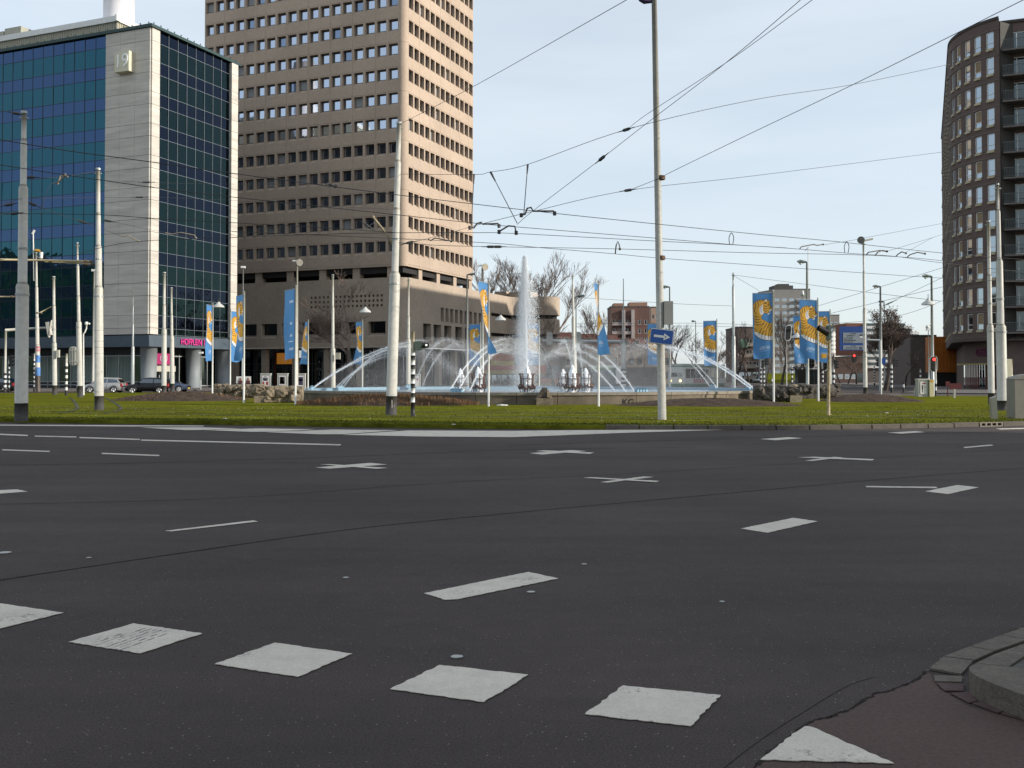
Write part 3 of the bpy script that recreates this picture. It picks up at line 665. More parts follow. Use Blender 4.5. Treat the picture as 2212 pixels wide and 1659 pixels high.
pts = [(-.12+RR+1.0-(RR+1.12)*math.cos(t)+.12-.12, -(RR+1)+(RR+1.12)*math.sin(t)) for t in [math.pi/2*i/9 for i in range(10)]]
for i in range(9): (x0, y0), (x1, y1) = pts[i], pts[i+1]; mb.quad((x0, y0, ZU), (x1, y1, ZU), (x1, y1, ZPOD), (x0, y0, ZPOD))
mb.build('podium_corner', conc2, tw, True)
# the wing that comes out again, with its rounded end lit by the sun
Bp = CT[0]+B2.x*LP, CT[1]+B2.y*LP
wing = []
for t in range(7): a = math.pi/2*t/6; wing.append((-.12-2.2*(1-math.cos(a)) , -(LP-2.2)-2.2*math.sin(a)))
wing.append((-6.0, -LP-.0)); 
for t in range(9): a = math.pi/2*t/8; wing.append((-6.0-2.4*math.sin(a), -LP-2.4*(1-math.cos(a))))
wing += [(-8.3, -LP-3.6), (-7.2, -LP-5.5), (-4.0, -LP-7.0), (0, -LP-8)]
for za, zb in ((ZU, 8.7), (9.55, 12.4), (13.15, ZPOD)):
    mb = MB()
    for i in range(len(wing)-1): (x0, y0), (x1, y1) = wing[i], wing[i+1]; mb.quad((x0, y0, za), (x1, y1, za), (x1, y1, zb), (x0, y0, zb))
    mb.build('podium_wall', conc2, tw, True)
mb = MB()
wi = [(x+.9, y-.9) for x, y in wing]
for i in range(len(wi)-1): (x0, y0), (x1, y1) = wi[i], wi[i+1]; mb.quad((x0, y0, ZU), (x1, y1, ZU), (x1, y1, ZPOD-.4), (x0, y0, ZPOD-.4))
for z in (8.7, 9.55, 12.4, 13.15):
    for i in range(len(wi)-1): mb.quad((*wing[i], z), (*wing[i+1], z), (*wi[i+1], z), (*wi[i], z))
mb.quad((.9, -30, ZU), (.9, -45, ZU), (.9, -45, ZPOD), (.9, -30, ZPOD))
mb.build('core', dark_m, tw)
mb = MB(); mb.box(-2.5, -LP-7, ZPOD-.4, 2, -LP-3, ZPOD+1.3); mb.box(2.5, -LP-7, ZPOD, 5, -LP-3, ZPOD+1.5); mb.box(-7.5, -LP-4.5, ZPOD-.5, 2, -LP-.9, ZPOD-.4)
mb.build('roof_unit', M('roof_timber', (.36, .29, .22), .8, var=.2), tw)
mb = MB(); mb.box(-7.4, -LP-4, .1, 2, -LP-1.2, ZU)
mb.box(RR+.5, -45, ZU-.15, 52, -.2, ZU-.0); mb.build('soffit', conc2, tw)
# street level: recessed dark glazing, columns, lit panel over the doors
mb = MB()
for k in range(26): mb.box(3.5+k*1.9+.05, -3.55, .2, 3.5+k*1.9+1.85, -3.5, 5.9)
mb.build('pane', g_dark, tw)
mb = MB()
for k in range(27): mb.box(3.5+k*1.9-.05, -3.6, .1, 3.5+k*1.9+.05, -3.42, 6)
for z in (2.6, 3.6): mb.box(3, -3.6, z, 53, -3.42, z+.08)
mb.build('window_frame', M('teal_frame', (.08, .12, .12), .5, var=0), tw)
mb = MB()
for k in range(18): mb.box(3.4, -(4+k*2+1.9), .2, 3.46, -(4+k*2+.05), 5.9)
mb.build('pane', g_dark, tw)
for s in [2+i*5.9 for i in range(9)]:
    mb = MB(); mb.box(s, -1.5, .1, s+.9, -.6, ZU-.1); mb.build('pillar', conc2, tw)
for s in [7+i*5.9 for i in range(6)]:
    mb = MB(); mb.box(.6, -s-.9, .1, 1.5, -s, ZU-.1); mb.build('pillar', conc2, tw)
sa, sb = on_line(620, CT, A2), on_line(572, CT, A2)
mb = MB(); mb.box(sa, -3.3, 3.6, sb, -3.2, 5.4); lp_ = mb.build('lit_panel', M('amber_panel', (.30, .12, .02), .6, var=.35, scale=.9, emit=((.8, .32, .05), .16), stretch=(1.5, 1.5, .2)), tw)
for s in (sa-.5, sb+.1):
    mb = MB(); mb.box(s, -3.3, .1, s+.45, -3.1, 5.6); mb.build('door_post', M('red_brown', (.10, .035, .02), .7), tw)
mb = MB(); mb.box(sa, -3.3, 2.9, sb, -3.1, 3.4); mb.build('door_head', alu_d, tw)
# ================================================================ rounded brick apartment block
brick = M('dark_brick', (.125, .095, .083), .9, var=.16, scale=7, var2=.10, scale2=.25, bump=.4, bscale=18, stretch=(1, 1, 4), spec=.2)
D1 = 111.5; ZR_ = 42.0; ZO = 5.7; FH = 2.9
ap = thing('brick_apartment_block', 'dark brick apartment block with a rounded front, white window frames and balconies', 'apartment block', (0, 0, 0))
Lp = Vector((XW(2055, 121.5), 121.5)); arcR = 10.1; th0 = math.atan2(-.924, -.382)
cen = Lp+Vector((math.cos(th0+math.pi/2), math.sin(th0+math.pi/2)))*arcR
LA = arcR*math.radians(60)
def path(s):                # s<0: straight face receding along B2, then the bow front
    if s < 0: return Lp+B2*(-s), Vector((-.924, .382))
    a = th0-math.pi/2+s/arcR; return cen+Vector((math.cos(a), math.sin(a)))*arcR, Vector((math.cos(a), math.sin(a)))
def FA(s, d, z): p, n = path(s); return (p.x+n.x*d, p.y+n.y*d, z)
NS = 12; floors = [ZO+.9+FH*k for k in range(NS)]
cols = []
for px in (2061.3, 2072.5, 2090, 2111, 2137):
    best = min((abs((FA(t*LA/400, 0, 0)[0])/FA(t*LA/400, 0, 0)[1]*F_PX+CX-px), t) for t in range(400)); cols.append(best[1]*LA/400)
cols = [c for i, c in enumerate(cols) if i == 0 or c-cols[i-1] > 1.05]; cols[-1] = min(cols[-1], LA-1.05)
holes = []; wins = []
for z in floors:
    for c in cols: holes.append((c, c+.95, z+.35, z+2.25)); wins.append((c, .95, z+.35, 1.9))
mb = MB(); holes_wall(mb, FA, 0, LA, ZO, ZR_, holes, .22, 0, extra=[LA*i/16 for i in range(17)])
mb.build('wall', brick, ap)
holes = []; far = []
for z in floors:
    s = -2.2
    while s > -50: holes.append((s, s+.95, z+.35, z+2.25)); far.append((s, z+.35)); s -= 2.6
mb = MB(); holes_wall(mb, FA, -51, 0, ZO, ZR_, holes, .22, 0); mb.build('wall', brick, ap)
mb = MB()
for k in range(NS+1):
    z = ZO+FH*k+.35
    n_ = 16
    for i in range(n_):
        a, b = FA(LA*i/n_, .05, z), FA(LA*(i+1)/n_, .05, z); c, d = FA(LA*i/n_, .05, z+.07), FA(LA*(i+1)/n_, .05, z+.07); mb.quad(a, b, d, c); mb.quad(a, b, FA(LA*(i+1)/n_, 0, z), FA(LA*i/n_, 0, z)); mb.quad(c, d, FA(LA*(i+1)/n_, 0, z+.07), FA(LA*i/n_, 0, z+.07))
    mb.add([FA(-51, .05, z), FA(0, .05, z), FA(0, .05, z+.07), FA(-51, .05, z+.07)], [(0, 1, 2, 3)])
mb.build('string_course', M('pale_band', (.17, .15, .135), .9, var=.1), ap)
blind = M('tan_blind', (.25, .185, .11), .8, var=.08); cream = M('cream_sill', (.42, .37, .25), .8)
def awin(w, h, m):
    f = MB(); t = .09
    for a, b, c, d in ((0, t, 0, h), (w-t, w, 0, h), (0, w, 0, t), (0, w, h-t, h), (0, w, h*.30, h*.30+.07)): f.box(a, -.05, c, b, .05, d)
    p = MB(); p.box(t, -.03, t, w-t, -.01, h*.3); q_ = MB(); q_.box(t, -.03, h*.3+.07, w-t, -.01, h-t)
    s_ = MB(); s_.box(.05, .0, -.3, w-.05, .26, -.04)
    return f.mesh('window', white_m), p.mesh('pane', g_apt), q_.mesh('pane', m), s_.mesh('sill', cream)
wmA, wmB = awin(.95, 1.9, g_apt), awin(.95, 1.9, blind)
for i, (c, w, z, h) in enumerate(wins):
    ms = wmB if (i*7+i//5) % 6 in (1,) or (c == cols[-2] and i % 2) else wmA; p, n = path(c+w/2); t = Vector((-n.y, n.x)); p2 = p-t*w/2
    if t.dot(Vector(FA(c+w, 0, 0)[:2])-Vector(FA(c, 0, 0)[:2])) < 0: p2 = p+t*w/2; 
    ang = math.atan2(n.y, n.x)-math.pi/2        # local +y -> outward
    xdir = Vector((math.cos(ang), math.sin(ang))); p2 = p-xdir*w/2-n*.14
    f = link('window', ms[0], ap, (p2.x, p2.y, z), (0, 0, ang)); link('pane', ms[1], f); link('pane', ms[2], f); link('sill', ms[3], f)
fw = MB(); fs = MB()
for i, (s, z) in enumerate(far):
    p, n = path(s+.5); ang = math.atan2(n.y, n.x)-math.pi/2; xd = Vector((math.cos(ang), math.sin(ang))); p2 = p-xd*.475-n*.14
    if i < 216:
        f = link('window', wmA[0], ap, (p2.x, p2.y, z), (0, 0, ang)); link('pane', wmA[2], f); link('sill', wmA[3], f)
core = MB(); ring = [FA(s, -.24, 0)[:2] for s in [-51]+[LA*i/16 for i in range(17)]]+[(FA(LA, -.24, 0)[0]+14, FA(LA, 0, 0)[1]+8), (110, 170)]
core.prism(ring, ZO, ZR_-.3); core.build('core', M('dim_room', (.05, .048, .045), .8), ap)
Rp = Vector(FA(LA, 0, 0)[:2]); face = Vector((.924, -.382)); ins = Vector((.382, .924))
def FBk(s, d, z): p = Rp+ins*2.0+face*s-ins*d; return (p.x, p.y, z)
mb = MB(); mb.quad((*Rp, ZO), (*(Rp+ins*2), ZO), (*(Rp+ins*2), ZR_), (*Rp, ZR_))
hb = [(s, s+2.0, z+.15, z+2.35) for z in floors for s in (.9, 3.6)]
holes_wall(mb, FBk, 0, 16, ZO, ZR_, hb, .15, 0); mb.box(0, 0, 0, .001, .001, .001); mb.build('wall', brick, ap)
for s0, s1, z0, z1 in hb:
    f = MB()
    for a, b, c, d in ((s0, s0+.09, z0, z1), (s1-.09, s1, z0, z1), (s0, s1, z0, z0+.1), (s0, s1, z1-.09, z1), ((s0+s1)/2-.05, (s0+s1)/2+.05, z0, z1)): f.box(a, -.14, c, b, -.06, d, 0, FBk)
    w = f.build('window', white_m, ap); g = MB(); g.box(s0+.05, -.13, z0+.05, s1-.05, -.11, z1-.05, 0, FBk); g.build('pane', g_dark, w)
for k in range(NS):
    z = floors[k]-.05; mb = MB(); mb.box(.3, -.02, z-.18, 16, 2.0, z, 0, FBk); b_ = mb.build('balcony', M('balcony_slab', (.14, .125, .115), .9, var=.1), ap)
    r = MB(); r.box(.3, 1.92, z+1.05, 16, 1.98, z+1.1, 0, FBk); r.box(.3, 1.92, z+.1, 16, 1.96, z+.14, 0, FBk)
    for j in range(60): r.box(.4+j*.16, 1.93, z+.1, .43+j*.16, 1.96, z+1.05, 0, FBk)
    r.build('railing', M('grey_rail', (.11, .13, .13), .5, metal=.3, var=0), b_)
mb = MB(); mb.prism([FA(s, .1, 0)[:2] for s in [-51]+[LA*i/16 for i in range(17)]]+[(Rp+ins*1.8)[:], (Rp+ins*1.8+face*16)[:], (110, 170)], ZR_-.05, ZR_+.25); mb.build('parapet', M('parapet', (.06, .05, .045), .9, var=.1), ap)
# recessed lower storeys
def FG(s, d, z): return FA(s, d-1.4, z)
mb = MB()
for i in range(16): a, b = LA*i/16, LA*(i+1)/16; mb.quad(FG(a, 0, 3.0), FG(b, 0, 3.0), FG(b, 0, ZO+.3), FG(a, 0, ZO+.3))
mb.quad(FG(-51, 0, .1), FG(0, 0, .1), FG(0, 0, ZO+.3), FG(-51, 0, ZO+.3)); mb.quad(FG(LA, 0, 0), (FG(LA, 0, 0)[0]+14, FG(LA, 0, 0)[1]-6, 0), (FG(LA, 0, 0)[0]+14, FG(LA, 0, 0)[1]-6, ZO+.3), FG(LA, 0, ZO+.3))
mb.build('base_wall', brick, ap)
mb = MB(); mb.prism([FA(s, -.02, 0)[:2] for s in [-51]+[LA*i/16 for i in range(17)]]+[(Rp+face*16)[:], (110, 160)], ZO-.06, ZO); mb.build('soffit', M('soffit_grey', (.10, .09, .085), .9), ap)
mb = MB()
for i in range(16):
    a, b = LA*i/16, LA*(i+1)/16; za, zb = 2.95, 3.12
    P = [FG(a, 0, za), FG(b, 0, za), FG(b, .8, za), FG(a, .8, za), FG(a, 0, zb), FG(b, 0, zb), FG(b, .8, zb), FG(a, .8, zb)]; mb.add(P, ((0, 1, 2, 3), (4, 5, 6, 7), (2, 3, 7, 6)))
mb.build('canopy', M('canopy_ochre', (.30, .25, .09), .7, var=.15), ap)
for i in range(20):
    a, b = LA*i/20, LA*(i+1)/20; mb = MB(); mb.quad(FG(a+.03, -.1, .12), FG(b-.03, -.1, .12), FG(b-.03, -.1, 2.95), FG(a+.03, -.1, 2.95)); mb.build('door_panel' if i not in (11, 12, 14) else 'pane', M('door_red', (.075, .022, .014), .6, var=.3, scale=2) if i not in (11, 12, 14) else g_apt, ap)
pg, ng = path(LA*.63); text('lettering', 'GEU', 1.15, M('plum_letters', (.10, .01, .045), .6, var=0), (pg.x-ng.x*1.3, pg.y-ng.y*1.3, 4.35), ng, ap, .05, .03, .95)
# ================================================================ neighbouring blocks outside the frame (they shade and are mirrored)
nb1 = thing('shading_office_block', 'long concrete office block beyond the right edge whose shade falls over the junction', 'office building', (50, 13.6, 0))
mb = MB(); mb.box(0, -95, 0, 26, 0, 42); mb.build('wall', conc2, nb1)
mb = MB()
for k in range(11):
    for j in range(30): mb.box(-.04, -94+j*3.1, 2+k*3.6, .06, -92+j*3.1, 3.9+k*3.6)
o = mb.build('window', g_dark, nb1); o['kind'] = 'stuff'
nb2 = thing('mirrored_street_block', 'dark street block beyond the left edge, mirrored in the lower glass', 'building', (-150, 82, 0), -.35)
mb = MB(); mb.box(0, 0, 0, 18, 70, 24); mb.build('wall', M('green_dark_wall', (.05, .065, .05), .8, var=.4, scale=.3), nb2)
mb = MB()
for k in range(6):
    for j in range(16): mb.box(17.95, 2+j*4.2, 2+k*3.8, 18.05, 4.4+j*4.2, 4.2+k*3.8)
o = mb.build('window', g_dark, nb2); o['kind'] = 'stuff'
# ================================================================ fountain basin
fb = thing('fountain_basin', 'large round concrete fountain basin with a pale blue inner rim', 'fountain', (PX, PY, 0))
ZR, ZWt = .76, .56
NPN = 46
bw = M('basin_wall', (.16, .13, .095), .9, var=.25, scale=1.5, var2=.3, scale2=.4, bump=.4, bscale=20, stretch=(1, 1, .5))
for i in range(NPN):
    a0, a1 = 2*math.pi*i/NPN+.0009, 2*math.pi*(i+1)/NPN-.0009; mb = MB(); P = []
    for r, z in ((PR, .05), (PR, ZR-.16), (PR-.35, .05), (PR-.35, ZR-.16)):
        for a in (a0, (a0+a1)/2, a1): P.append((r*math.cos(a), r*math.sin(a), z))
    mb.add(P, ((0, 1, 4, 3), (1, 2, 5, 4), (6, 7, 10, 9), (7, 8, 11, 10), (0, 3, 9, 6), (2, 5, 11, 8))); mb.build('wall_panel', bw, fb)
    mb = MB(); P = []
    for r, z in ((PR+.06, ZR-.15), (PR+.06, ZR), (PR-.42, ZR-.15), (PR-.42, ZR)):
        for a in (a0, (a0+a1)/2, a1): P.append((r*math.cos(a), r*math.sin(a), z))
    mb.add(P, ((0, 1, 4, 3), (1, 2, 5, 4), (3, 4, 10, 9), (4, 5, 11, 10), (6, 7, 10, 9), (7, 8, 11, 10), (0, 3, 9, 6), (2, 5, 11, 8), (0, 1, 7, 6), (1, 2, 8, 7))); mb.build('coping', M('coping_stone', (.24, .21, .17), .85, var=.2, scale=3), fb)
mb = MB(); n = 96
def ringm(mb, r0, z0, r1, z1, mi=0):
    for i in range(n):
        a, b = 2*math.pi*i/n, 2*math.pi*(i+1)/n
        mb.quad((r0*math.cos(a), r0*math.sin(a), z0), (r0*math.cos(b), r0*math.sin(b), z0), (r1*math.cos(b), r1*math.sin(b), z1), (r1*math.cos(a), r1*math.sin(a), z1), mi)
ringm(mb, PR-.43, ZR-.02, PR-.43, .3); ringm(mb, PR-.43, ZR+.003, PR-.62, ZR+.003); ringm(mb, PR-.62, ZR+.003, PR-.62, .3)
mb.build('inner_rim', M('light_blue_paint', (.20, .33, .42), .5, var=.1), fb)
mb = MB(); mb.prism([((PR-.63)*math.cos(2*math.pi*i/n), (PR-.63)*math.sin(2*math.pi*i/n)) for i in range(n)], .2, ZWt)
wt = M('fountain_water', (.20, .30, .38), .22, var=.12, scale=1.2, bump=1.0, bscale=5, spec=.8); mb.build('water', wt, fb)
for t in (-1.3,):
    p = Vector((0, 0, 0))
mb = MB()
for px, pz in ((1345, 868.5), (1362, 868.5)): pass
kp = W(1353, 868.5, 52.4)
text('graffiti', 'KG', .42, blk, (kp.x, kp.y-.75, kp.z), (.0, -1), fb, .004, .012, 1.1)
# ---- bronze baskets with bubbling water
bronze = M('bronze', (.085, .032, .018), .45, metal=.35, var=.4, scale=6); foam = M('white_water', (.86, .88, .90), .5, var=.08, scale=12, bump=.6, bscale=16)
def basket(x, y, label, sc_=1.0, seed=0):
    r = random.Random(seed); t = thing('bronze_basket', label, 'fountain sculpture', (x, y, ZWt-.05), r.uniform(0, 6), 'bronze baskets standing in the fountain')
    for k in range(8):
        a = k*math.pi/4; mb = MB(); pts = [(.20, .0), (.24, .3), (.36, .62), (.37, 1.0), (.42, 1.22), (.46, 1.24)]
        mb.tube([(q*math.cos(a), q*math.sin(a), z) for q, z in pts], [.028, .03, .035, .035, .03, .04], 5); mb.build('bar', bronze, t)
        mb = MB(); mb.ball((.40*math.cos(a), .44*math.sin(a), 1.24), .05, 6, 0, (1.4, 1.4, .7)); mb.build('finial', bronze, t)
    for z, q in ((.95, .40), (.42, .33)):
        mb = MB(); mb.tube([(q*math.cos(i*math.pi/8), q*math.sin(i*math.pi/8), z) for i in range(17)], .022, 4); mb.build('hoop', bronze, t)
    for k in range(7):                           # leaping fish-tailed figures round the waist
        a = k*2*math.pi/7; mb = MB(); c = Vector((.38*math.cos(a), .38*math.sin(a), .42)); tg = Vector((-math.sin(a), math.cos(a), 0)); o_ = Vector((math.cos(a), math.sin(a), 0))
        P = [c-tg*.20+Vector((0, 0, .12)), c-tg*.08+o_*.08+Vector((0, 0, .04)), c+tg*.02+o_*.1, c+tg*.12+o_*.04+Vector((0, 0, -.06)), c+tg*.2+Vector((0, 0, -.02)), c+tg*.26+Vector((0, 0, .1))]
        mb.tube(P, [.045, .07, .06, .045, .03, .055], 6); mb.ball(P[0]+Vector((0, 0, .05)), .06, 6); mb.tube([P[1], P[1]+o_*.12+Vector((0, 0, .12))], .02, 4); mb.tube([P[2], P[2]-o_*.1+Vector((0, 0, -.3))], .022, 4); mb.build('figure', bronze, t)
    mb = MB()
    hz_ = 1.62+.22*r.random(); rings = []
    for i in range(26):
        z = hz_*i/25; q = (.25 if z < 1.05 else .25*(1-(z-1.05)/(hz_-1.05))**.75)+.012; rings.append([(q*r.uniform(.78, 1.2)*math.cos(a)+.02*math.sin(z*7), q*r.uniform(.78, 1.2)*math.sin(a), z+r.uniform(-.03, .03)) for a in [k*math.pi/7 for k in range(14)]])
    mb.add([p for r_ in rings for p in r_], [(i*14+k, i*14+(k+1) % 14, (i+1)*14+(k+1) % 14, (i+1)*14+k) for i in range(25) for k in range(14)])
    for i in range(220): a = r.uniform(0, 6.28); q = r.uniform(.1, .5); mb.tet((q*math.cos(a), q*math.sin(a), r.uniform(.0, 1.1)), r.uniform(.008, .02))
    o = mb.build('bubbling_water', foam, t); o['kind'] = 'stuff'; t.scale = (sc_,)*3; return t
for px, D, lb in [(1033, 59.5, 'bronze basket with bubbling water just behind the twisted flag on the near flagpole'), (1138, 58, 'bronze basket with bubbling water at the foot of the tall central jet'), (1236, 59.5, 'bronze basket with bubbling water before the tram pole with side arm'),
                 (1266, 66, 'bronze basket with the tallest bubbling cone, beside the slim striped flagpole'), (1217, 73, 'bronze basket partly hidden behind the nearer one beside the tram pole'), (995, 74, 'faint bronze basket far back in the spray')]:
    basket(XW(px, D), D, lb, 1.0, int(px))
# ---- water jets
def spray(mb, p0, p1, peak, n, w0, w1, size, r, core=True, thick=.035):
    p0, p1 = Vector(p0), Vector(p1)
    def at(t): p = p0.lerp(p1, t); p.z += 4*peak*t*(1-t); return p
    for i in range(n):
        t = r.random()**1.0; w = w0+(w1-w0)*t**1.3; q = at(t); a = r.gauss(0, w); b = r.gauss(0, w); c_ = r.gauss(0, w)
        if t > .35: c_ -= abs(r.gauss(0, w*1.4))*(t-.2)
        mb.tet((q.x+a, q.y+b, q.z+c_), size*r.uniform(.5, 1.35)*(1-.3*t))
    if core:
        m_ = 14; P = [at(i/m_*.45)+Vector((r.gauss(0, .012), 0, r.gauss(0, .012))) for i in range(m_+1)]; mb.tube(P, [thick*(1-.75*i/m_) for i in range(m_+1)], 5)
drop = M('water_drops', (.82, .85, .88), .35, var=0, spec=.6)
def on_rim(ang, rad=PR-1.0): return Vector((PX+rad*math.cos(ang), PY+rad*math.sin(ang), ZR+.05))
def arcjet(angs, label, reach=12.0, peak=3.6, side=0.0, seed=1, thick=.05, nn=3000):
    r = random.Random(seed); t = thing('water_jets', label, 'water jet', (0, 0, 0), 0, 'arching jets round the fountain'); nz = MB(); 
    for i, a in enumerate(angs):
        p0 = on_rim(a); c = Vector((PX, PY, .6)); d = (c-p0); d.z = 0; d.normalize(); d = Matrix.Rotation(side+(i-(len(angs)-1)/2)*.10, 3, 'Z') @ d
        p1 = p0+d*reach*(1-.07*i); p1.z = .7; mb = MB(); spray(mb, p0, p1, peak*(1-.10*i), int(nn*1.3), .03, .24, .013, r, True, thick*.5*(1-.15*i)); o = mb.build('jet', drop, t); o['kind'] = 'stuff'
    for k in range(4): q = on_rim(angs[0]+.012*(k+1)); mb = MB(); mb.tube([q+Vector((0, 0, -.1)), q+Vector((0, 0, .06)), q+Vector((.05, .0, .14))], [.11, .12, .07], 8); mb.build('nozzle', MATS['light_blue_paint'], t, True)
A_ = lambda px, D: math.atan2(D-PY, XW(px, D)-PX)
arcjet([math.radians(181), math.radians(180.3)], 'pair of water jets rising from the basin edge by the plain blue flag', 17, 3.35, .05, 3, .06, 3400)
arcjet([math.radians(158), math.radians(160), math.radians(162)], 'three water jets from blue nozzles on the far edge', 13.5, 3.0, -.25, 4, .05, 2600)
arcjet([math.radians(-108.5), math.radians(-106.5), math.radians(-104)], 'fan of three water jets leaning over the bed of stalks', 9.5, 3.0, -.35, 5, .05, 2600)
arcjet([math.radians(-69), math.radians(-71), math.radians(-73.5)], 'fan of three water jets just before the arrow-sign pole', 9.5, 2.7, .42, 6, .05, 2400)
arcjet([math.radians(-20), math.radians(-17)], 'pair of water jets crossing in front of the tram', 12.5, 2.8, .1, 7, .055, 2600)
arcjet([math.radians(-1)], 'single long water jet ending at the stone figures', 14.5, 3.0, -.06, 8, .08, 4200)
arcjet([math.radians(22), math.radians(25)], 'pair of thin water jets at the back of the basin towards the road', 12, 3.4, .1, 9, .04, 1800)
arcjet([math.radians(128), math.radians(125)], 'pair of thin water jets at the back before the posters', 12, 3.6, -.1, 12, .04, 1800)
arcjet([math.radians(75), math.radians(72)], 'pair of faint water jets at the back of the central spout', 11, 3.6, .1, 13, .04, 1800)
cj = thing('central_water_jet', 'tall white central water jet rising above the fountain', 'water jet', (XW(1135, PY), PY, ZWt)); r = random.Random(5)
HJ = ZW(552, PY)-ZWt; mb = MB()
for i in range(56000):
    z = HJ*(r.random()**.85); f = 1-z/HJ; w = .07+.60*f**.7; side = r.gauss(0, 1)
    x = side*w*.62-.15*f+.12*max(0, .4-f)*-1; y = r.gauss(0, 1)*w*.6; mb.tet((x, y, z), r.uniform(.006, .02))
for i in range(5000):
    z = HJ*r.uniform(.25, .82); f = 1-z/HJ; mb.tet((.28+.5*f+r.gauss(0, .22), r.gauss(0, .35), z), r.uniform(.006, .026))
o = mb.build('spray', drop, cj); o['kind'] = 'stuff'
mb = MB(); P = []; rr = []
for i in range(60): f = i/59; P.append((r.gauss(0, .018)+.05*math.sin(f*5), 0, f*HJ*.96)); rr.append(.105*(1-f)**.7*r.uniform(.7, 1.25)+.012)
mb.tube(P, rr, 8); mb.build('spout', foam, cj, True)
ms = MB(); r = random.Random(9)                                 # fine drifting droplets over the water
for i in range(36000):
    a = r.uniform(0, 6.28); q = (PR-1.5)*math.sqrt(r.random()); z = ZWt+abs(r.gauss(0, 1.25)); ms.tet((PX+q*math.cos(a), PY+q*math.sin(a), z), r.uniform(.003, .009))
tag(ms.build('fountain_spray', drop), 'fine white spray drifting over the fountain basin', 'spray', kind='stuff')
mm = bpy.data.materials.new('spray_mist'); mm.use_nodes = True; nn_ = mm.node_tree.nodes; nn_.clear(); ll = mm.node_tree.links
oo = nn_.new('ShaderNodeOutputMaterial'); pv = nn_.new('ShaderNodeVolumePrincipled'); pv.inputs['Color'].default_value = (.93, .95, .97, 1); pv.inputs['Density'].default_value = .008; pv.inputs['Anisotropy'].default_value = .2; ll.new(pv.outputs[0], oo.inputs['Volume'])
mb = MB(); n = 32; prof = [(14.2, ZWt+.02), (14.0, 1.6), (11.5, 3.0), (6, 4.0), (0.01, 4.4)]
for j in range(len(prof)-1):
    for i in range(n):
        a, b = 2*math.pi*i/n, 2*math.pi*(i+1)/n; (q0, z0), (q1, z1) = prof[j], prof[j+1]
        mb.quad((q0*math.cos(a), q0*math.sin(a), z0), (q0*math.cos(b), q0*math.sin(b), z0), (q1*math.cos(b), q1*math.sin(b), z1), (q1*math.cos(a), q1*math.sin(a), z1))
mb.add([(14.2*math.cos(2*math.pi*i/n), 14.2*math.sin(2*math.pi*i/n), ZWt+.02) for i in range(n)], [tuple(range(n-1, -1, -1))])
tag(mb.build('spray_mist', mm, None, False, (PX, PY, 0)), 'pale mist hanging over the fountain basin', 'mist', kind='stuff')
# ---- stone figures against the basin
stone = M('carved_stone', (.20, .16, .115), .95, var=.35, scale=2.5, var2=.3, scale2=9, bump=1, bscale=7); stone_d = M('dark_stone', (.085, .075, .066), .95, var=.35, scale=2, var2=.3, scale2=8, bump=1, bscale=7)  # second stone is a darker copy of the first
def lump(c, size, m, parent, name='carving', seed=1, rz=0, n=2):
    bm = bmesh.new(); bmesh.ops.create_cube(bm, size=1); bmesh.ops.subdivide_edges(bm, edges=bm.edges[:], cuts=5, use_grid_fill=True); r = random.Random(seed)
    ph = [(r.uniform(0, 6), r.uniform(2, 7), r.uniform(2, 7), r.uniform(2, 7)) for _ in range(5)]
    for v in bm.verts:
        p = v.co; l = p.length; p = p.lerp(p.normalized()*.55, .35); k = sum(math.sin(a+b*p.x*2+c_*p.y*2+d*p.z*2) for a, b, c_, d in ph)*.026; p = p*(1+k)+Vector([r.gauss(0, .008) for _ in range(3)]); v.co = (p.x*size[0], p.y*size[1], p.z*size[2])
    me = bpy.data.meshes.new(name); bm.to_mesh(me); bm.free(); me.materials.append(m); return link(name, me, parent, c, (0, 0, rz))
def figure_group(name, label, cx, cy, L, H, rz, m, m_end, seed, end_side):
    t = thing(name, label, 'stone sculpture', (cx, cy, .12), rz); r = random.Random(seed); k = 0; x = -L/2
    while x < L/2:
        w = r.uniform(.5, .85); lump((x+w/2, 0, H*.5+r.uniform(-.04, .04)), (w*1.25, .9, H*r.uniform(.95, 1.15)), m, t, 'carving', seed+k); lump((x+w*.5, -.38, H*r.uniform(.3, .75)), (w*.8, .5, H*.45), m, t, 'carving', seed+k+30, r.uniform(-.6, .6))
        for _ in range(2): lump((x+w*r.random(), -.5, H*r.uniform(.15, .8)), (.34, .3, .2), m, t, 'carving', seed+k+60+_, r.uniform(-1, 1))
        x += w; k += 1
    mb = MB(); mb.box(end_side*L/2-.1, -.6, 0, end_side*L/2+.55*1, .3, H*.42) if end_side > 0 else mb.box(-L/2-.55, -.6, 0, -L/2+.1, .3, H*.42); mb.build('plinth', m_end, t)
    lump((end_side*(L/2+.15), -.2, H*.6), (.5, .6, H*.28), m_end, t, 'carved_head', seed+90); lump((end_side*(L/2+.2), -.2, H*.92), (.42, .55, H*.3), m_end, t, 'carved_head', seed+91); return t
figure_group('stone_figure_group', 'warm brown carved stone figures at the basin beside the plain blue flag', XW(603, 55.5), 56.0, 1.75, .92, .18, stone, stone, 3, -1)
figure_group('stone_figure_group', 'dark carved stone figures ending in a pale block by the three tiger flags', XW(1680, 56), 57.2, 2.0, .95, -.1, stone_d, M('pale_stone', (.34, .28, .19), .9, var=.25, scale=6, bump=.6), 8, 1)
figure_group('stone_figure_group', 'dark stone figures behind the pale end block, further round the basin', XW(1765, 66), 66.5, 2.6, .95, .3, stone_d, stone_d, 14, 1)
figure_group('stone_figure_group', 'low brown stone figures behind the bed beside the parked cars', XW(508, 67), 68, 2.6, .9, -.2, stone, stone, 21, -1)
pw_ = thing('stone_prow', 'stepped stone block with carved folds standing at the front of the basin wall', 'stone sculpture', (XW(1176, 51.3), 51.3, .1))
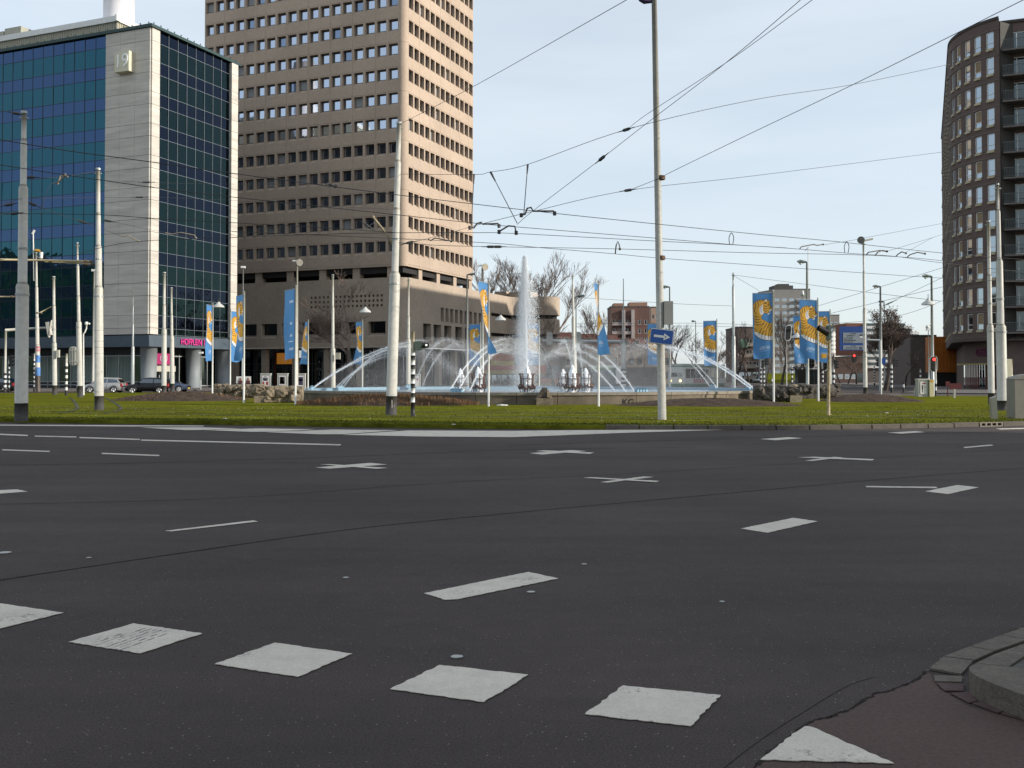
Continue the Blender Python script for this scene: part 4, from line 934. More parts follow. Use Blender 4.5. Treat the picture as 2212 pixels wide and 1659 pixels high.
mb = MB(); mb.box(-.42, -.55, 0, .42, .4, .38); mb.build('plinth', stone, pw_)
for k in range(5):
    for s_ in (-1, 1):
        mb = MB(); z = .40+k*.085; x0 = .12; x1 = .46-k*.05
        mb.add([(s_*x0, -.5+k*.05, z+.07), (s_*x1, -.42+k*.04, z-.12), (s_*x1, .4, z-.12), (s_*x0, .4, z+.07), (s_*x0, -.5+k*.05, z+.14), (s_*x1, -.42+k*.04, z-.05), (s_*x1, .4, z-.05), (s_*x0, .4, z+.14)], ((0, 1, 2, 3), (4, 5, 6, 7), (0, 1, 5, 4), (1, 2, 6, 5), (2, 3, 7, 6), (3, 0, 4, 7))); mb.build('carved_fold', stone, pw_)
mb = MB(); mb.box(-.13, -.35, .38, .13, .4, .93); mb.build('spine', stone_d, pw_)
# ================================================================ tram and lamp poles
def tram_pole(bx, by, tx, ty, D, secs, label, m=offw, base=.45, group='tapered poles carrying the tram wires', extra=None, btm=pole_dark, gz=.13):
    """secs: (height fraction, width in metres) sections from the ground"""
    p0 = Vector((XW(bx, D), D, gz)); top = W(tx, ty, D); H = top.z-gz; lean = Vector((top.x-p0.x, 0, 0))
    t = thing('tram_pole', label, 'pole', p0, 0, group)
    def at(f): return Vector((lean.x*f, 0, H*f))
    for i, (f0, w) in enumerate(secs):
        f1 = secs[i+1][0] if i+1 < len(secs) else 1.0; mb = MB(); w2 = secs[i+1][1] if i+1 < len(secs) else w*.85; r0, r1 = w/2, w/2*.985
        f0_ = f0 if i else base/H
        pts = [at(f0_), at(max(f0_, f1-.03*1.2/H*1.2))]; rad = [r0, r1]
        if i+1 < len(secs): pts += [at(f1), at(f1)+Vector((0, 0, .12))]; rad += [r1*.97, w2/2]
        mb.tube(pts, rad, 16); mb.build('shaft', m if i < 3 or True else pole_g, t, True)
    if base: mb = MB(); mb.tube([(0, 0, -.05), at(base/H)], secs[0][1]/2*1.03, 16); mb.build('foot', btm, t, True)
    mb = MB(); mb.tube([at(1), at(1)+Vector((0, 0, .08))], secs[-1][1]/2*1.25, 10); mb.tube([at(.985)-Vector((.15, 0, 0)), at(.985)+Vector((.15, 0, 0))], .03, 6); mb.build('cap', pole_g, t)
    if len(secs) > 1:
        for f in (secs[1][0]*.93, (secs[1][0]+.12)):
            w = [s for s in secs if s[0] <= f][-1][1]; mb = MB(); mb.tube([at(f), at(f)+Vector((0, 0, .06))], w/2+.018, 12); mb.build('clamp', pole_g, t)
    return t, at, H
T1, at1, H1 = tram_pole(47, 905, 52, 245, 33.9, [(0, .42), (.435, .30), (.755, .205), (.905, .165)], 'thick grey tapered tram pole standing in shade on the lawn, nearest of the row', base=.56)
T2, at2, H2 = tram_pole(215, 885, 212, 367, 43.3, [(0, .375), (.505, .28), (.675, .20), (.81, .17)], 'bright cream tapered tram pole with paper bands, beside the silver hatchback', base=.62)
mb = MB()
for f in (.075, .235, .26, .285, .33): mb.tube([at2(f), at2(f)+Vector((0, 0, .022))], .192, 14)
mb.build('band', pole_g, T2)
T3, at3, H3 = tram_pole(845, 896, 862, 268, 38, [(0, .41), (.48, .27), (.70, .235), (.865, .18)], 'leaning cream tram pole with a torn sticker on its black foot', base=.72)
mb = MB(); mb.quad((.05, -.212, .28), (.15, -.155, .30), (.155, -.155, .56), (.045, -.213, .58)); mb.build('sticker', M('torn_sticker', (.35, .33, .30), .8, var=.4, scale=20), T3)
mb = MB(); mb.tube([at3(.585)+Vector((-.1, 0, 0)), at3(.585)+Vector((-.45, 0, .52)), at3(.585)+Vector((-.82, 0, .98))], [.05, .05, .04], 8); mb.ball(at3(.585)+Vector((-.86, 0, 1.04)), .07, 8); mb.build('bracket_arm', M('rusty_cream', (.30, .24, .16), .8, var=.4, scale=12), T3)
T5, at5, H5 = tram_pole(2165, 884, 2155, 400, 43.3, [(0, .42), (.37, .28), (.66, .17), (.88, .10)], 'thick pale tram pole beside the steel bollard, before the brick block', base=.42, m=offw)
T6, at6, H6 = tram_pole(2141, 871, 2135, 480, 52, [(0, .32), (.43, .21), (.70, .16)], 'slimmer pale tram pole close behind the thick one before the brick block', base=.6)
T7, at7, H7 = tram_pole(174, 857, 167, 526, 70, [(0, .36), (.485, .22), (.65, .19), (.85, .12)], 'tall white tram pole with a rounded sign on its side', base=.8)
T8, at8, H8 = tram_pole(119, 851, 116, 599, 80, [(0, .36), (.435, .25), (.75, .2)], 'short white tram pole with a small box, between the nearer poles', base=.75)
T10, at10, H10 = tram_pole(354.6, 853, 355, 590, 77, [(0, .38), (.535, .24), (.73, .2)], 'white tram pole in front of the black hatchback bonnet side', base=.75)
T11, at11, H11 = tram_pole(373, 848, 370, 623, 92, [(0, .38), (.535, .24), (.74, .18)], 'white tram pole behind the black hatchback boot', base=.8)
T12, at12, H12 = tram_pole(287, 838, 287.6, 629, 112, [(0, .36), (.43, .2), (.66, .12), (.85, .06)], 'thin grey pole in front of the travertine corner', base=.3, m=pole_g)
T13, at13, H13 = tram_pole(720, 842, 718.7, 595, 92, [(0, .43), (.37, .26), (.72, .2)], 'white tram pole behind the basin with a grey signal box', base=.3)
T14, at14, H14 = tram_pole(882, 842, 882.6, 602, 92, [(0, .42), (.46, .26), (.66, .18)], 'white tram pole behind the basin between the leaning pole and the tree', base=.3)
T15, at15, H15 = tram_pole(1241, 842, 1236.7, 594, 92, [(0, .44), (.35, .34), (.63, .22), (.9, .15)], 'pale tram pole crossing the grey gantry beam behind the fountain', base=.3)
T16, at16, H16 = tram_pole(1585, 843, 1583.8, 591, 92, [(0, .36), (.465, .24), (.89, .15)], 'grey tram pole between two tiger flags near the road', base=.3, m=pole_g)
T17, at17, H17 = tram_pole(1869, 857, 1865, 522, 70, [(0, .29), (.28, .22), (.56, .17), (.8, .13)], 'pale pole with a round floodlight on top, beside the blue direction sign', base=.7)
T9, at9, H9 = tram_pole(83, 845, 78, 547, 96, [(0, .42), (.33, .34), (.53, .27), (.75, .2)], 'white pole covered with pink and blue stickers, topped by a sunlit lamp', base=.0)
mb = MB(); mb.tube([at9(0), at9(.115)], .215, 12); mb.build('foot', M('brown_foot', (.08, .06, .05), .8, var=.3), T9)
for f, m_, hh in ((.115, 'sticker_blue', .8), (.21, 'sticker_blue', .7), (.29, 'sticker_pink', .5)):
    mb = MB(); p = at9(f); mb.tube([p, p+Vector((0, 0, hh))], .221, 10, cap=False); mb.build('sticker', M(m_, (.08, .2, .45) if 'blue' in m_ else (.45, .2, .22), .7, var=.5, scale=8), T9)
def head_round(t, p, r, d, name='lamp_head'):        # round floodlight: bowl + glass
    mb = MB(); p = Vector(p); d = Vector(d).normalized(); mb.tube([p-d*r*.7, p-d*r*.2, p+d*r*.12], [r*.35, r*.85, r], 16); o = mb.build(name, pole_g, t, True)
    mb = MB(); mb.tube([p+d*r*.13, p+d*r*.15], r*.92, 16); mb.build('lens', M('lamp_lens', (.30, .30, .28), .15, metal=.7, var=.2, scale=6), o)
def head_flat(t, p, L, d, name='lamp_head', m=None):
    p = Vector(p); d = Vector(d).normalized(); mb = MB(); mb.tube([p, p+d*L*.3, p+d*L*.7, p+d*L], [.05, .11, .15, .06], 8); o = mb.build(name, m or M('lamp_green', (.10, .13, .12), .5, var=.1), t, True)
    mb = MB(); c = p+d*L*.65; mb.tube([c+Vector((0, 0, -.05))-d*.2, c+Vector((0, 0, -.17)), c+Vector((0, 0, -.05))+d*.2], [.04, .1, .04], 6); mb.build('lens', M('lamp_glass', (.5, .5, .48), .2, var=0), o)
head_round(T17, at17(1)+Vector((-.2, -.1, .1)), .26, (-.35, -.8, -.1)); mb = MB(); mb.cbox(at17(1)+Vector((.3, 0, .12)), (.7, .25, .12), 0, 0, -.2); mb.build('gear_box', offw, T17)
mb = MB(); mb.ball(at9(1)+Vector((.12, 0, .25)), .26, 10, 0, (1.15, 1, .65)); mb.build('lamp_head', M('sunlit_lamp', (.75, .42, .06), .3, metal=.8, var=.25, scale=5), T9)  # yellow sunlight on the lamp head is put into its colour
mb = MB(); mb.tube([at9(1)+Vector((.5, 0, -.5)), at9(1)+Vector((.5, 0, .1))], [.14, .17], 10); mb.tube([at9(.98), at9(.98)+Vector((.5, 0, -.3))], .04, 6); mb.build('camera', white_m, T9)
mb = MB(); mb.tube([at9(.8)+Vector((-.25, 0, 0)), at9(1)+Vector((-.3, 0, 1.9))], .05, 6); mb.cbox(at9(1)+Vector((-.28, 0, 2.05)), (.15, .15, .42), 0, 0, .5); mb.build('mast', white_m, T9)
# wide guide pole with arrow sign
t4 = thing('lamp_pole', 'tall plain grey lamp pole carrying the tilted blue arrow sign', 'pole', (XW(1430, 33.9), 33.9, .13))
top = W(1412, -60, 33.9); mb = MB(); mb.tube([(0, 0, -.05), (top.x-t4.location.x, 0, top.z-.13)], [.145, .088], 20); mb.build('shaft', M('warm_grey_pole', (.36, .35, .31), .55, var=.08, scale=2, var2=.12, scale2=9), t4, True)
lp0 = W(1412, 2, 33.9)-t4.location; mb = MB(); mb.tube([lp0+Vector((.0, 0, -.02)), lp0+Vector((-.32, 0, 0)), lp0+Vector((-.5, 0, .06))], [.05, .11, .06], 10); mb.build('lamp_arm', M('lamp_purple', (.03, .02, .06), .4, var=0), t4)
bx_ = W(1443.5, 676, 33.75)-t4.location; mb = MB(); mb.cbox(bx_, (.30, .22, .79)); bb = mb.build('control_box', M('box_grey', (.24, .24, .22), .6, var=.1), t4)
text('marking', '14', .09, blk, bx_+t4.location+Vector((0, -.13, .1)), (0, -1), bb, .002) if False else None
for py in (384, 557): q_ = W(1428, py, 33.9)-t4.location; mb = MB(); mb.tube([q_+Vector((-.1, 0, 0)), q_+Vector((.14, 0, 0))], .05, 6); mb.tube([q_-Vector((0, 0, .07)), q_+Vector((0, 0, .07))], .135, 14); mb.build('clamp', M('rust', (.12, .07, .04), .8, var=.4, scale=20), t4)
sgc = W(1429.5, 727, 33.55); sg = thing('arrow_sign', 'tilted blue rectangular sign with a white arrow pointing sideways', 'road sign', sgc, 0)
sg.rotation_euler = (0, math.radians(7), math.radians(-4))
def rrect(w, h, r, n=5): return [(sx*(w/2-r)+r*math.cos(a), sy*(h/2-r)+r*math.sin(a)) for sx, sy, a0 in ((1, 1, 0), (-1, 1, 90), (-1, -1, 180), (1, -1, 270)) for a in [math.radians(a0+90*i/n) for i in range(n+1)]]
def vplate(poly, y0, y1, name, m, parent):
    n = len(poly); mb = MB(); mb.add([(x, y0, z) for x, z in poly]+[(x, y1, z) for x, z in poly], [(i, (i+1) % n, n+(i+1) % n, n+i) for i in range(n)]+[tuple(range(n)), tuple(range(2*n-1, n-1, -1))]); return mb.build(name, m, parent)
sb_ = M('sign_blue', (.012, .06, .24), .35, var=.08, scale=5); vplate(rrect(.78, .50, .05), -.008, .02, 'border', M('sign_white', (.48, .50, .53), .4, var=.05), sg); vplate(rrect(.735, .455, .04), -.014, -.009, 'panel', sb_, sg)
vplate([(-.27, .04), (.07, .04), (.07, .12), (.28, 0), (.07, -.12), (.07, -.04), (-.27, -.04)], -.019, -.0145, 'arrow', MATS['sign_white'], sg); vplate([(.10, .02), (.14, .03), (.155, -.01), (.12, -.03)], -.021, -.0192, 'sticker', blk, sg)
vplate(rrect(.80, .52, .05), .021, .03, 'rim', alu_d, sg); mb = MB(); mb.cbox((0, .12, 0), (.3, .2, .06)); mb.build('bracket', pole_g, sg)
# ================================================================ flags
def raster_tiger(w=160, h=512):
    img = np.zeros((h, w, 4), np.float32); img[..., :3] = (.075, .235, .50); img[..., 3] = 1
    yy, xx = np.mgrid[0:h, 0:w]; X = xx/w*100; Y = yy/h*330
    def fill(poly, col):
        inside_ = np.zeros((h, w), bool); n = len(poly)
        for i in range(n):
            x0, y0 = poly[i]; x1, y1 = poly[i-1]; c = (y0 > Y) != (y1 > Y)
            with np.errstate(divide='ignore', invalid='ignore'): xi = (x1-x0)*(Y-y0)/(y1-y0+1e-9)+x0
            inside_ ^= c & (X < xi)
        img[inside_, :3] = col
    def line(pts, wd, col=(.02, .02, .03)):
        P = smooth_poly([Vector(p) for p in pts], 6, False)
        for i in range(len(P)-1):
            a, b = P[i], P[i+1]; f = 1-abs(2*i/(len(P)-1)-.7)*.5; d = b-a; L2 = d.length_squared+1e-6; t = np.clip(((X-a.x)*d.x+(Y-a.y)*d.y)/L2, 0, 1); dd = np.hypot(X-a.x-t*d.x, Y-a.y-t*d.y); img[dd < wd*f/2, :3] = col
    Yl, Wh, K = (.68, .36, .045), (.75, .75, .78), (.02, .02, .03)
    body = [(2,60),(10,46),(24,36),(40,31),(52,32),(58,36),(63,30),(73,26),(75,36),(80,38),(86,34),(88,44),(86,52),(92,62),(98,74),(98,84),(92,92),(84,96),(78,98),(74,104),(66,98),(56,102),(47,112),(44,122),(50,132),(62,138),(76,146),(88,152),(100,156),(100,236),(80,238),(60,234),(40,226),(20,214),(8,200),(6,170),(8,140),(4,110)]
    P = [tuple(p) for p in smooth_poly([Vector(p) for p in body], 3)]
    fill(P, Yl); fill([(8,200),(20,214),(40,226),(60,234),(80,238),(100,236),(100,216),(84,218),(66,214),(48,208),(28,198),(14,190)], Wh)
    fill([(44,60),(52,54),(50,80),(56,98),(50,108),(38,104),(34,88),(36,70)], Wh); fill([(74,104),(78,98),(90,94),(86,104),(80,110)], Wh); fill([(60,40),(66,32),(72,30),(70,40)], Wh); fill([(82,84),(98,80),(96,90),(84,92)], Wh)
    line([p for p in body[:13]], 2.2); line(body[12:29], 2.2); line([(100,238),(80,239),(60,236),(40,228),(20,216),(7,201)], 3.2); line([(46,58),(42,70),(42,84),(48,98)], 3, (.05,.08,.25))
    for s_ in [[(14,46),(16,64),(12,80)],[(24,38),(30,56),(24,74)],[(36,33),(40,44)],[(48,33),(52,42)],[(6,66),(10,92),(22,106)],[(6,112),(20,118),(40,116)],[(6,126),(22,132),(42,126)],[(8,140),(26,146),(46,138)],[(8,154),(30,158),(56,148)],
               [(56,52),(66,50),(74,54)],[(56,62),(66,66),(76,62)],[(54,72),(66,78),(78,74)],[(54,82),(66,90),(78,86)],[(62,46),(72,44)],[(78,56),(84,58),(78,61)],[(80,44),(84,50)],[(90,64),(93,72)],[(88,72),(90,78)],
               [(60,142),(52,156),(38,166)],[(74,148),(62,166),(50,180)],[(84,154),(74,174),(60,196)],[(96,158),(88,180),(78,200)],[(100,176),(94,196),(90,214)],[(46,172),(36,192),(28,210)],[(58,186),(46,206),(42,224)],[(70,192),(62,212),(60,232)],[(80,202),(78,220),(78,236)],[(92,208),(92,236)],[(6,176),(20,184)],[(10,188),(18,194)]]: line(s_, 3.4)
    for k in range(8): x = 40+k*6.2; line([(x, 268), (x+(k % 3)*1.2, 275), (x-(k % 2)*1.5, 283)], 2.6, (.62, .68, .80))
    line([(40, 266), (88, 266)], 1.2, (.5, .62, .8)); line([(38, 290), (90, 290)], 1.6, (.45, .62, .82)); line([(34, 276), (36, 286)], 3, (.65, .35, .12))
    im = bpy.data.images.new('tiger_banner_print', w, h); a = img[::-1].copy(); a[..., :3] = np.clip(a[..., :3], 0, 1)
    a[..., :3] = np.where(a[..., :3] <= .0031308, a[..., :3]*12.92, 1.055*a[..., :3]**(1/2.4)-.055); im.pixels.foreach_set(a.ravel()); im.pack(); return im
def raster_back(w=96, h=256):
    a = np.zeros((h, w, 4), np.float32); a[..., 3] = 1; a[..., :3] = (.075, .235, .50); 
    for (y, n_) in ((40, 3), (120, 2), (165, 2), (215, 3)):
        for k in range(n_): a[y:y+9, 48+k*13:55+k*13, :3] = (.65, .72, .82)
    a[190:193, 36:80, :3] = (.6, .7, .8); a = a[::-1].copy(); a[..., :3] = np.where(a[..., :3] <= .0031308, a[..., :3]*12.92, 1.055*a[..., :3]**(1/2.4)-.055)
    im = bpy.data.images.new('blue_banner_print', w, h); im.pixels.foreach_set(a.ravel()); im.pack(); return im
def printed(name, im, rough=.45, transl=.25):
    m = bpy.data.materials.new(name); m.use_nodes = True; n = m.node_tree.nodes; l = m.node_tree.links; b = n['Principled BSDF']; t = n.new('ShaderNodeTexImage'); t.image = im; l.new(t.outputs[0], b.inputs['Base Color']); b.inputs['Roughness'].default_value = rough
    if transl:
        tr = n.new('ShaderNodeBsdfTranslucent'); mxs = n.new('ShaderNodeMixShader'); mxs.inputs[0].default_value = transl; l.new(t.outputs[0], tr.inputs[0]); l.new(b.outputs[0], mxs.inputs[1]); l.new(tr.outputs[0], mxs.inputs[2]); l.new(mxs.outputs[0], n['Material Output'].inputs[0])
    return m
flag_t = printed('tiger_banner', raster_tiger()); flag_b = printed('blue_banner', raster_back())
def flag(px, top_y, D, fw_px, label, base_y=None, m=flag_t, yaw=0.0, wave=.08, skew=0.0, seed=1, flip=False, fh=3.55, fold=0.0, cat='flagpole'):
    """pole with a hanging banner; fw_px: how wide the banner shows at that place, negative to the left"""
    H = W(px, top_y, D).z-.13; t = thing('flagpole', label, 'flag', (XW(px, D), D, .13), 0, 'flagpoles with tall blue banners round the fountain')
    mb = MB(); mb.tube([(0, 0, -.05), (0, 0, 2.6), (0, 0, H)], [.055, .048, .036], 10); mb.build('pole', M('flagpole_white', (.60, .60, .56), .4, var=.05), t, True)
    mb = MB(); mb.ball((0, 0, H+.03), .045, 8); mb.build('finial', alu, t)
    FW = 1.06; w = fw_px/F_PX*D; s = 1 if w > 0 else -1; c = min(1, abs(w)/FW); ya = math.acos(c)*(-1 if flip else 1)
    dx, dy = s*c, math.sin(ya); mb = MB(); nx, nz_ = 14, 34; r = random.Random(seed); ph = r.uniform(0, 6); r2 = r.uniform(0, 6)
    V = []; UV = []
    for j in range(nz_+1):
        v = j/nz_
        for i in range(nx+1):
            u = i/nx; low = v**1.5; tw = fold*low
            ddx = dx*math.cos(tw)-dy*math.sin(tw); ddy = dx*math.sin(tw)+dy*math.cos(tw)
            off = wave*u*(math.sin(u*5+v*4+ph)+.6*math.sin(v*9-u*4+r2))*(.3+low); x = .05*s+ddx*FW*u*(1-.05*low)+off*dy*1.0; y = ddy*FW*u+off*(.9 if abs(c) > .5 else .3)
            V.append((x, y, H-.12-v*fh-skew*u*(.3+v)+.03*math.sin(u*6+ph)*v)); UV.append((1-u if s < 0 else u, 1-v))
    F_ = [(j*(nx+1)+i, j*(nx+1)+i+1, (j+1)*(nx+1)+i+1, (j+1)*(nx+1)+i) for j in range(nz_) for i in range(nx)]
    me = bpy.data.meshes.new('banner'); me.from_pydata(V, [], F_); ul = me.uv_layers.new(name='UV')
    for li_, l in enumerate(me.loops): ul.data[li_].uv = UV[l.vertex_index]
    me.materials.append(m); me.polygons.foreach_set('use_smooth', [True]*len(F_)); link('banner', me, t)
    mb = MB(); mb.tube([(0, 0, H-.1), (.05*s+dx*FW, dy*FW, H-.1-skew*.3)], .016, 6); mb.build('crossbar', alu, t); return t
flag(459, 657, 64, -1.2, 'flagpole beside the parked cars, its blue banner turned almost edge-on', seed=2, wave=.05, flip=True)
flag(497.5, 669, 70, 11, 'flagpole by the glass block end, its narrow tiger banner blown away from the cars', seed=3, wave=.05)
flag(527, 632, 55.4, -25, 'flagpole with a half-turned tiger banner before the white edge of the glass block', seed=4, skew=.12)
flag(638.5, 619, 51.8, -30, 'flagpole with a plain blue banner seen from the back', m=flag_b, seed=5, skew=.18, wave=.05)
flag(665.5, 692, 83, -11, 'distant flagpole with a twisted tiger banner beside the round street lamp', seed=6, fold=.6)
flag(783, 692, 83, -17, 'distant flagpole with a tiger banner in front of the bare tree', seed=7, wave=.12)
flag(1055.5, 607, 48.6, -18, 'near flagpole with a folded tiger banner left of the central jet', seed=8, fold=.75, fh=3.45, flip=True)
flag(1038, 698, 86, -24, 'distant flagpole with a flat tiger banner behind the fan of jets', seed=9, wave=.04)
flag(1165, 698, 87, -26, 'distant flagpole with a tiger banner seen through the central jet', seed=10, wave=.05)
flag(1293, 609, 48.8, -10, 'near flagpole with a banner folded edge-on before the row of houses', seed=11, fold=.75, fh=3.45, flip=True)
flag(1424, 697, 86, -22, 'distant flagpole with its banner behind the arrow-sign pole', seed=12, wave=.05)
flag(1549, 690, 81, -31, 'distant flagpole with a tiger banner before the bare trees and tram', seed=13, wave=.1, skew=.1)
flag(1671, 629, 54.0, -42, 'near flagpole with the broad tiger banner before the grey tower block', seed=14, wave=.07)
flag(1767.5, 645, 59.2, -41, 'flagpole with a tiger banner overlapping the two others at the road', seed=15, wave=.09, skew=-.12)
flag(1794, 669, 69, -26, 'flagpole with a tiger banner behind the rusty signal pole', seed=16, wave=.06, skew=-.05)
flag(1746, 679, 75, -36, 'hindmost of the three overlapping flags at the road, mostly hidden', seed=17, wave=.08, skew=.05)
# ================================================================ more distant buildings
def block(name, label, cat, px0, px1, ytop, D, depth, wallm, fl_h=2.9, cols=4, ww=1.4, wh=1.3, winm=None, rz=0.0, z0=0.0, first=1.2, rails=None, side_cols=0, frame=white_m):
    x0, x1 = XW(px0, D), XW(px1, D); H = ZW(ytop, D); w = x1-x0; t = thing(name, label, cat, (x0, D, z0), rz)
    nf = max(1, int((H-first)/fl_h)); pitch = w/cols; holes = [(pitch*(c+.5)-ww/2, pitch*(c+.5)+ww/2, first+k*fl_h, first+k*fl_h+wh) for k in range(nf) for c in range(cols) if first+k*fl_h+wh < H-.3]
    F = lambda s, d, z: (s, -d, z); mb = MB(); holes_wall(mb, F, 0, w, 0, H, holes, .2); mb.build('wall', wallm, t)
    mb = MB(); mb.quad((w, 0, 0), (w, depth, 0), (w, depth, H), (w, 0, H)); mb.quad((0, 0, 0), (0, depth, 0), (0, depth, H), (0, 0, H)); mb.quad((0, depth, 0), (w, depth, 0), (w, depth, H), (0, depth, H)); mb.build('side_wall', wallm, t)
    mb = MB(); mb.box(-.1, -.1, H, w+.1, depth+.1, H+.3); mb.build('roof', M('flat_roof', (.10, .095, .09), .9), t)
    mb = MB(); mb.box(.3, .25, .2, w-.3, .3, H-.2); mb.build('core', MATS['dim_room'], t)
    f = MB(); a = .09
    for u0, u1, v0, v1 in ((0, a, 0, wh), (ww-a, ww, 0, wh), (0, ww, 0, a), (0, ww, wh-a, wh), (ww*.62, ww*.62+.07, 0, wh)): f.box(u0, .08, v0, u1, .16, v1)
    fm = f.mesh('window', frame); g = MB(); g.box(0, .13, 0, ww, .15, wh); gm = g.mesh('pane', winm or g_apt)
    for h in holes: o = link('window', fm, t, (h[0], 0, h[2])); link('pane', gm, o)
    if rails:
        for k in range(nf): mb = MB(); z = first+k*fl_h-.35; mb.box(w*rails[0], -1.2, z, w*rails[1], 0, z+.15); mb.box(w*rails[0], -1.2, z+.15, w*rails[1], -1.14, z+.95); mb.build('balcony', rails[2], t)
    return t, w, H
rb = M('red_brown_brick', (.15, .085, .07), .9, var=.15, scale=2, var2=.1, scale2=.3); gb2 = M('grey_render', (.26, .245, .225), .9, var=.06, scale=.4)
pb = M('pale_balcony', (.42, .36, .34), .8, var=.1)
t, w, H = block('brick_flats', 'red-brown brick flats with penthouse boxes on the roof, behind the arrow-sign pole', 'apartment block', 1320, 1403, 663, 320, 12, rb, 2.85, 6, 1.1, 1.5, rails=(.02, .55, pb))
for a, b, y in ((.09, .36, 654), (.5, .97, 652)): mb = MB(); mb.box(w*a, 2, H, w*b, 8, ZW(y, 320)); mb.build('penthouse', M('sunny_brick', (.30, .17, .12), .9, var=.1), t)
for a in (.28, .52): mb = MB(); mb.box(w*a, -1.5, 0, w*a+1.0, 0, H-1); mb.build('stair_shaft', pb, t)
block('brick_flats', 'narrow sunlit flats wing just beside the arrow-sign pole', 'apartment block', 1407, 1424, 664, 345, 10, M('pinkish_brick', (.36, .25, .19), .9, var=.1), 2.9, 2, .9, 1.5)
t, w, H = block('grey_tower_block', 'grey rendered apartment tower with white window bands, behind the tiger flags', 'apartment tower', 1672, 1751, 625, 440, 16, gb2, 2.9, 5, 2.2, 1.35, first=3)
mb = MB(); mb.add([(0, 0, 0), (-3.6, 14, 0), (-3.6, 14, H), (0, 0, H)], [(0, 1, 2, 3)]); mb.build('side_wall', gb2, t)
mb = MB(); mb.box(1, 3, H+.3, 9.5, 12, H+2.0); mb.box(3, 4, H+2.0, 8, 9, H+2.8); mb.build('penthouse', M('dark_plant_room', (.07, .07, .065), .8), t)
for k in range(12): mb = MB(); mb.box(w*.62, -1.1, 3+k*2.9-.3, w+.7, 0, 3+k*2.9+.6); mb.build('balcony', gb2, t)
t, w, H = block('grey_tower_wing', 'lower grey wing with balconies beside the blue direction sign', 'apartment block', 1790, 1814, 681, 420, 12, gb2, 2.9, 2, 1.8, 1.3, first=3, rails=(.4, 1.0, gb2))
t = thing('round_white_building', 'white building with a rounded end and wide window bands, behind the signal mast', 'building', (XW(1800, 300), 300, 0))
for k in range(5):
    z = ZW(762, 300)+(ZW(716, 300)-ZW(762, 300))*k/5; mb = MB(); mb.tube([(0, 3, z), (0, 3, z+.75)], 1.95, 20); mb.box(-6, 1.2, z, 0, 6, z+.75); mb.build('band', white_m, t, False)
    mb = MB(); mb.tube([(0, 3, z+.75), (0, 3, z+1.32)], 1.8, 20); mb.box(-6, 1.4, z+.75, 0, 6, z+1.32); mb.build('glazing', g_apt, t)
mb = MB(); mb.tube([(0, 3, 0), (0, 3, ZW(762, 300))], 1.8, 16); mb.box(-6, 1.4, 0, 0, 6, ZW(762, 300)); mb.build('base', M('pale_base', (.4, .38, .36), .8), t)
block('brick_balcony_block', 'brick block with deep balconies and a green awning, behind the tram pole', 'apartment block', 1594, 1640, 708, 250, 14, M('grey_brown_brick', (.15, .115, .10), .9, var=.12, scale=1.2), 2.75, 3, 1.5, 1.5, rails=(.25, .8, M('concrete_rail', (.30, .26, .22), .9)))
mb = MB(); p = W(1605, 742, 248.5); mb.box(p.x-.9, p.y, p.z-1.0, p.x+1.2, p.y+.3, p.z+1.0); 
t = thing('green_awning', 'pale green awning hanging on the brick balcony block', 'awning', (0, 0, 0)); mb.build('cloth', M('green_awning', (.16, .32, .24), .7), t)
t = thing('terraced_white_building', 'white building with stacked open terraces behind the bushy tree', 'building', (XW(1872, 240), 240, 0)); w = XW(2001, 240)-XW(1872, 240)
for k in range(8):
    z = ZW(795, 240)+k*1.36; q_ = max(0, k-5)*1.2; mb = MB(); mb.box(0, 0, z, w-q_*1.4, 8, z+.62); mb.build('terrace', white_m, t); mb = MB(); mb.box(.4, 1.2, z+.62, w-1.2-q_*1.4, 8, z+1.36); mb.build('glazing', g_dark, t)
mb = MB(); mb.box(0, .5, 0, w, 8, ZW(795, 240)); mb.build('base', M('terrace_base', (.12, .10, .09), .8), t)
mb = MB(); mb.box(-4.2, 2, 0, 1, 10, ZW(697, 240)); mb.build('stair_block', M('russet_brick', (.20, .085, .055), .9, var=.1), t)
block('brown_brick_building', 'plain brown brick building between the terraces and the orange shed', 'building', 1967, 2022, 727, 170, 10, M('plain_brown_brick', (.135, .11, .10), .9, var=.08), 9, 2, .6, .6, first=4.5)
t = thing('orange_clad_building', 'orange ribbed building tucked behind the brick block overhang', 'building', (XW(2017, 150), 150, 0)); w = 4.5; H = ZW(727, 150)
oc = M('orange_cladding', (.42, .13, .02), .6, var=.1)
for k in range(9): mb = MB(); mb.box(k*.5+.02, (k % 2)*.05, 2.2, k*.5+.48, 3, H); mb.build('panel', oc, t)
mb = MB(); mb.box(.1, .3, 0, w, 3, 2.2); mb.build('base', dark_m, t)
block('low_brick_building', 'low red-brown brick building behind the overhead traffic light', 'building', 1795, 1866, 772, 230, 10, M('low_brick', (.115, .075, .062), .9, var=.1), 3.2, 5, 1.2, 1.2, first=1)
mb = MB(); mb.box(XW(1930, 200), 200, 0, XW(2010, 200), 200.4, ZW(796, 200)); tag(mb.build('parapet_wall', M('pale_parapet', (.52, .52, .50), .7, var=.05)), 'long pale parapet of the ramp beside the bushy tree', 'wall')
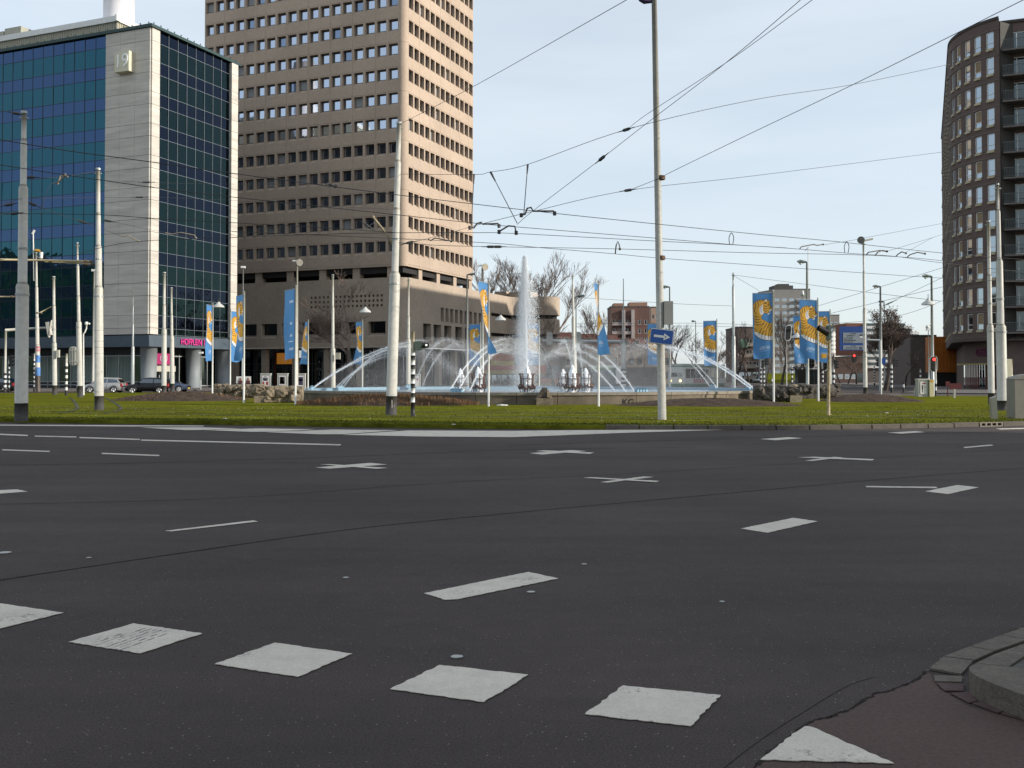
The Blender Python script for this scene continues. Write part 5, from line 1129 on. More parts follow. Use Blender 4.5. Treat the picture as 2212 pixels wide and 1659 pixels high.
# red-roofed houses behind the fountain
hr = M('maroon_tiles', (.13, .05, .04), .85, var=.2, scale=2); hw = M('house_wall', (.26, .21, .17), .9, var=.1)
for i, (px0, px1, y0, y1, lb) in enumerate([(1196, 1236, 716, 741, 'house with a maroon roof just right of the curved podium end'), (1238, 1290, 719, 742, 'house with a maroon roof behind the tram pole and gantry'), (1292, 1336, 722, 744, 'house with a maroon roof behind the edge-on flag'), (1338, 1392, 730, 747, 'low dark-roofed house in front of the brick flats'), (1394, 1452, 734, 750, 'low dark-roofed house beyond the arrow sign')]):
    D = 205; x0, x1 = XW(px0, D), XW(px1, D); t = thing('terraced_house', lb, 'house', (x0, D, 0), 0, 'row of red-roofed houses'); w = x1-x0; ze, zr = ZW(y1+4, D), ZW(y0, D)
    mb = MB(); mb.box(0, 0, 0, w, 8, ze); mb.build('wall', hw, t); mb = MB(); mb.add([(-.2, -.3, ze), (w+.2, -.3, ze), (w+.2, 4, zr), (-.2, 4, zr), (-.2, 8.3, ze), (w+.2, 8.3, ze)], [(0, 1, 2, 3), (3, 2, 5, 4), (0, 3, 4), (1, 5, 2)]); mb.build('roof', hr, t)
    for u in (.3, .7): mb = MB(); mb.box(w*u-.5, -.1, ze+.3, w*u+.5, 2, ze+1.7); o = mb.build('dormer', hw, t); mb = MB(); mb.box(w*u-.35, -.13, ze+.5, w*u+.35, -.1, ze+1.4); mb.build('pane', g_dark, o)
    for k in range(2):
        for u in (.18, .5, .82): mb = MB(); mb.box(w*u-.45, -.05, 1.2+k*2.8, w*u+.45, .05, 2.6+k*2.8); mb.build('window', g_apt, t)
t = thing('beige_shop_building', 'low beige building with a row of rounded gables behind the basin', 'shop', (XW(1252, 180), 180, 0)); w = XW(1328, 180)-XW(1252, 180)
for k in range(3): mb = MB(); x = k*w/3; zt = ZW(762, 180); mb.tube([(x+w/6, 0, zt-w/6*.5), (x+w/6, 5, zt-w/6*.5)], w/6, 14); mb.box(x, 0.01, ZW(792, 180), x+w/3-.05, 5, zt-w/6*.5); mb.build('gable_front', M('beige_wall', (.40, .34, .28), .85, var=.08), t)
mb = MB(); mb.box(-3, .5, 0, w+9, 5, ZW(793, 180)); mb.build('base', M('shop_dark', (.09, .08, .075), .8, var=.4, scale=.6), t)
t = thing('restaurant_front', 'restaurant front with orange, yellow and red panels seen through the spray', 'shop', (0, 0, 0)); D = 176
for px0, px1, y0, y1, c in [(1060, 1112, 764, 779, (.36, .10, .03)), (1060, 1112, 779, 790, (.42, .30, .05)), (1048, 1180, 790, 800, (.34, .05, .03)), (1046, 1180, 800, 808, (.40, .28, .06)), (1150, 1178, 788, 806, (.42, .10, .03)), (1166, 1212, 790, 806, (.14, .15, .17)), (1166, 1214, 817, 828, (.38, .12, .05)), (1150, 1214, 828, 840, (.38, .25, .05)), (1180, 1216, 806, 817, (.10, .09, .1))]:
    mb = MB(); a, b = W(px0, y0, D), W(px1, y1, D); k = R.uniform(0, .3); mb.box(a.x, D-k, b.z, b.x, D+1, a.z); mb.build('panel', M('rest_%d%d%d' % tuple(int(v*100) for v in c), c, .7, var=.2, scale=.6), t)
mb = MB(); mb.box(XW(1040, D), D+.2, 0, XW(1222, D), D+4, ZW(766, D)); mb.build('wall', M('restaurant_wall', (.15, .12, .10), .9, var=.2), t)
text('lettering', 'PANCAKES', .01, blk, (0, D, 1), (0, -1), t) if False else None
for k in range(9): mb = MB(); x = XW(1052+k*11, D); mb.box(x, D-.35, .2, x+.75, D-.3, ZW(810, D)); mb.build('pane', g_apt, t)
# grass bank and road surface beyond
mb = MB(); P = [(XW(1655, 230), 230), (XW(1705, 230), 230), (XW(1735, 330), 330), (XW(1655, 330), 330)]; mb.add([(*P[0], .1), (*P[1], .1), (*P[2], 2.6), (*P[3], 2.6)], [(0, 1, 2, 3)]); struct('grass_bank', mb, grass_m)
mb = MB(); mb.plate([Vector((XW(1590, 118), 118, .012)), Vector((XW(1790, 118), 118, .012)), Vector((XW(1790, 175), 175, .012)), Vector((XW(1570, 175), 175, .012))], .01); struct('paved_crossing', mb, M('pink_paving', (.17, .13, .12), .9, var=.12))
zb_ = []
for y, D, n in ((0, 160, 8), (0, 240, 6)):
    for k in range(n):
        x = XW(1805, D)+k*1.9; mb = MB(); mb.box(x, D, .004, x+1.05, D+3.2, .012); mb.build('marking', paint, road)
for px0, px1, y in ((1880, 2230, 853.5), (1800, 2230, 851), (-40, 260, 852.5), (1470, 2230, 842.5)):
    D = 3440/(y-813); mb = MB(); mb.box(XW(px0, D), D, .004, XW(px1, D), D+.35, .01); mb.build('marking', paint, road)
# ================================================================ bare trees
bark = M('bark', (.065, .05, .042), .95, var=.25, scale=5); twig = M('twig', (.15, .11, .088), .95, var=.2, scale=3)
def tree_meshes(seed, H, spread, lv=5, dens=3, trunk_f=.26, leafy=0, up=.55, rmin=.016):
    r = random.Random(seed); tr = MB(); cr = MB(); r0 = H*.017
    def grow(p, d, L, rad, l):
        n = 3 if l < 3 else 2; pts = [p]; dd = d.copy()
        for i in range(n):
            dd = (dd+Vector((r.gauss(0, .13), r.gauss(0, .13), r.gauss(.02, .08)))).normalized(); p = p+dd*L/n; pts.append(p)
        rads = [max(rmin, rad*(1-.42*i/n)) for i in range(n+1)]; (tr if l == 0 else cr).tube(pts, rads, 6 if l == 0 else (4 if l < 3 else 3), cap=False)
        if l >= lv: 
            if leafy and r.random() < leafy:
                for _ in range(3): q = pts[-1]+Vector((r.gauss(0, .12), r.gauss(0, .12), r.gauss(0, .12))); cr.tet(q, r.uniform(.03, .07))
            return
        k = dens+(1 if r.random() < .45 else 0)
        for i in range(k):
            f = r.uniform(.35, 1) if l else r.uniform(.75, 1); idx = min(n-1, int(f*n)); q = pts[idx].lerp(pts[idx+1], f*n-idx); az = r.uniform(0, 6.283); sp = spread*r.uniform(.6, 1.25)
            side = Vector((math.cos(az), math.sin(az), 0)); nd = (dd*(1-.3*sp)+side*sp*.75+Vector((0, 0, up*.35))).normalized(); grow(q, nd, L*r.uniform(.58, .82), rads[-1]*r.uniform(.55, .75), l+1)
        grow(pts[-1], dd, L*.72, rads[-1]*.85, l+1)
    grow(Vector((0, 0, 0)), Vector((0, 0, 1)), H*trunk_f, r0, 0); return tr.mesh('trunk', bark), cr.mesh('crown', twig)
TA = tree_meshes(3, 14, .8, 5, 2, .26, rmin=.012); TB = tree_meshes(8, 14, 1.0, 6, 2, .22, rmin=.010); TCc = tree_meshes(12, 14, .65, 5, 2, .22, up=.9, rmin=.012); TD = tree_meshes(24, 10, .78, 6, 3, .17, leafy=.12, rmin=.008, up=.8)
tall = tree_meshes(33, 14, .62, 6, 2, .24, up=1.1, rmin=.009)
def tree(ms, px, D, ytop, label, sx=1.0, rz=None, group='bare winter trees'):
    H = ZW(ytop, D); zmax = max(v.co.z for v in ms[1].vertices); s = H/zmax; t = thing('bare_tree', label, 'tree', (XW(px, D), D, 0), R.uniform(0, 6) if rz is None else rz, group); t.scale = (s*sx, s*sx, s); link('trunk', ms[0], t); link('crown', ms[1], t); return t
tree(TB, 766, 132, 572, 'wide bare tree in front of the tower podium and its square vents', 1.15, 1.0)
tree(tall, 1046, 240, 552, 'tall bare tree rising behind the podium, next to the concrete tower', 1.0, .4); tree(tall, 1090, 235, 548, 'tall bare tree behind the podium, directly left of the central jet', 1.1, 2.1)
tree(tall, 1170, 240, 566, 'tall spreading bare tree behind the podium, right of the central jet', 1.1, 3.3); tree(TA, 1129, 245, 575, 'tall bare tree mostly hidden by the central jet', 1.0, 5)
tree(TA, 1196, 142, 640, 'bare street tree before the rounded podium end', .9, 2.2); tree(TB, 1275, 160, 668, 'bare tree before the red-roofed houses by the slim flagpole', .8, .7); tree(TA, 1352, 165, 700, 'bare tree before the brick flats', .9, 1.4)
tree(TCc, 1307, 200, 655, 'bare tree between the edge-on flag and the brick flats', .9); tree(TCc, 1476, 170, 688, 'upright bare tree just right of the arrow sign', 1.2, .3); tree(TA, 1508, 175, 700, 'bare tree behind the tram roof', 1.0); tree(TB, 1535, 190, 712, 'bare tree behind the tiger flag above the tram', 1.0)
tree(TCc, 1588, 160, 694, 'bare tree behind the grey tram pole', .9); tree(TA, 1618, 240, 735, 'small bare tree before the brick balcony block', 1.1)
for px, D, y, lb in [(1687, 118, 668, 'slim dark street tree before the grey tower block'), (1721, 126, 690, 'slim dark street tree under the overlapping flags'), (1739, 134, 700, 'slim dark street tree behind the hindmost flag'), (1757, 150, 706, 'thin street tree just behind the shared flag edges'), (1778, 140, 700, 'thin dark street tree before the white round building')]: tree(TCc, px, D, y, lb, .75)
for px, D, y, lb in [(1656, 200, 742, 'small roadside tree on the far grass bank'), (1672, 215, 745, 'small roadside tree in the middle of the far bank'), (1700, 210, 742, 'small roadside tree at the end of the far bank')]: tree(TCc, px, D, y, lb, .6)
tree(TD, 1912, 112, 654, 'bushy tree with withered leaves before the white terraces', 1.1, 1.0)
tree(TB, 1832, 200, 748, 'small bare tree before the low red-brown building', 1.0); tree(TA, 1850, 190, 752, 'small bare tree under the blue direction sign', 1.1); tree(TB, 1815, 215, 752, 'small bare tree at the left end of the low red-brown building', 1.1); tree(TA, 1955, 150, 735, 'thin bare tree between the terraces and the brown building', 1.1); tree(TB, 1420, 210, 722, 'bare tree just left of the arrow sign, behind the tram', 1.1)
tree(TB, 1990, 230, 760, 'small dark tree beside the brown brick building', .9)
# ================================================================ lamps and signals
def lamp_post(px, yb, yt, D, label, kind='flat', side=1, L=.9, w=.14, m=None, gz=0.0):
    p = Vector((XW(px, D), D, gz)); H = W(px, yt, D).z-gz; t = thing('street_lamp', label, 'street lamp', p, 0, 'street lamps'); mb = MB(); mb.tube([(0, 0, 0), (0, 0, H*.3), (0, 0, H)], [w*.62, w*.5, w*.28], 10); mb.build('post', m or offw, t, True)
    if kind == 'flat': head_flat(t, (0, 0, H), L, (side, -.1, 0.06))
    elif kind == 'box': mb = MB(); mb.cbox((0, 0, H), (.45, .3, .22)); mb.build('lamp_head', white_m, t)
    elif kind == 'round': head_round(t, (side*.25, -.1, H), .34, (side*.5, -.8, -.05)); mb = MB(); mb.cbox((-side*.15, 0, H+.15), (.55, .25, .14)); mb.build('gear_box', white_m, t)
    elif kind == 'mast': pass
    return t
lamp_post(641, 838, 567, 96, 'street lamp with a round glass floodlight beside the plain blue flag', 'round', 1, w=.26); lamp_post(524, 836, 577, 110, 'street lamp with a small square head before the podium', 'box', w=.22, m=pole_g); lamp_post(201.6, 838, 584, 100, 'white street lamp with a square head on a banded foot', 'box', w=.24)
lamp_post(1042, 838, 577, 95, 'grey post with a round loudspeaker-like floodlight behind the near folded flag', 'round', 1, w=.3, m=pole_g); lamp_post(1009, 838, 593, 110, 'grey street lamp whose arm points at the tower edge', 'flat', 1, .9, w=.3, m=pole_g)
lamp_post(1244.5, 840, 640, 98, 'slim street lamp touching the tram pole with side arm', 'flat', 1, .85, w=.16, m=pole_g); lamp_post(1447, 840, 620, 105, 'street lamp sticking out above the grey control box', 'flat', -1, .8, w=.22, m=pole_g); lamp_post(1503, 838, 694, 180, 'small distant street lamp right of the arrow sign', 'flat', -1, .8, w=.2, m=pole_g)
lp1 = lamp_post(1744, 855, 566, 76, 'tall street lamp with a camera globe and mast, above the overlapping flags', 'flat', -1, .75, w=.2, m=pole_g); H_ = W(1744, 566, 76).z
mb = MB(); mb.tube([(.1, 0, H_-2), (.12, 0, H_+1.0)], .03, 6); mb.cbox((.0, 0, H_+1.0), (.35, .12, .05), 0, 0, -.8); mb.build('mast', pole_g, lp1); mb = MB(); mb.tube([(0, 0, H_-2.2), (-.32, 0, H_-2.2)], .03, 6); mb.ball((-.34, 0, H_-2.5), .15, 10); mb.tube([(-.34, 0, H_-2.45), (-.34, 0, H_-2.2)], [.14, .07], 8); mb.build('camera_globe', pole_g, lp1)
lamp_post(1903, 843, 619, 100, 'tall green-grey street lamp rising from the bushy tree', 'flat', -1, .8, w=.3, m=pole_g); lamp_post(1911, 843, 652, 118, 'second street lamp just beside the tall one in the bushy tree', 'flat', -1, .7, w=.16, m=pole_g); lamp_post(1918.5, 843, 672, 140, 'lowest and farthest of three street lamps in the bushy tree', 'flat', -1, .7, w=.16, m=pole_g)
lp2 = lamp_post(2014, 857, 597, 78, 'street lamp just before the brick block edge, with a camera on its side', 'flat', -1, .75, w=.26, m=pole_g); z_ = W(2007, 706, 78).z; mb = MB(); mb.tube([(0, 0, z_+.1), (-.3, 0, z_+.1)], .03, 6); mb.ball((-.36, 0, z_), .15, 10); mb.build('camera_globe', white_m, lp2)
lamp_post(2006, 843, 712, 110, 'thin grey post close to the brown brick building', 'box', w=.14, m=pole_g); lamp_post(434, 839, 762, 112, 'small post with a shallow bowl lamp before the block entrance', 'box', w=.12, m=pole_g)
def hang_lamp(px, py, D, label):
    p = W(px, py, D); t = thing('hanging_lamp', label, 'street lamp', p, 0, 'lamps hanging from the span wires'); mb = MB(); mb.tube([(0, 0, -.1), (0, 0, .0), (0, 0, .16), (0, 0, .3)], [.40, .38, .16, .05], 14); mb.build('shade', M('lamp_shade', (.5, .5, .48), .4), t, True); mb = MB(); mb.tube([(0, 0, .3), (0, 0, .55)], .02, 5); mb.build('hook', wire_m, t)
hang_lamp(789, 672, 70, 'white hanging lamp before the bare tree'); hang_lamp(472, 661, 70, 'white hanging lamp against the white edge of the glass block'); hang_lamp(1081.5, 689, 72, 'white hanging lamp before the dark slot of the podium'); hang_lamp(2005, 655, 60, 'white hanging lamp near the brick block edge'); hang_lamp(1721, 727, 75, 'white hanging lamp above the tiger flags')
red_l = M('red_signal', (.5, .02, .02), .4, var=0, emit=((1, .04, .03), 2.2)); green_b = M('signal_green', (.08, .11, .09), .5, var=.1)
def bands(t, H0, H1, r, n=None, dx=0.0, first=0):
    n = n or max(2, int((H1-H0)/.22)); h = (H1-H0)/n
    for i in range(n): mb = MB(); mb.tube([(dx, 0, H0+i*h), (dx, 0, H0+(i+1)*h)], r, 10, cap=False); mb.build('band', blk if (i+first) % 2 == 0 else whi, t)
def signal_post(px, yb, yt, label, bh=2.3, w=.15, head=None, D=None, gz=.02, top=offw, arm=None, board=False, foot=.5, grp='black and white banded signal posts'):
    D = D or (1.6-gz)*F_PX/(yb-HOR); p = Vector((XW(px, D), D, gz)); H = W(px, yt, D).z-gz; t = thing('signal_post', label, 'traffic light', p, 0, grp); bh = min(bh, H*.97)
    mb = MB(); mb.tube([(0, 0, 0), (0, 0, foot)], w*.56, 10); mb.build('foot', blk, t)
    bands(t, foot, bh, w/2, first=1)
    if H > bh+.05: mb = MB(); mb.tube([(0, 0, bh), (0, 0, H)], w*.42, 10); mb.build('post', top, t, True)
    for hd in (head or []):
        hx, hz, s, fac, col = hd; mb = MB(); n_ = 3; hh = .30*n_*s
        ax = {'front': (0, -1), 'right': (1, 0), 'left': (-1, 0), 'back': (0, 1)}[fac]
        mb.cbox((hx, 0, hz), (.28*s if fac in ('front', 'back') else .2*s, .2*s if fac in ('front', 'back') else .28*s, hh)); mb.tube([(0, 0, hz-hh*.3), (hx, 0, hz-hh*.3)], .025, 5); mb.tube([(0, 0, hz+hh*.3), (hx, 0, hz+hh*.3)], .025, 5); hb = mb.build('signal_head', blk if fac != 'back' else green_b, t)
        for k in range(3):
            z = hz+hh*(.33-.33*k); c = Vector((hx+ax[0]*.12*s, ax[1]*.12*s, z)); e = Vector((hx+ax[0]*.28*s, ax[1]*.28*s, z)); mb = MB(); mb.tube([c, e], .10*s, 10, cap=False); mb.build('hood', blk, hb); mb = MB(); mb.tube([c, c+(e-c)*.1], .085*s, 10); mb.build('lens', red_l if (col == 'red' and k == 0) else dark_m, hb)
        if board and fac == 'front':
            pl = [(hx+a, hz+b) for a, b in rrect(.52*s, hh+.28*s, .25*s)]; vplate(pl, .10*s, .12*s, 'backboard', blk, t); vplate([(hx+a, hz+b) for a, b in rrect(.60*s, hh+.36*s, .29*s)], .121*s, .13*s, 'board_rim', whi, t)
    return t
s19 = signal_post(892, 899, 716, 'black and white banded signal post with a green head facing sideways, beside the leaning pole', bh=0, D=36.4, gz=.13, w=.157, foot=.0)
for o in [c for c in s19.children]: bpy.data.objects.remove(o)
zz = [(716, 783, 'top'), (783, 796.5, 'w'), (796.5, 810, 'b'), (810, 826, 'w'), (826, 840, 'b'), (840, 855.5, 'w'), (855.5, 870, 'b'), (870, 899.5, 'b')]
zb2 = [(-9, 35, 385, 't'), (0, 385, 460, 'w'), (0, 460, 535, 'b'), (0, 535, 625, 'w'), (0, 625, 700, 'b'), (0, 700, 790, 'w'), (0, 790, 870, 'b'), (0, 870, 955, 'w'), (0, 955, 1035, 'b'), (0, 1035, 1120, 'w'), (0, 1120, 1195, 'b'), (0, 1195, 1285, 'w'), (0, 1285, 1530, 'b')]
for _, a, b, c in zb2:
    ya, yb_ = (1050+a/5.53)*.6777, (1050+b/5.53)*.6777; z1, z2 = W(893, ya, 36.4).z-.13, W(893, yb_, 36.4).z-.13
    mb = MB(); r_1 = .060 if c == 't' else .076; mb.tube([(0, 0, max(-.02, z2)), (0, 0, z1)], r_1, 12); mb.build('band' if c != 't' else 'post', {'t': M('tan_post', (.42, .36, .25), .6, var=.1), 'w': whi, 'b': blk}[c], s19, True)
zc_ = W(912, 747, 36.4).z-.13; mb = MB(); mb.cbox((.20, 0, zc_), (.26, .30, .32)); mb.tube([(0, 0, zc_+.13), (.3, 0, zc_+.13)], .015, 5); sh = mb.build('signal_head', green_b, s19)
mb = MB(); mb.tube([(.33, -.02, zc_+.02), (.57, -.06, zc_+.02)], [.12, .10], 12, cap=False); mb.build('hood', blk, sh, True); mb = MB(); mb.tube([(.5, -.17, zc_+.02), (.51, -.19, zc_+.02)], .035, 10); mb.build('lens', M('signal_white', (.8, .8, .76), .4, var=0, emit=((1, 1, .9), .6)), sh)
r18 = thing('signal_post', 'rusty tan traffic light pole standing alone on the grass, its light turned away', 'traffic light', (XW(1789, 37.8), 37.8, .13)); H18 = W(1791, 722, 37.8).z-.13
mb = MB(); mb.tube([(0, 0, -.05), (0, 0, .5), (.02, 0, H18*.5), (.03, 0, H18)], [.068, .06, .055, .04], 12); mb.build('post', M('rusty_tan', (.36, .29, .18), .8, var=.35, scale=7), r18, True)
zc_ = W(1778, 719, 37.8).z-.13; mb = MB(); mb.cbox((.02, 0, zc_), (.1, .34, .56)); mb.build('signal_head', green_b, r18); mb = MB(); mb.tube([(-.02, -.05, zc_+.0), (-.40, -.1, zc_+.2)], [.15, .11], 12, cap=False); mb.build('hood', blk, r18, True); mb = MB(); mb.tube([(-.1, 0, zc_-.36), (.1, 0, zc_-.34)], .05, 8); mb.build('clamp', M('rusty_tan', ()) if False else MATS['rusty_tan'], r18); mb = MB(); mb.cbox((-.16, 0, W(1780, 769, 37.8).z-.13), (.17, .14, .17)); mb.build('button_box', M('amber_box', (.55, .30, .03), .5, var=.1), r18)
for a in [(11.4, 847.7, 713, 'banded post with a long arm reaching over to a sideways signal, at the lawn edge', 1.9, .26, None), (19.6, 848, 776, 'thin banded post just beside the signal post with the long arm', 3.0, .16, [(.2, 3.1, 1.2, 'right', '')]), (74, 846, 762.5, 'thin banded post beside the sticker-covered pole', 3.4, .14, [(-.1, 3.6, .7, 'left', '')]),
          (143.6, 857, 764, 'banded signal post with a small black head before the office ground floor', 2.6, .19, [(-.17, 2.6, .7, 'left', '')]), (167.5, 848, 770, 'thin banded post right behind the pole with the rounded sign', 2.6, .12, None),
          (1643.5, 845, 768, 'thin banded signal post before the brick balcony block', 2.6, .16, [(.2, 2.9, .9, 'right', '')]), (1650.5, 845, 764, 'banded signal post with a dark head, next to the tram pole', 2.4, .17, [(.18, 3.2, 1.0, 'right', '')]), (1667.5, 845, 818, 'short banded post behind the broad tiger flag pole', 1.6, .14, None),
          (1699, 848, 722, 'pole with an oval black signal board tilted beside the hindmost flag', .1, .12, None), (1711, 846, 790, 'banded post under the hindmost flag', 2.6, .16, None), (1732, 847, 795, 'banded post between slim trunks under the flags', 2.2, .16, None),
          (1744.5, 849, 757, 'banded signal post with an oval black board below the flags', 2.4, .24, [(.42, 3.0, 1.15, 'front', '')]), (1777, 844, 757, 'banded signal post with an oval black board beside the rusty pole', 2.4, .18, [(.25, 2.9, 1.15, 'front', '')]), (1800.5, 850, 782, 'banded signal post with yellow box and black hood by the rusty pole', 2.2, .2, [(.2, 2.7, .9, 'right', '')]),
          (1888.6, 834, 790, 'banded post left of the bushy tree trunk', 3.0, .22, None), (1905, 848, 795, 'banded post with a black head at the bushy tree', 2.6, .2, [(-.35, 2.9, .8, 'left', '')]), (1919, 842, 797, 'banded signal post showing red under the bushy tree', 2.3, .2, [(0, 2.5, 1.25, 'front', 'red')]), (1925.7, 848, 786, 'banded signal post with dark hood at the bushy tree trunk', 2.6, .22, [(.35, 2.9, .9, 'right', '')]), (1951.5, 848, 823, 'short lone banded post right of the bushy tree', 1.2, .16, None),
          (1988, 843, 797, 'banded post just left of the red signal by the brick block', 2.0, .18, None)]:
    px, yb, yt, lb, bh, w, hd = a; t = signal_post(px, yb, yt, lb, bh, w, hd, board=bool(hd and hd[0][3] == 'front' and hd[0][4] != 'red'))
    if px == 11.4:
        D = t.location.y; e = W(101.4, 708, D)-t.location; z1 = W(11.4, 713, D).z-t.location.z; mb = MB(); mb.tube([(0, 0, z1), e], [.13, .11], 10); mb.ball(e, .13, 8); mb.build('arm', offw, t, True); c = W(106, 710, D)-t.location; mb = MB(); mb.cbox(c, (.30, .5, 1.3), 0, 0, -.18); mb.cbox((c.x+.3, c.y, c.z+.25), (.5, .1, .08)); mb.build('signal_head', MATS['pole_paint'], t)
        pl = rrect(.5, 1.75, .24); mb = MB(); n_ = len(pl); q = [Vector((c.x+.12+(b*.18), c.y+a_, c.z+b)) for a_, b in pl]; mb.add(q+[v+Vector((.06, 0, 0)) for v in q], [(i, (i+1) % n_, n_+(i+1) % n_, n_+i) for i in range(n_)]+[tuple(range(n_)), tuple(range(n_, 2*n_))]); mb.build('backboard', MATS['pole_paint'], t)
    if px == 1699:
        D = t.location.y; c = W(1702.5, 719, D)-t.location; mb = MB(); vplate([(c.x+a_+b*.08, c.z+b) for a_, b in rrect(.62, 1.55, .29)], -.05, .0, 'backboard', whi, t); vplate([(c.x+a_+b*.08, c.z+b) for a_, b in rrect(.50, 1.42, .24)], -.07, -.051, 'signal_head', blk, t); mb.tube([(c.x+.04, -.07, c.z+.25), (c.x+.04, -.2, c.z+.25)], .12, 10, cap=False); mb.build('hood', blk, t)
rs = signal_post(2021, 857, 769, 'large oval black signal board showing red before the brick block corner', 1.3, .14, None, D=76); c = W(2017.5, 786, 76)-rs.location
vplate([(c.x+a, c.z+b) for a, b in rrect(.60, 1.22, .29)], .02, .05, 'board_rim', whi, rs); vplate([(c.x+a, c.z+b) for a, b in rrect(.52, 1.14, .25)], -.02, .019, 'signal_head', blk, rs)
for k in range(3): mb = MB(); z = c.z+.34-.34*k; mb.tube([(c.x, -.03, z), (c.x, -.045, z)], .115, 14); mb.build('lens', red_l if k == 0 else dark_m, rs)
ga = thing('signal_gantry', 'horizontal arm carrying a red traffic light in front of the blue direction sign', 'traffic light', (XW(1801, 92), 92, 0)); e0, e1 = W(1801, 770, 92)-ga.location, W(1845, 769, 92)-ga.location
mb = MB(); mb.tube([(0, 0, 0), (0, 0, e0.z+.2)], [.09, .07], 10); mb.tube([e0, e1], [.05, .04], 8); mb.build('arm', pole_g, ga, True); c = W(1845, 774, 91.8)-ga.location; vplate([(c.x+a, c.z+b) for a, b in rrect(.46, .78, .2)], c.y-.02, c.y+.03, 'signal_head', blk, ga)
for k in range(3): mb = MB(); z = c.z+.24-.24*k; mb.tube([(c.x, c.y-.03, z), (c.x, c.y-.045, z)], .105 if k == 0 else .09, 14); mb.build('lens', red_l if k == 0 else dark_m, ga)
# rounded sign seen from behind on the pole, and small boxes
def pole_box(px, py, D, size, m, label, name='control_box', cat='box'): mb = MB(); p = W(px, py, D); mb.cbox(p, size); return tag(mb.build(name, m), label, cat)
t = thing('rounded_sign', 'rounded sign seen from behind on the white tram pole', 'road sign', W(158, 769, 69.6)); vplate(rrect(.62, 1.35, .28), 0, .03, 'plate', M('sign_back', (.36, .36, .33), .5, var=.08), t); mb = MB(); mb.box(-.05, -.06, -.6, .02, 0, .6); mb.box(.1, -.06, -.6, .16, 0, .6); mb.box(-.2, -.07, .35, .3, -.03, .42); mb.box(-.2, -.07, -.42, .3, -.03, -.35); mb.build('bracket', MATS['sign_back'], t)
pole_box(125.5, 764, 79.8, (.22, .2, .6), offw, 'small cream box on the short white tram pole'); pole_box(730, 769, 91.5, (.42, .4, .6), M('signal_grey', (.30, .29, .25), .6), 'grey signal box on the pole behind the basin'); pole_box(651, 765, 90, (.36, .3, .66), white_m, 'small white box on a post behind the plain blue flag')
t = thing('cctv_post', 'thin white post with a bent neck carrying small cameras', 'camera post', (XW(186, 78), 78, .13)); a, b, c = W(181, 848, 78)-t.location, W(180, 722, 78)-t.location, W(186.5, 710, 78)-t.location; mb = MB(); mb.tube([(a.x, 0, 0), b, W(183, 718, 78)-t.location, c, W(187, 700, 78)-t.location], .055, 8); mb.build('post', white_m, t, True); mb = MB(); mb.ball(W(187, 699, 78)-t.location, .16, 8); mb.cbox(W(191, 699, 78)-t.location, (.2, .15, .12)); mb.build('camera', white_m, t)
# blue direction sign
D = 88; t = thing('direction_sign', 'large blue motorway-style direction sign with grey text panels', 'road sign', W(1843, 731, D)); dsb = M('direction_blue', (.015, .055, .22), .5, var=.08, scale=2); k_ = D/F_PX
mb = MB(); mb.box(-29*k_, 0, -26*k_, 30*k_, .12, 26*k_); mb.build('panel', dsb, t); gp = M('sign_grey', (.22, .25, .28), .5, var=.05)
for (x0, x1, z0, z1) in ((-22, 24, -10, 12.5), (-22, 24, -24, -15)): mb = MB(); mb.box(x0*k_, -.02, z0*k_, x1*k_, -.001, z1*k_); mb.build('text_panel', gp, t)
tb = M('sign_text', (.03, .035, .05), .6, var=0); mb = MB(); r = random.Random(4)
for z, x0, x1 in ((10.2, -6, 6), (6.6, -14, 2), (2.8, -14, -1), (-1.2, -20, -1), (-4.4, -20, 6), (-7.8, -20, 0), (-16.6, -5, 5), (-20.5, -16, 9)):
    x = x0
    while x < x1: wd_ = r.uniform(.8, 2.2); mb.box(x*k_, -.03, (z-.75)*k_, (x+wd_)*k_, -.021, (z+.75)*k_); x += wd_+.35+(1.2 if r.random() < .15 else 0)
mb.box(14*k_, -.03, 5.6*k_, 20*k_, -.021, 8.6*k_); mb.box(13*k_, -.03, -22.6*k_, 19*k_, -.021, -18.5*k_); mb.build('print', tb, t); mb = MB(); mb.box(14*k_, -.03, 1.2*k_, 20*k_, -.021, 4.4*k_); mb.add([(14.6*k_, -.034, 1.6*k_), (19.2*k_, -.034, 1.6*k_), (19.2*k_, -.034, 4*k_)], [(0, 1, 2)]); mb.build('symbol', white_m, t)
mb = MB(); e = W(1903, 735, D)-t.location; mb.tube([(28*k_, .2, -3*k_), (e.x, .2, e.z)], .09, 8); mb.tube([(e.x, .2, e.z), (e.x, .2, -t.location.z)], .14, 8); mb.build('gantry', pole_g, t)
t = thing('street_sign', 'small blue sign on the lamp post before the bushy tree', 'road sign', W(1906, 780, 97)); vplate(rrect(.65, .6, .05), 0, .03, 'plate', sb_, t)
# grey gantry beam behind the fountain
t = thing('sign_gantry', 'grey gantry beam with two sign boxes seen from behind, across the back of the fountain', 'gantry', (XW(1347, 130), 130, 0)); a, b = W(1172, 737, 130)-t.location, W(1347, 738, 130)-t.location; mb = MB(); mb.tube([a, b], .22, 8); mb.tube([(0, 0, 0), (0, 0, b.z+.3)], [.3, .26], 12); mb.build('beam', pole_g, t)
mb = MB(); mb.tube([(0, 0, b.z+.3), (0, 0, W(1342, 602, 130).z)], [.09, .05], 8); mb.build('mast', pole_g, t)
for px in (1187, 1249): c = W(px, 731, 129.6)-t.location; vplate([(c.x+a_, c.z+b_) for a_, b_ in rrect(.8, 1.7, .3)], c.y, c.y+.1, 'sign_box', MATS['sign_back'], t)
bands(t, 0, 2.6, .34, 9)
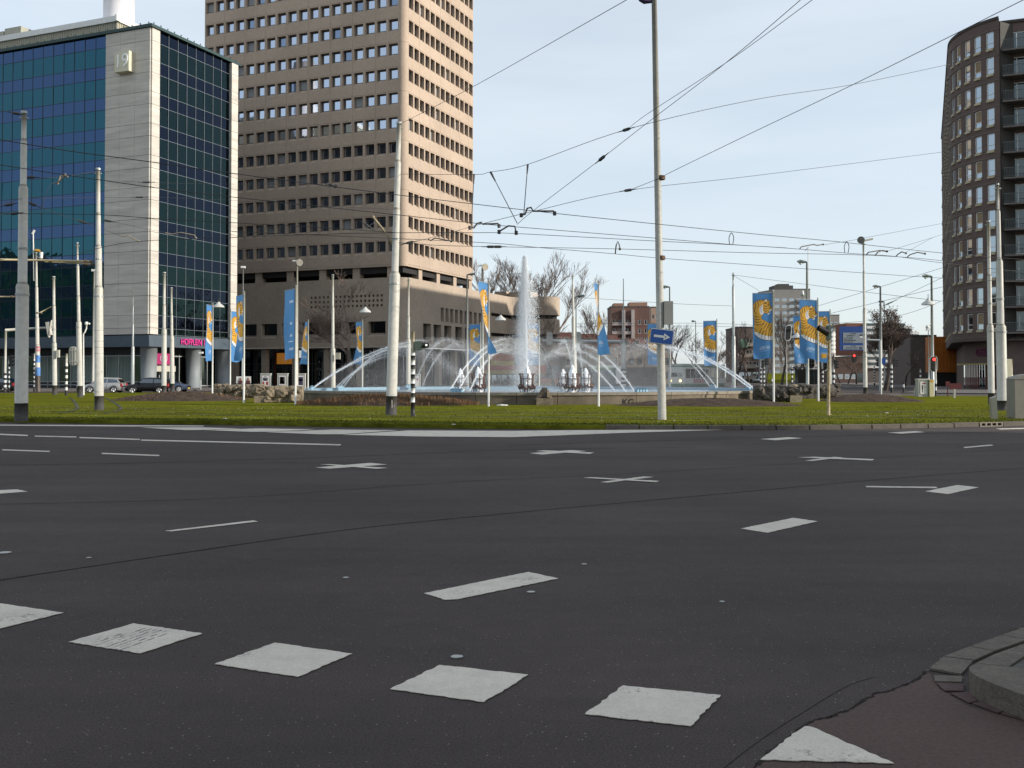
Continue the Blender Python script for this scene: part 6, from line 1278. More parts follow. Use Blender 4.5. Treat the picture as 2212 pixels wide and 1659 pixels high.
# ================================================================ kiosks with posters, cabinets, bollards
kio = M('kiosk_grey', (.36, .36, .33), .6, var=.06)
def poster(t, w, h, z0, cols, y=-.01, name='poster'):
    vplate([(-w/2, z0), (w/2, z0), (w/2, z0+h), (-w/2, z0+h)], y-.012, y, name, white_m, t)
    for (u0, v0, u1, v1, c) in cols: mb = MB(); mb.box(-w/2+u0*w, y-.018, z0+v0*h, -w/2+u1*w, y-.0125, z0+v1*h); mb.build('print', M('print_%d_%d_%d' % tuple(int(k*100) for k in c), c, .6, var=.25, scale=6), t)
def kiosk(px, w_px, D, label, cols, ytop=807, w2=None):
    w = w_px/F_PX*D; H = ZW(ytop, D)-.12; t = thing('poster_cabinet', label, 'cabinet', (XW(px, D), D, .12), 0, 'grey street cabinets with posters'); mb = MB(); mb.box(-w/2, 0, 0, w/2, .55, H-.05); mb.build('body', kio, t); mb = MB(); mb.box(-w/2-.03, -.03, H-.05, w/2+.03, .58, H+.03); mb.build('lid', M('kiosk_lid', (.5, .5, .46), .6), t)
    poster(t, w*.62, H*.68, H*.16, cols) ; return t
dk, fl, rd = (.035, .025, .025), (.35, .17, .11), (.28, .04, .04)
kiosk(573.5, 22, 121, 'grey cabinet with a red, white and grey poster, nearest the office block', [(.1, .52, .9, .85, (.12, .12, .15)), (.3, .55, .6, .72, (.6, .5, .5)), (.05, .08, .35, .45, rd), (.6, .08, .95, .45, rd), (.3, .9, .7, .96, dk)])
kiosk(610, 22, 121, 'grey cabinet with a dark poster of a glowing face in the middle of the row', [(.1, .2, .9, .92, dk), (.2, .5, .6, .88, fl), (.15, .28, .85, .5, fl)])
kiosk(649.5, 19, 121, 'grey cabinet with a dark purple poster beside the plain blue flag', [(.05, .1, .95, .9, (.05, .04, .08)), (.1, .5, .9, .7, (.5, .25, .25))])
kiosk(901, 13, 118, 'grey cabinet with a small red and white notice behind the banded signal post', [(.2, .6, .8, .85, rd)], 808)
t = kiosk(1994, 21, 72, 'grey cabinet with a poster of a suited man at the lawn edge', [(.3, .84, .9, .93, rd), (.28, .12, .34, .45, dk), (.36, .12, .42, .45, dk), (.24, .42, .46, .72, dk), (.30, .72, .40, .80, (.3, .2, .15)), (.6, .55, .9, .62, (.3, .3, .32)), (.6, .3, .85, .34, (.3, .3, .32))], 819)
mb = MB(); H = 1.25; mb.box(.42, -.12, 0, .72, .5, H); mb.build('side_cabinet', M('cream_cabinet', (.55, .50, .30), .6, var=.05), t); mb = MB(); mb.box(.44, -.13, H-.18, .70, -.12, H-.04); mb.build('label', M('amber_box', (.55, .30, .03)) , t)
t = thing('election_poster', 'small board with two portrait posters on thin legs beside the flagpole', 'poster board', (XW(526.5, 108), 108, .12)); z = ZW(822, 108)-.12
for sx in (-.42, .42): vplate([(sx-.38, z-.3), (sx+.38, z-.3), (sx+.38, z+.45), (sx-.38, z+.45)], -.02, 0, 'poster', white_m, t); mb = MB(); mb.ball((sx+.1, -.05, z+.16), .14, 8, 0, (1, .3, 1.2)); mb.build('portrait', M('skin_print', (.35, .2, .14), .7), t); mb = MB(); mb.box(sx-.15, -.05, z-.3, sx+.3, -.03, z+.0); mb.build('print', M('suit_print', (.12, .03, .03), .7), t)
mb = MB(); mb.box(-.5, 0, 0, -.44, .05, z-.3); mb.box(.44, 0, 0, .5, .05, z-.3); mb.box(-.7, -.01, z-.9, .7, .02, z-.35); mb.build('stand', M('green_stand', (.08, .10, .07), .8), t)
ca = thing('street_cabinet', 'tall grey cabinet with an arched lid cut off by the frame edge', 'cabinet', (XW(2192, 34.6), 34.6, .13)); H = ZW(806, 34.6)-.13; mb = MB(); mb.box(0, 0, 0, 1.2, .6, H-.22); mb.build('body', M('cabinet_grey', (.22, .205, .175), .8, var=.08, scale=3), ca)
mb = MB(); n_ = 10; P = [(1.2*i/n_, 0, H-.20+.2*math.sin(math.pi*(i/n_*.86+.07))-.05) for i in range(n_+1)]; mb.add([(-.02, -.02, H-.215)]+[(p[0], -.02, p[2]+.02) for p in P]+[(1.22, -.02, H-.215)]+[(-.02, .62, H-.215)]+[(p[0], .62, p[2]+.02) for p in P]+[(1.22, .62, H-.215)], [tuple(range(13)), tuple(range(13, 26))]+[(i, i+1, i+14, i+13) for i in range(12)]); mb.build('lid', MATS['cabinet_grey'], ca)
bo = thing('steel_bollard', 'leaning flat steel bollard at the lawn edge before the thick pale pole', 'bollard', (XW(2147, 34.2), 34.2, .13)); H = ZW(855, 34.2)-.13
mb = MB(); mb.add([(-.08, 0, -.05), (.08, -.1, -.05), (.09, .02, -.05), (-.10, .12, -.05), (-.12, 0, H*.9), (.03, -.1, H), (.04, .02, H), (-.13, .12, H*.9)], [(0, 1, 5, 4), (1, 2, 6, 5), (2, 3, 7, 6), (3, 0, 4, 7), (4, 5, 6, 7)]); mb.build('post', M('brushed_steel', (.40, .38, .32), .35, metal=.6, var=.1), bo)
t = signal_post(2184, 878, 776, 'banded signal post with a cream box between the thick pole and the arched cabinet', 1.55, .15, None, D=47.5, gz=.13, top=MATS['tan_post'], foot=.45); zc_ = W(2179, 795, 47.5).z-.13; mb = MB(); mb.cbox((-.13, 0, zc_), (.22, .22, .86)); mb.build('signal_head', M('cream_box', (.58, .55, .42), .6, var=.05), t)
for px, yb, yt, m_, lb in [(1977, 856, 838, offw, 'short cream bollard beside the suited-man poster cabinet'), (2062, 859, 836, offw, 'cream post carrying the dark red plate')]: D = 3117/(yb-813); z = ZW(yt, D); mb = MB(); mb.box(XW(px-1.8, D), D, .12, XW(px+1.8, D), D+.12, z); tag(mb.build('bollard', m_), lb, 'bollard')
D = 66; mb = MB(); a, b = W(2051, 828, D), W(2077, 840.5, D); mb.box(a.x, D, b.z, b.x, D+.03, a.z); tag(mb.build('red_plate', M('maroon_plate', (.09, .015, .02), .5, var=.1)), 'dark red rectangular plate on a cream post at the lawn edge', 'sign')
D = 72; mb = MB(); a, b = W(2043, 824, D), W(2052, 834, D); mb.box(a.x, D, b.z, b.x, D+.03, a.z); mb.box(a.x+.12, D+.03, .1, a.x+.18, D+.08, b.z); tag(mb.build('red_plate', MATS['maroon_plate']), 'smaller dark red plate partly hidden behind the nearer one', 'sign')
for px, D, lb in ((1743, 98, 'dark glass shelter among the slim trunks'), (1860, 205, 'small shelter beyond the zebra crossing')):
    t = thing('bus_shelter', lb, 'shelter', (XW(px, D), D, .1)); mb = MB(); 
    for x in (-1.1, 1.1): mb.box(x-.05, 0, 0, x+.05, .1, 2.3)
    mb.build('post', alu_d, t); mb = MB(); mb.box(-1.1, .02, .3, 1.1, .05, 2.2); mb.build('pane', g_dark, t); mb = MB(); mb.box(-1.3, -.6, 2.3, 1.3, .6, 2.4); mb.build('roof', alu_d, t)
# ================================================================ vehicles
tyre = M('tyre', (.018, .018, .018), .85, var=0); rim_m = M('alloy', (.55, .55, .56), .3, metal=.7, var=.05)
def car(label, cat, cx, D, yaw, L, H, Wd, paint_c, prof, roof, name='parked_car', rim=rim_m, gz=.0, five=True):
    """prof: (x, top z) of the lower body from the nose, roof: glasshouse outline (x, z); the car points to -x before yaw"""
    t = thing(name, label, cat, (cx, D, gz), yaw, 'cars on the road round the island'); pm_ = M('paint_%d_%d_%d' % tuple(int(c*1000) for c in paint_c), paint_c, .28, metal=.35, var=0, spec=.6); hw = Wd/2
    def zt(x):
        for (a, za), (b, zb) in zip(prof, prof[1:]):
            if a <= x <= b: return za+(zb-za)*(x-a)/(b-a)
        return prof[-1][1]
    mb = MB(); xs = sorted({*[p[0] for p in prof], *[L*i/16 for i in range(17)]}); ring = []
    for x in xs:
        e = min(x, L-x)/L; k = 1-.16*max(0, 1-e/.09)**2; w = hw*k; z1 = zt(x); zl = .22+.10*max(0, 1-e/.06)
        ring.append([(x, -w*.94, zl), (x, -w, zl+.14), (x, -w, .55*z1+.1), (x, -w*.97, z1-.06), (x, -w*.90, z1), (x, w*.90, z1), (x, w*.97, z1-.06), (x, w, .55*z1+.1), (x, w, zl+.14), (x, w*.94, zl)])
    n = 10; mb.add([p for r_ in ring for p in r_], [(i*n+k, i*n+(k+1) % n, (i+1)*n+(k+1) % n, (i+1)*n+k) for i in range(len(ring)-1) for k in range(n)]+[tuple(range(n)), tuple((len(ring)-1)*n+k for k in reversed(range(n)))])
    for v in range(len(mb.v)): mb.v[v] = (mb.v[v][0]-L/2, mb.v[v][1], mb.v[v][2])
    mb.build('body', pm_, t, True)
    m = len(roof); inw = lambda z: hw*(.93-.20*(z-zt(L/2))/(H-zt(L/2))); mb = MB(); mb.add([(x-L/2, -inw(z), z) for x, z in roof]+[(x-L/2, inw(z), z) for x, z in roof], [(i, (i+1) % m, m+(i+1) % m, m+i) for i in range(m)]+[tuple(range(m)), tuple(range(2*m-1, m-1, -1))]); mb.build('cabin', pm_, t)
    def glass(poly, nm='side_window'):
        for s in (-1, 1): q = [(x-L/2, s*(inw(z)+.006), z) for x, z in poly]; mb = MB(); mb.add(q, [tuple(range(len(q)))]); mb.build(nm, g_car, t)
    (x0, z0), (x1, z1), (x2, z2), (x3, z3) = roof[0], roof[1], roof[-2], roof[-1]; mid = (x1+x2)/2; lerp = lambda a, b, f: a+(b-a)*f
    glass([(lerp(x0, x1, .22)+.16, lerp(z0, z1, .14)), (lerp(x0, x1, .86)+.06, lerp(z0, z1, .84)), (mid-.04, lerp(z0, z1, .88)), (mid-.04, lerp(z0, z1, .12))]); glass([(mid+.05, lerp(z0, z1, .12)), (mid+.05, lerp(z0, z1, .88)), (lerp(x3, x2, .82)-.08, lerp(z3, z2, .82)), (lerp(x3, x2, .18)-.16, lerp(z3, z2, .16))])
    for (xa, za), (xb, zb), nm, o_ in ((roof[0], roof[1], 'windscreen', -.012), (roof[-1], roof[-2], 'rear_window', .012)):
        q = [(lerp(xa, xb, f)-L/2+o_, s*(inw(lerp(za, zb, f))-.08), lerp(za, zb, f)+.01) for f, s in ((.1, -1), (.1, 1), (.9, 1), (.9, -1))]; mb = MB(); mb.add(q, [(0, 1, 2, 3)]); mb.build(nm, g_car, t)
    for x in (L*.185, L*.80):
        for s in (-1, 1):
            mb = MB(); mb.tube([(x-L/2, s*(hw-.20), .31), (x-L/2, s*(hw+.005), .31)], .31, 18); wh = mb.build('wheel', tyre, t); mb = MB(); mb.tube([(x-L/2, s*(hw+.006), .31), (x-L/2, s*(hw+.012), .31)], .075, 10)
            for k in range(9 if five else 12): a = 2*math.pi*k/(9 if five else 12); c, s2 = math.cos(a), math.sin(a); mb.tube([(x-L/2+.05*c, s*(hw+.01), .31+.05*s2), (x-L/2+.2*c, s*(hw+.01), .31+.2*s2)], .024, 4)
            mb.tube([(x-L/2+.205*math.cos(a), s*(hw+.008), .31+.205*math.sin(a)) for a in [i*math.pi/10 for i in range(21)]], .018, 4); mb.build('rim', rim, wh)
            mb = MB(); mb.tube([(x-L/2+.36*math.cos(a), s*(hw+.002), .33+.36*math.sin(a)) for a in [i*math.pi/10 for i in range(11)]], .035, 4); mb.build('wheel_arch', blk, t)
    for s in (-1, 1):
        mb = MB(); mb.ball((.10-L/2+.02, s*hw*.70, zt(.12)-.13), .14, 8, 0, (.9, 1.1, .6)); mb.build('headlight', M('headlight', (.65, .68, .72), .15, metal=.3, var=0), t); mb = MB(); mb.cbox((L/2-.05, s*hw*.80, zt(L*.96)-.16), (.12, .22, .32)); mb.build('tail_light', M('tail_light', (.35, .02, .02), .3, var=0), t)
        mb = MB(); mb.cbox((L*.32-L/2, s*(hw+.06), zt(L*.3)+.08), (.18, .14, .12)); mb.build('mirror', pm_, t)
        mb = MB(); mb.box(L*.35-L/2, s*hw*1.002-.002, .30, L*.355-L/2, s*hw*1.002+.002, zt(L*.4)-.04); mb.box(mid-L/2-.005, s*hw*1.004-.003, .30, mid-L/2+.005, s*hw*1.004+.003, zt(mid)-.04); mb.build('door_gap', blk, t)
    mb = MB(); mb.cbox((-L/2+.02, 0, .38), (.06, Wd*.78, .22)); mb.cbox((L/2-.02, 0, .38), (.06, Wd*.8, .22)); mb.build('bumper', M('bumper_dark', (.06, .06, .062), .6), t); mb = MB(); mb.cbox((-L/2-.015, 0, .42), (.01, .5, .11)); mb.build('number_plate', M('plate_yellow', (.6, .42, .03), .5), t)
    return t
D = 97; car('silver three-door hatchback driving past, partly behind the cream pole', 'car', XW(228, D), D, .0, 3.72, 1.50, 1.65, (.40, .40, .39), [(0, .62), (.25, .80), (.85, .93), (3.3, .96), (3.6, .92), (3.72, .7)], [(.75, .92), (1.35, 1.42), (1.9, 1.50), (2.9, 1.47), (3.25, 1.36), (3.62, .93)], 'hatchback', gz=.0)
D = 93.5; car('black five-door hatchback with bright wheels, partly behind two white poles', 'car', XW(323, D), D, .0, 4.05, 1.48, 1.76, (.012, .012, .014), [(0, .58), (.2, .74), (1.05, .93), (3.6, .98), (3.95, .93), (4.05, .7)], [(.95, .92), (1.75, 1.43), (2.3, 1.49), (3.2, 1.46), (3.6, 1.34), (3.95, .95)], 'hatchback', gz=.0)
D = 100.5; car('blue-grey small car facing the other way behind the black hatchback', 'car', XW(366, D), D, math.pi, 3.95, 1.42, 1.68, (.06, .085, .14), [(0, .60), (.25, .76), (1.0, .90), (3.5, .94), (3.85, .9), (3.95, .7)], [(.9, .9), (1.65, 1.38), (2.2, 1.43), (3.1, 1.40), (3.45, 1.28), (3.85, .93)], 'hatchback', rim=M('hubcap_white', (.6, .6, .62), .4))
D = 104; car('dark car mostly cut off by the left frame edge', 'car', XW(-6, D), D, .0, 4.2, 1.48, 1.76, (.015, .015, .02), [(0, .58), (.2, .74), (1.05, .93), (3.7, .98), (4.1, .93), (4.2, .7)], [(.95, .92), (1.75, 1.43), (2.3, 1.48), (3.3, 1.45), (3.7, 1.34), (4.1, .95)], 'parked_car')
D = 250; car('pale car approaching on the far road by the grass bank', 'car', XW(1631, D), D, math.pi/2*.96, 4.2, 1.5, 1.8, (.45, .50, .50), [(0, .6), (.2, .76), (1.1, .95), (3.8, .98), (4.2, .8)], [(1.0, .94), (1.8, 1.45), (2.4, 1.5), (3.4, 1.46), (4.05, .95)], 'parked_car')
# tram
tr_ = thing('tram', 'white and green articulated tram passing behind the fountain, its lamps on', 'tram', (XW(1459, 134), 134, 0), 0); tr_.rotation_euler = (0, 0, math.radians(-35))
wtm, gtm = M('tram_white', (.55, .56, .53), .4, var=.05), M('tram_green', (.03, .16, .09), .4, var=.05)
mb = MB(); P = [(-1.2, .25), (-1.05, 0), (1.05, 0), (1.2, .25), (1.2, 14), (-1.2, 14)]; mb.prism(P, .55, 2.95); mb.build('body', wtm, tr_)
mb = MB(); mb.prism([(x*.96, y*.99+.15) for x, y in P], 2.95, 3.3); mb.build('roof', M('tram_roof', (.35, .38, .35), .6), tr_); mb = MB(); mb.prism([(x*1.01, y-.01) for x, y in P], 2.86, 3.0); mb.prism([(x*1.01, y-.01) for x, y in P], .35, .62); mb.build('trim', gtm, tr_)
mb = MB(); mb.quad((-1.0, -.02, 1.55), (1.0, -.02, 1.55), (.95, .02, 2.65), (-.95, .02, 2.65)); mb.build('windscreen', g_dark, tr_)
for k in range(8):
    for s in (-1, 1): mb = MB(); mb.box(s*1.21-.01, .7+k*1.62, 1.35, s*1.21+.01, 2.1+k*1.62, 2.6); mb.build('window', g_dark, tr_)
for s in (-1, 1): mb = MB(); mb.ball((s*.72, -.03, 1.0), .14, 8, 0, (1, .4, 1)); mb.build('headlight', M('tram_lamp', (.9, .8, .4), .3, var=0, emit=((1, .75, .25), 5)), tr_); mb = MB(); mb.box(s*1.22-.01, 3, .7, s*1.22+.01, 7, 1.25); mb.build('side_panel', M('pink_panel', (.35, .16, .18), .5), tr_)
mb = MB(); mb.box(-1.1, .1, .1, 1.1, 13.8, .4); mb.build('skirt', blk, tr_); mb = MB(); mb.tube([(0, 5, 3.3), (-.2, 6.4, 4.3), (0, 5, 5.2)], .05, 5); mb.tube([(-.8, 5, 5.2), (.8, 5, 5.2)], .04, 5); mb.build('pantograph', blk, tr_)
t = thing('ticket_kiosk', 'small white and lime kiosk beyond the basin by the edge-on flag', 'kiosk', (XW(1307, 150), 150, 0)); mb = MB(); mb.box(-2, 0, 0, 1.6, 2, 2.9); mb.build('body', M('kiosk_blue', (.12, .15, .18), .6, var=.2), t); mb = MB(); mb.box(-2.1, -.1, 2.9, 1.7, 2.1, 3.3); mb.build('fascia', white_m, t); mb = MB(); mb.box(-2.12, -.13, 2.75, 1.2, -.1, 2.92); mb.build('stripe', M('lime', (.25, .5, .12), .5), t); mb = MB(); mb.box(1.6, -.2, .5, 2.5, .2, 3.2); mb.build('column', white_m, t)
# ================================================================ people far beyond the fountain
def person(px, D, label, top, leg, h=1.75, phase=.3, face=1, gz=.12):
    J = dict(pel=(0, 0, .95), che=(0, 0, 1.25), nk=(0, 0, 1.50), hd=(0, -.02, 1.62), ht=(0, 0, 1.74)); st = phase*.42
    vs_ = [J['pel'], J['che'], J['nk'], J['hd'], J['ht']]; rr = [.15, .17, .07, .095, .085]; ed = [(0, 1), (1, 2), (2, 3), (3, 4)]
    def chain(base, pts, rads):
        p = base
        for q, r_ in zip(pts, rads): vs_.append(q); rr.append(r_); ed.append((p, len(vs_)-1)); p = len(vs_)-1
    for s in (-1, 1):
        f = s*st; chain(0, [(f*.1, s*.09, .88), (f*.5, s*.1, .50), (f-.06, s*.1, .10), (f-.06-.13*face*-1, s*.1, .05)], [.10, .065, .05, .045]); chain(1, [(0, s*.19, 1.42), (-f*.35, s*.24, 1.14), (-f*.7, s*.24, .92), (-f*.8, s*.24, .83)], [.065, .048, .038, .036])
    me = bpy.data.meshes.new('person'); me.from_pydata(vs_, ed, []); o = bpy.data.objects.new('tmp', me); COL.objects.link(o); o.modifiers.new('s', 'SKIN')
    for i, r_ in enumerate(rr): me.skin_vertices[0].data[i].radius = (r_, r_)
    me.skin_vertices[0].data[0].use_root = True; o.modifiers.new('u', 'SUBSURF').levels = 1
    dg = bpy.context.evaluated_depsgraph_get(); m2 = bpy.data.meshes.new_from_object(o.evaluated_get(dg)); bpy.data.objects.remove(o)
    m2.materials.clear(); [m2.materials.append(x) for x in (top, leg, M('skin', (.36, .22, .16), .6, var=0), M('hair', (.03, .02, .015), .7, var=0))]
    for p in m2.polygons: c = p.center; p.material_index = 1 if c.z < .92 and abs(c.y) < .2 else (3 if c.z > 1.66 or (c.z > 1.58 and c.x*face < -.02) else (2 if c.z > 1.5 or (c.z < .9 and abs(c.y) > .2) else 0))
    w = thing('person', label, 'person', (XW(px, D), D, gz)); w.scale = (h/1.78,)*3; b = link('body', m2, w); return w
nv, bk_, gy_ = M('navy_coat', (.02, .025, .04), .8), M('black_coat', (.015, .015, .017), .8), M('grey_trousers', (.05, .05, .055), .8)
person(869, 128, 'person in a dark coat walking behind the spray next to the leaning pole', nv, gy_, phase=.5); person(794, 130, 'person in dark clothes walking behind the jets, under the distant flag', bk_, gy_, phase=.4); person(812, 131, 'person in a grey coat just behind another walker', M('grey_coat', (.09, .09, .095), .8), gy_, phase=-.4); person(1097, 150, 'person in black standing before the restaurant windows', bk_, bk_, phase=.15); person(1450-103, 138, 'person in a red coat near the kiosk', M('red_coat', (.22, .03, .03), .8), bk_, phase=.3)
# ================================================================ overhead wires
WG = 'overhead tram wires'
def wire(name, label, pts, r=.013, cat='wire', n=8, parts=()):
    P = smooth_poly([W(*p) for p in pts], n, False) if len(pts) > 2 else [W(*pts[0]).lerp(W(*pts[1]), i/6)-Vector((0, 0, .0)) for i in range(7)]
    t = thing(name, label, cat, (0, 0, 0), 0, WG); mb = MB(); mb.tube(P, r, 4, cap=False); mb.build('cable', wire_m, t)
    for pt in parts:                           # ('ins', px, py, D, angle) turnbuckle / ('arm', points...) pull-off arm / ('loop', ...)
        k, a = pt[0], pt[1:]
        if k == 'ins': c = W(*a[:3]); d = (W(a[0]+9, a[1]+9*math.tan(a[3]), a[2])-c).normalized(); L = a[2]*.0045; mb = MB(); mb.tube([c-d*L*2, c-d*L, c-d*L*.6, c+d*L*.6, c+d*L, c+d*L*2], [.012, .018, .05, .05, .018, .012], 6); mb.build('insulator', wire_m, t)
        if k == 'arm': mb = MB(); mb.tube([W(*q) for q in a[0]], .026, 6); mb.ball(W(*a[0][-1]), .055, 6); mb.build('pull_off_arm', M('arm_tube', (.10, .09, .08), .5, metal=.3, var=0) if len(a) < 2 else M('arm_tan', (.30, .25, .18), .7, var=.2), t)
    return t
dz = lambda y: 4.7*F_PX/(813-y)
def contact(name, label, pts, **k): return wire(name, label, [(x, y, dz(y)) for x, y in pts], .0095, **k)
contact('contact_wire', 'uppermost contact wire, crossing the mirror glass and tower and dipping to the brick block', [(-20, 298), (143, 325), (335, 351), (484, 372), (803, 414), (1022, 440.5), (1200, 461), (1420, 484), (1626, 505), (1808, 522), (2040, 547), (2230, 562)], parts=[('arm', [(704, 397, dz(400)), (712, 399, 27), (725, 402, dz(402))])])
contact('contact_wire', 'second contact wire, meeting the third one near the round floodlight', [(-20, 353), (143, 378), (335, 405.5), (484, 423.5), (849, 463), (1016, 481), (1114, 490), (1420, 514.7), (1580, 528), (1700, 536), (1833, 547), (1935, 554), (2028, 567), (2230, 590)])
contact('contact_wire', 'third contact wire, rising from the office block and level over the fountain', [(150, 556), (214, 536), (300, 521.5), (474, 514), (773, 504), (1016, 502.6), (1114, 504.5), (1420, 520.8), (1560, 527.5), (1700, 535.5)])
contact('contact_wire', 'fourth contact wire with a cable loop, running low over the central jet', [(500, 500), (1022, 523), (1163, 534.6), (1328, 548.4), (1426, 557.6), (1626, 572.3), (1744, 581), (2027, 600.3), (2230, 610)], parts=[('arm', [(1329, 548, dz(548)), (1331, 530, 38), (1335, 521, 38), (1338, 530, 38), (1339, 538, dz(538))])])
contact('contact_wire', 'fifth contact wire, nearly level from the tower to the floodlight pole', [(860, 524), (949, 530), (1071, 533), (1328, 537.6), (1626, 546), (1833, 550), (1960, 556), (2060, 566)], parts=[('ins', 1060, 533, dz(533), 0), ('ins', 1075, 533, dz(533), 0)])
contact('contact_wire', 'low wire crossing the white office corner below the others', [(-20, 461), (206, 463.5), (335, 472), (484, 480), (700, 492), (860, 503)])
S = [('span_wire', 'long guy wire from the leaning pole top up out of the frame', [(866, 267, 38), (1024, 186, 30), (1360, -4, 20)], ()),
     ('span_wire', 'span wire holding the hangers, rising past the grey lamp pole to the brick block', [(866, 376, 38), (1022, 377, 34), (1059, 371.6, 33), (1140, 355, 32), (1356, 279, 30), (1626, 216, 33), (1840, 183, 37), (2055, 138, 44)], (('ins', 1353, 280, 30, -.3),)),
     ('span_wire', 'steep wire leaving the top edge, joined at the turnbuckle', [(1356, 279, 30), (1400, 245, 28), (1575, 131, 25), (1762, -6, 20)], ()),
     ('span_wire', 'steep wire from the pull-off arms to the top edge', [(1117, 485, 30), (1152, 455, 29.5), (1300, 342, 27), (1391, 271, 26), (1575, 130, 23), (1736, -6, 20)], (('ins', 1300, 342, 27, -.68),)),
     ('span_wire', 'shallow span wire from the pull-off arms to the brick block', [(1010, 492, 33), (1039, 484, 33), (1152, 456.5, 32), (1359, 411, 34), (1626, 380, 40), (2040, 328, 52)], (('ins', 1357, 411, 34, -.15),)),
     ('span_wire', 'wire tied to the grey lamp pole and climbing to the top corner', [(1359, 411, 34), (1429, 383, 33.7), (1451, 371, 33), (1626, 286, 29), (1840, 184, 26), (2230, -10, 20)], ()),
     ('span_wire', 'wire from the loudspeaker-like floodlight to the brick block side', [(1778, 529, 48), (1847, 518, 50), (1882, 511, 52), (2060, 478, 62)], (('arm', [(1728, 537, 44), (1731, 533, 45), (1757, 528, 46), (1765, 530, 47), (1778, 528, 48)]),)),
     ('span_wire', 'forked wire fixed at the brick block, upper prong', [(1915, 543, 44), (2015, 513, 55), (2070, 494, 62)], (('arm', [(1871, 551, 43), (1876, 545, 43), (1900, 541, 44), (1916, 543, 44)]), ('arm', [(1890, 552, 43), (1896, 545, 43), (1906, 541, 44), (1916, 543, 44)]))),
     ('span_wire', 'forked wire fixed at the brick block, lower prong', [(1955, 546, 44), (2015, 513, 55)], (('arm', [(1935, 554, 43), (1940, 549, 43), (1948, 544, 43), (1957, 547, 44)]), ('arm', [(1960, 555, 43), (1966, 550, 43), (1982, 545, 43), (1998, 548, 44)]))),
     ('span_wire', 'thin wire from the grey tram pole top falling to the brick block', [(1584, 594, 92), (1744, 614.6, 84), (1863, 630, 78), (2030, 650, 70)], ()), ('span_wire', 'thin wire rising behind the flags to the brick block, upper one', [(1767, 661, 80), (2060, 571, 70)], ()), ('span_wire', 'thin wire rising behind the flags to the brick block, lower one', [(1794, 677, 80), (2060, 614, 70)], ()), ('span_wire', 'short steep thin wire above the bushy tree', [(1905, 662, 80), (2060, 588, 70)], (('ins', 1921, 655, 79, -.4),)),
     ('span_wire', 'low thin wire across the bushy tree to the brick block', [(1600, 709, 92), (1900, 690, 85), (2060, 640, 75)], ()), ('span_wire', 'low thin wire across the fountain behind the jet', [(1241, 642, 92), (1460, 656, 92), (1584, 661, 92)], ()), ('span_wire', 'thin wire sagging between tram poles behind the fountain', [(1241, 700, 92), (1400, 698, 92), (1584, 700, 92), (1750, 712, 90)], ()), ('span_wire', 'thin double wire level behind the arrow sign', [(1241, 706, 93), (1420, 704, 93), (1584, 706, 93), (1760, 716, 91)], ()),
     ('span_wire', 'thin wire from the tall pole top down behind the broad tiger flag', [(1584, 595, 92), (1640, 628, 92)], ()),
     ('span_wire', 'wire from the frame edge to the top of the shaded pole', [(-20, 234, 32), (52, 248, 33.8)], (('ins', 35, 245, 33.4, .18),)), ('span_wire', 'wire from the shaded pole across the glass to the next pole', [(53, 383, 33.9), (94, 384, 35), (140, 381, 38), (212, 370, 43.2)], (('ins', 66, 383, 34.2, 0), ('arm', [(120, 397, 36), (128, 392, 36), (140, 380, 36), (145, 382, 36)]))),
     ('span_wire', 'wire from the shaded pole level across the travertine corner', [(55, 428, 33.9), (300, 426, 60), (335, 425.8, 65), (484, 432, 80), (620, 441, 70), (840, 452, 40)], (('ins', 301, 426, 60, 0),)), ('span_wire', 'wire from the pole with paper bands level to the office corner', [(213, 389, 43.3), (314, 393.5, 60), (440, 397, 72), (700, 398, 60)], (('ins', 316, 393.6, 60, 0),)),
     ('span_wire', 'wire falling from the pole with paper bands past the travertine', [(212, 472, 43.3), (240, 478, 46), (335, 498, 60), (440, 517, 70)], (('ins', 233, 477, 46, .2), ('arm', [(357, 503, 62), (372, 506, 62), (390, 502, 62), (420, 508, 62), (424, 514, 62)], 1))),
     ('span_wire', 'wire falling from the shaded pole to the bent tan arm', [(58, 436, 33.9), (125, 462, 38), (183, 481, 42), (264, 511, 48)], (('ins', 70, 441, 34.6, .4), ('ins', 178, 479, 42, .3), ('arm', [(264, 511, 48), (276, 509, 48), (290, 516, 48), (300, 521, 48)], 1))), ('span_wire', 'rising wire with a bent arm before the blue glass', [(88, 464, 34), (107, 402, 36), (127, 392, 37)], (('arm', [(125, 398, 37), (131, 380, 37), (141, 378, 37)], 1),)),
     ('span_wire', 'wire from the frame edge to the waist of the shaded pole', [(-20, 446, 31), (50, 428, 33.9)], (('ins', 20, 442, 32, -.2),)), ('span_wire', 'lower wire from the frame edge to the waist of the shaded pole', [(-20, 466, 31), (48, 460, 33.9)], (('ins', 32, 461, 33, -.1),)),
     ('span_wire', 'wire from the bracket arm of the leaning pole to the right', [(858, 531, 38), (900, 521, 38.5), (960, 506, 40), (1010, 492, 42)], (('ins', 885, 524, 38, -.2), ('arm', [(925, 516, 39), (930, 520, 39), (940, 514, 39), (950, 516, 39), (975, 521, 39)]))), ('span_wire', 'short wire from the bracket arm tip to the low contact wire', [(811, 479, 38), (773, 504, 33)], (('ins', 795, 489, 36, .6),))]
for nm, lb, pts, parts in S: wire(nm, lb, pts, (.0085 if pts[0][2] < 60 else .014), parts=parts)
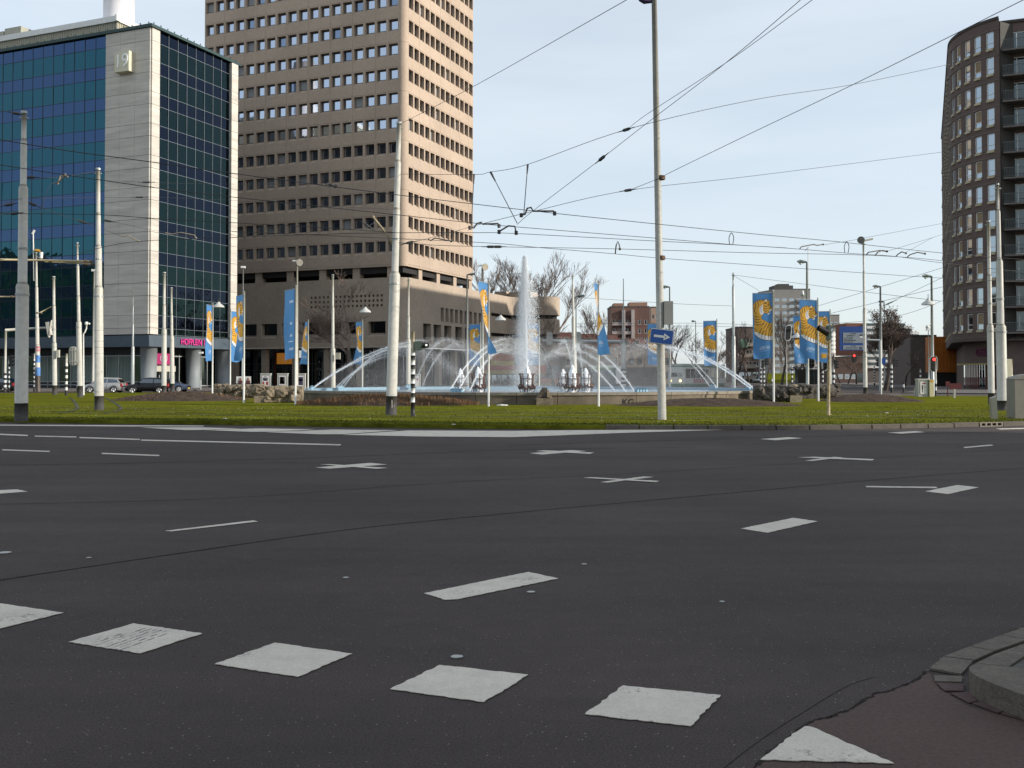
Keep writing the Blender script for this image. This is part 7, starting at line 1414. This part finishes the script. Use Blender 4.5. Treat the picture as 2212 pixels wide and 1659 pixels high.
for a, b, lb in (((1140, 356, 32), (1131.5, 463, 31), 'hanger rod dropping straight to the pull-off arm'), ((1060, 372, 33), (1117, 482, 31), 'slanting hanger rod down to the arched arm'), ((1024, 377, 34), (1018, 492, 33), 'hanger rod along the tower edge')):
    p0, p1 = W(*a), W(*b); t = thing('hanger_rod', lb, 'wire', (0, 0, 0), 0, WG); mb = MB(); mb.tube([p0, p1], .014, 5); mb.build('cable', wire_m, t); mb = MB(); mb.tube([p0, p0.lerp(p1, .18)], [.04, .022], 6); mb.build('fitting', wire_m, t)
for pts, lb in (([(1126, 465, 31), (1134, 463, 31), (1139, 450, 31), (1147, 448, 31), (1152, 456, 31), (1196, 456, 31), (1198, 461, 31)], 'bent pull-off arm over the central jet'), ([(1015, 492, 33), (1024, 492, 33), (1030, 483, 33), (1040, 480, 33), (1042, 484, 33), (1076, 483, 33), (1078, 488, 33)], 'bent pull-off arm at the tower edge'), ([(1078, 501, 31), (1080, 499, 31), (1098, 488, 31), (1112, 489, 31), (1115, 503, 31)], 'arched double pull-off arm between the hangers')):
    t = thing('pull_off_arm', lb, 'bracket', (0, 0, 0), 0, 'pull-off arms on the wires'); mb = MB(); P = [W(*p) for p in pts]; mb.tube(P, .028, 6); mb.build('tube', MATS['arm_tube'], t); mb = MB(); mb.tube([P[0]-Vector((0, 0, .06)), P[0]+Vector((0, 0, .06))], .06, 6); mb.tube([P[-1]-Vector((0, 0, .06)), P[-1]+Vector((0, 0, .06))], .06, 6); mb.build('clamp', wire_m, t)
for x, y, lb in ((1580, 503, 'cable loop hanging between two contact wires, closer to the lamp pole'), (1829, 522, 'cable loop hanging between two contact wires beside the floodlight')):
    D = dz(y+15); P = [W(x-4, y+24, D), W(x-5, y+10, D), W(x, y, D), W(x+5, y+10, D), W(x+3, y+24, D)]; t = thing('cable_loop', lb, 'cable', (0, 0, 0), 0, WG); mb = MB(); mb.tube(smooth_poly(P, 5, False), .014, 5); mb.build('cable', wire_m, t)
for (x0, y0, x1, y1, D, lb) in ((-30, 560, 194, 564.5, 43, 'upper cream boom from the pole with paper bands to the frame edge'), (97, 564, 196, 570, 43.4, 'lower cream boom joined under the upper one'), (-30, 641, 32, 641, 60, 'cream boom end at the left frame edge'), (110, 663, 85, 676, 78, 'short striped strut on the short white tram pole')):
    a, b = W(x0, y0, D), W(x1, y1, D if D > 50 else 43.3); t = thing('boom', lb, 'bracket', (0, 0, 0), 0, 'horizontal booms on the tram poles'); mb = MB(); mb.tube([a, b], .045, 8); mb.build('tube', M('boom_cream', (.48, .40, .26), .6, var=.1), t, True)
    mb = MB(); mb.tube([b, W(x1+6, y1+.6, 43.3 if D < 50 else D)], .06, 8); mb.tube([b+Vector((-.25, 0, 0)), b+Vector((-.12, 0, 0))], .07, 8); mb.build('fitting', M('fitting_brown', (.14, .10, .07), .7), t)
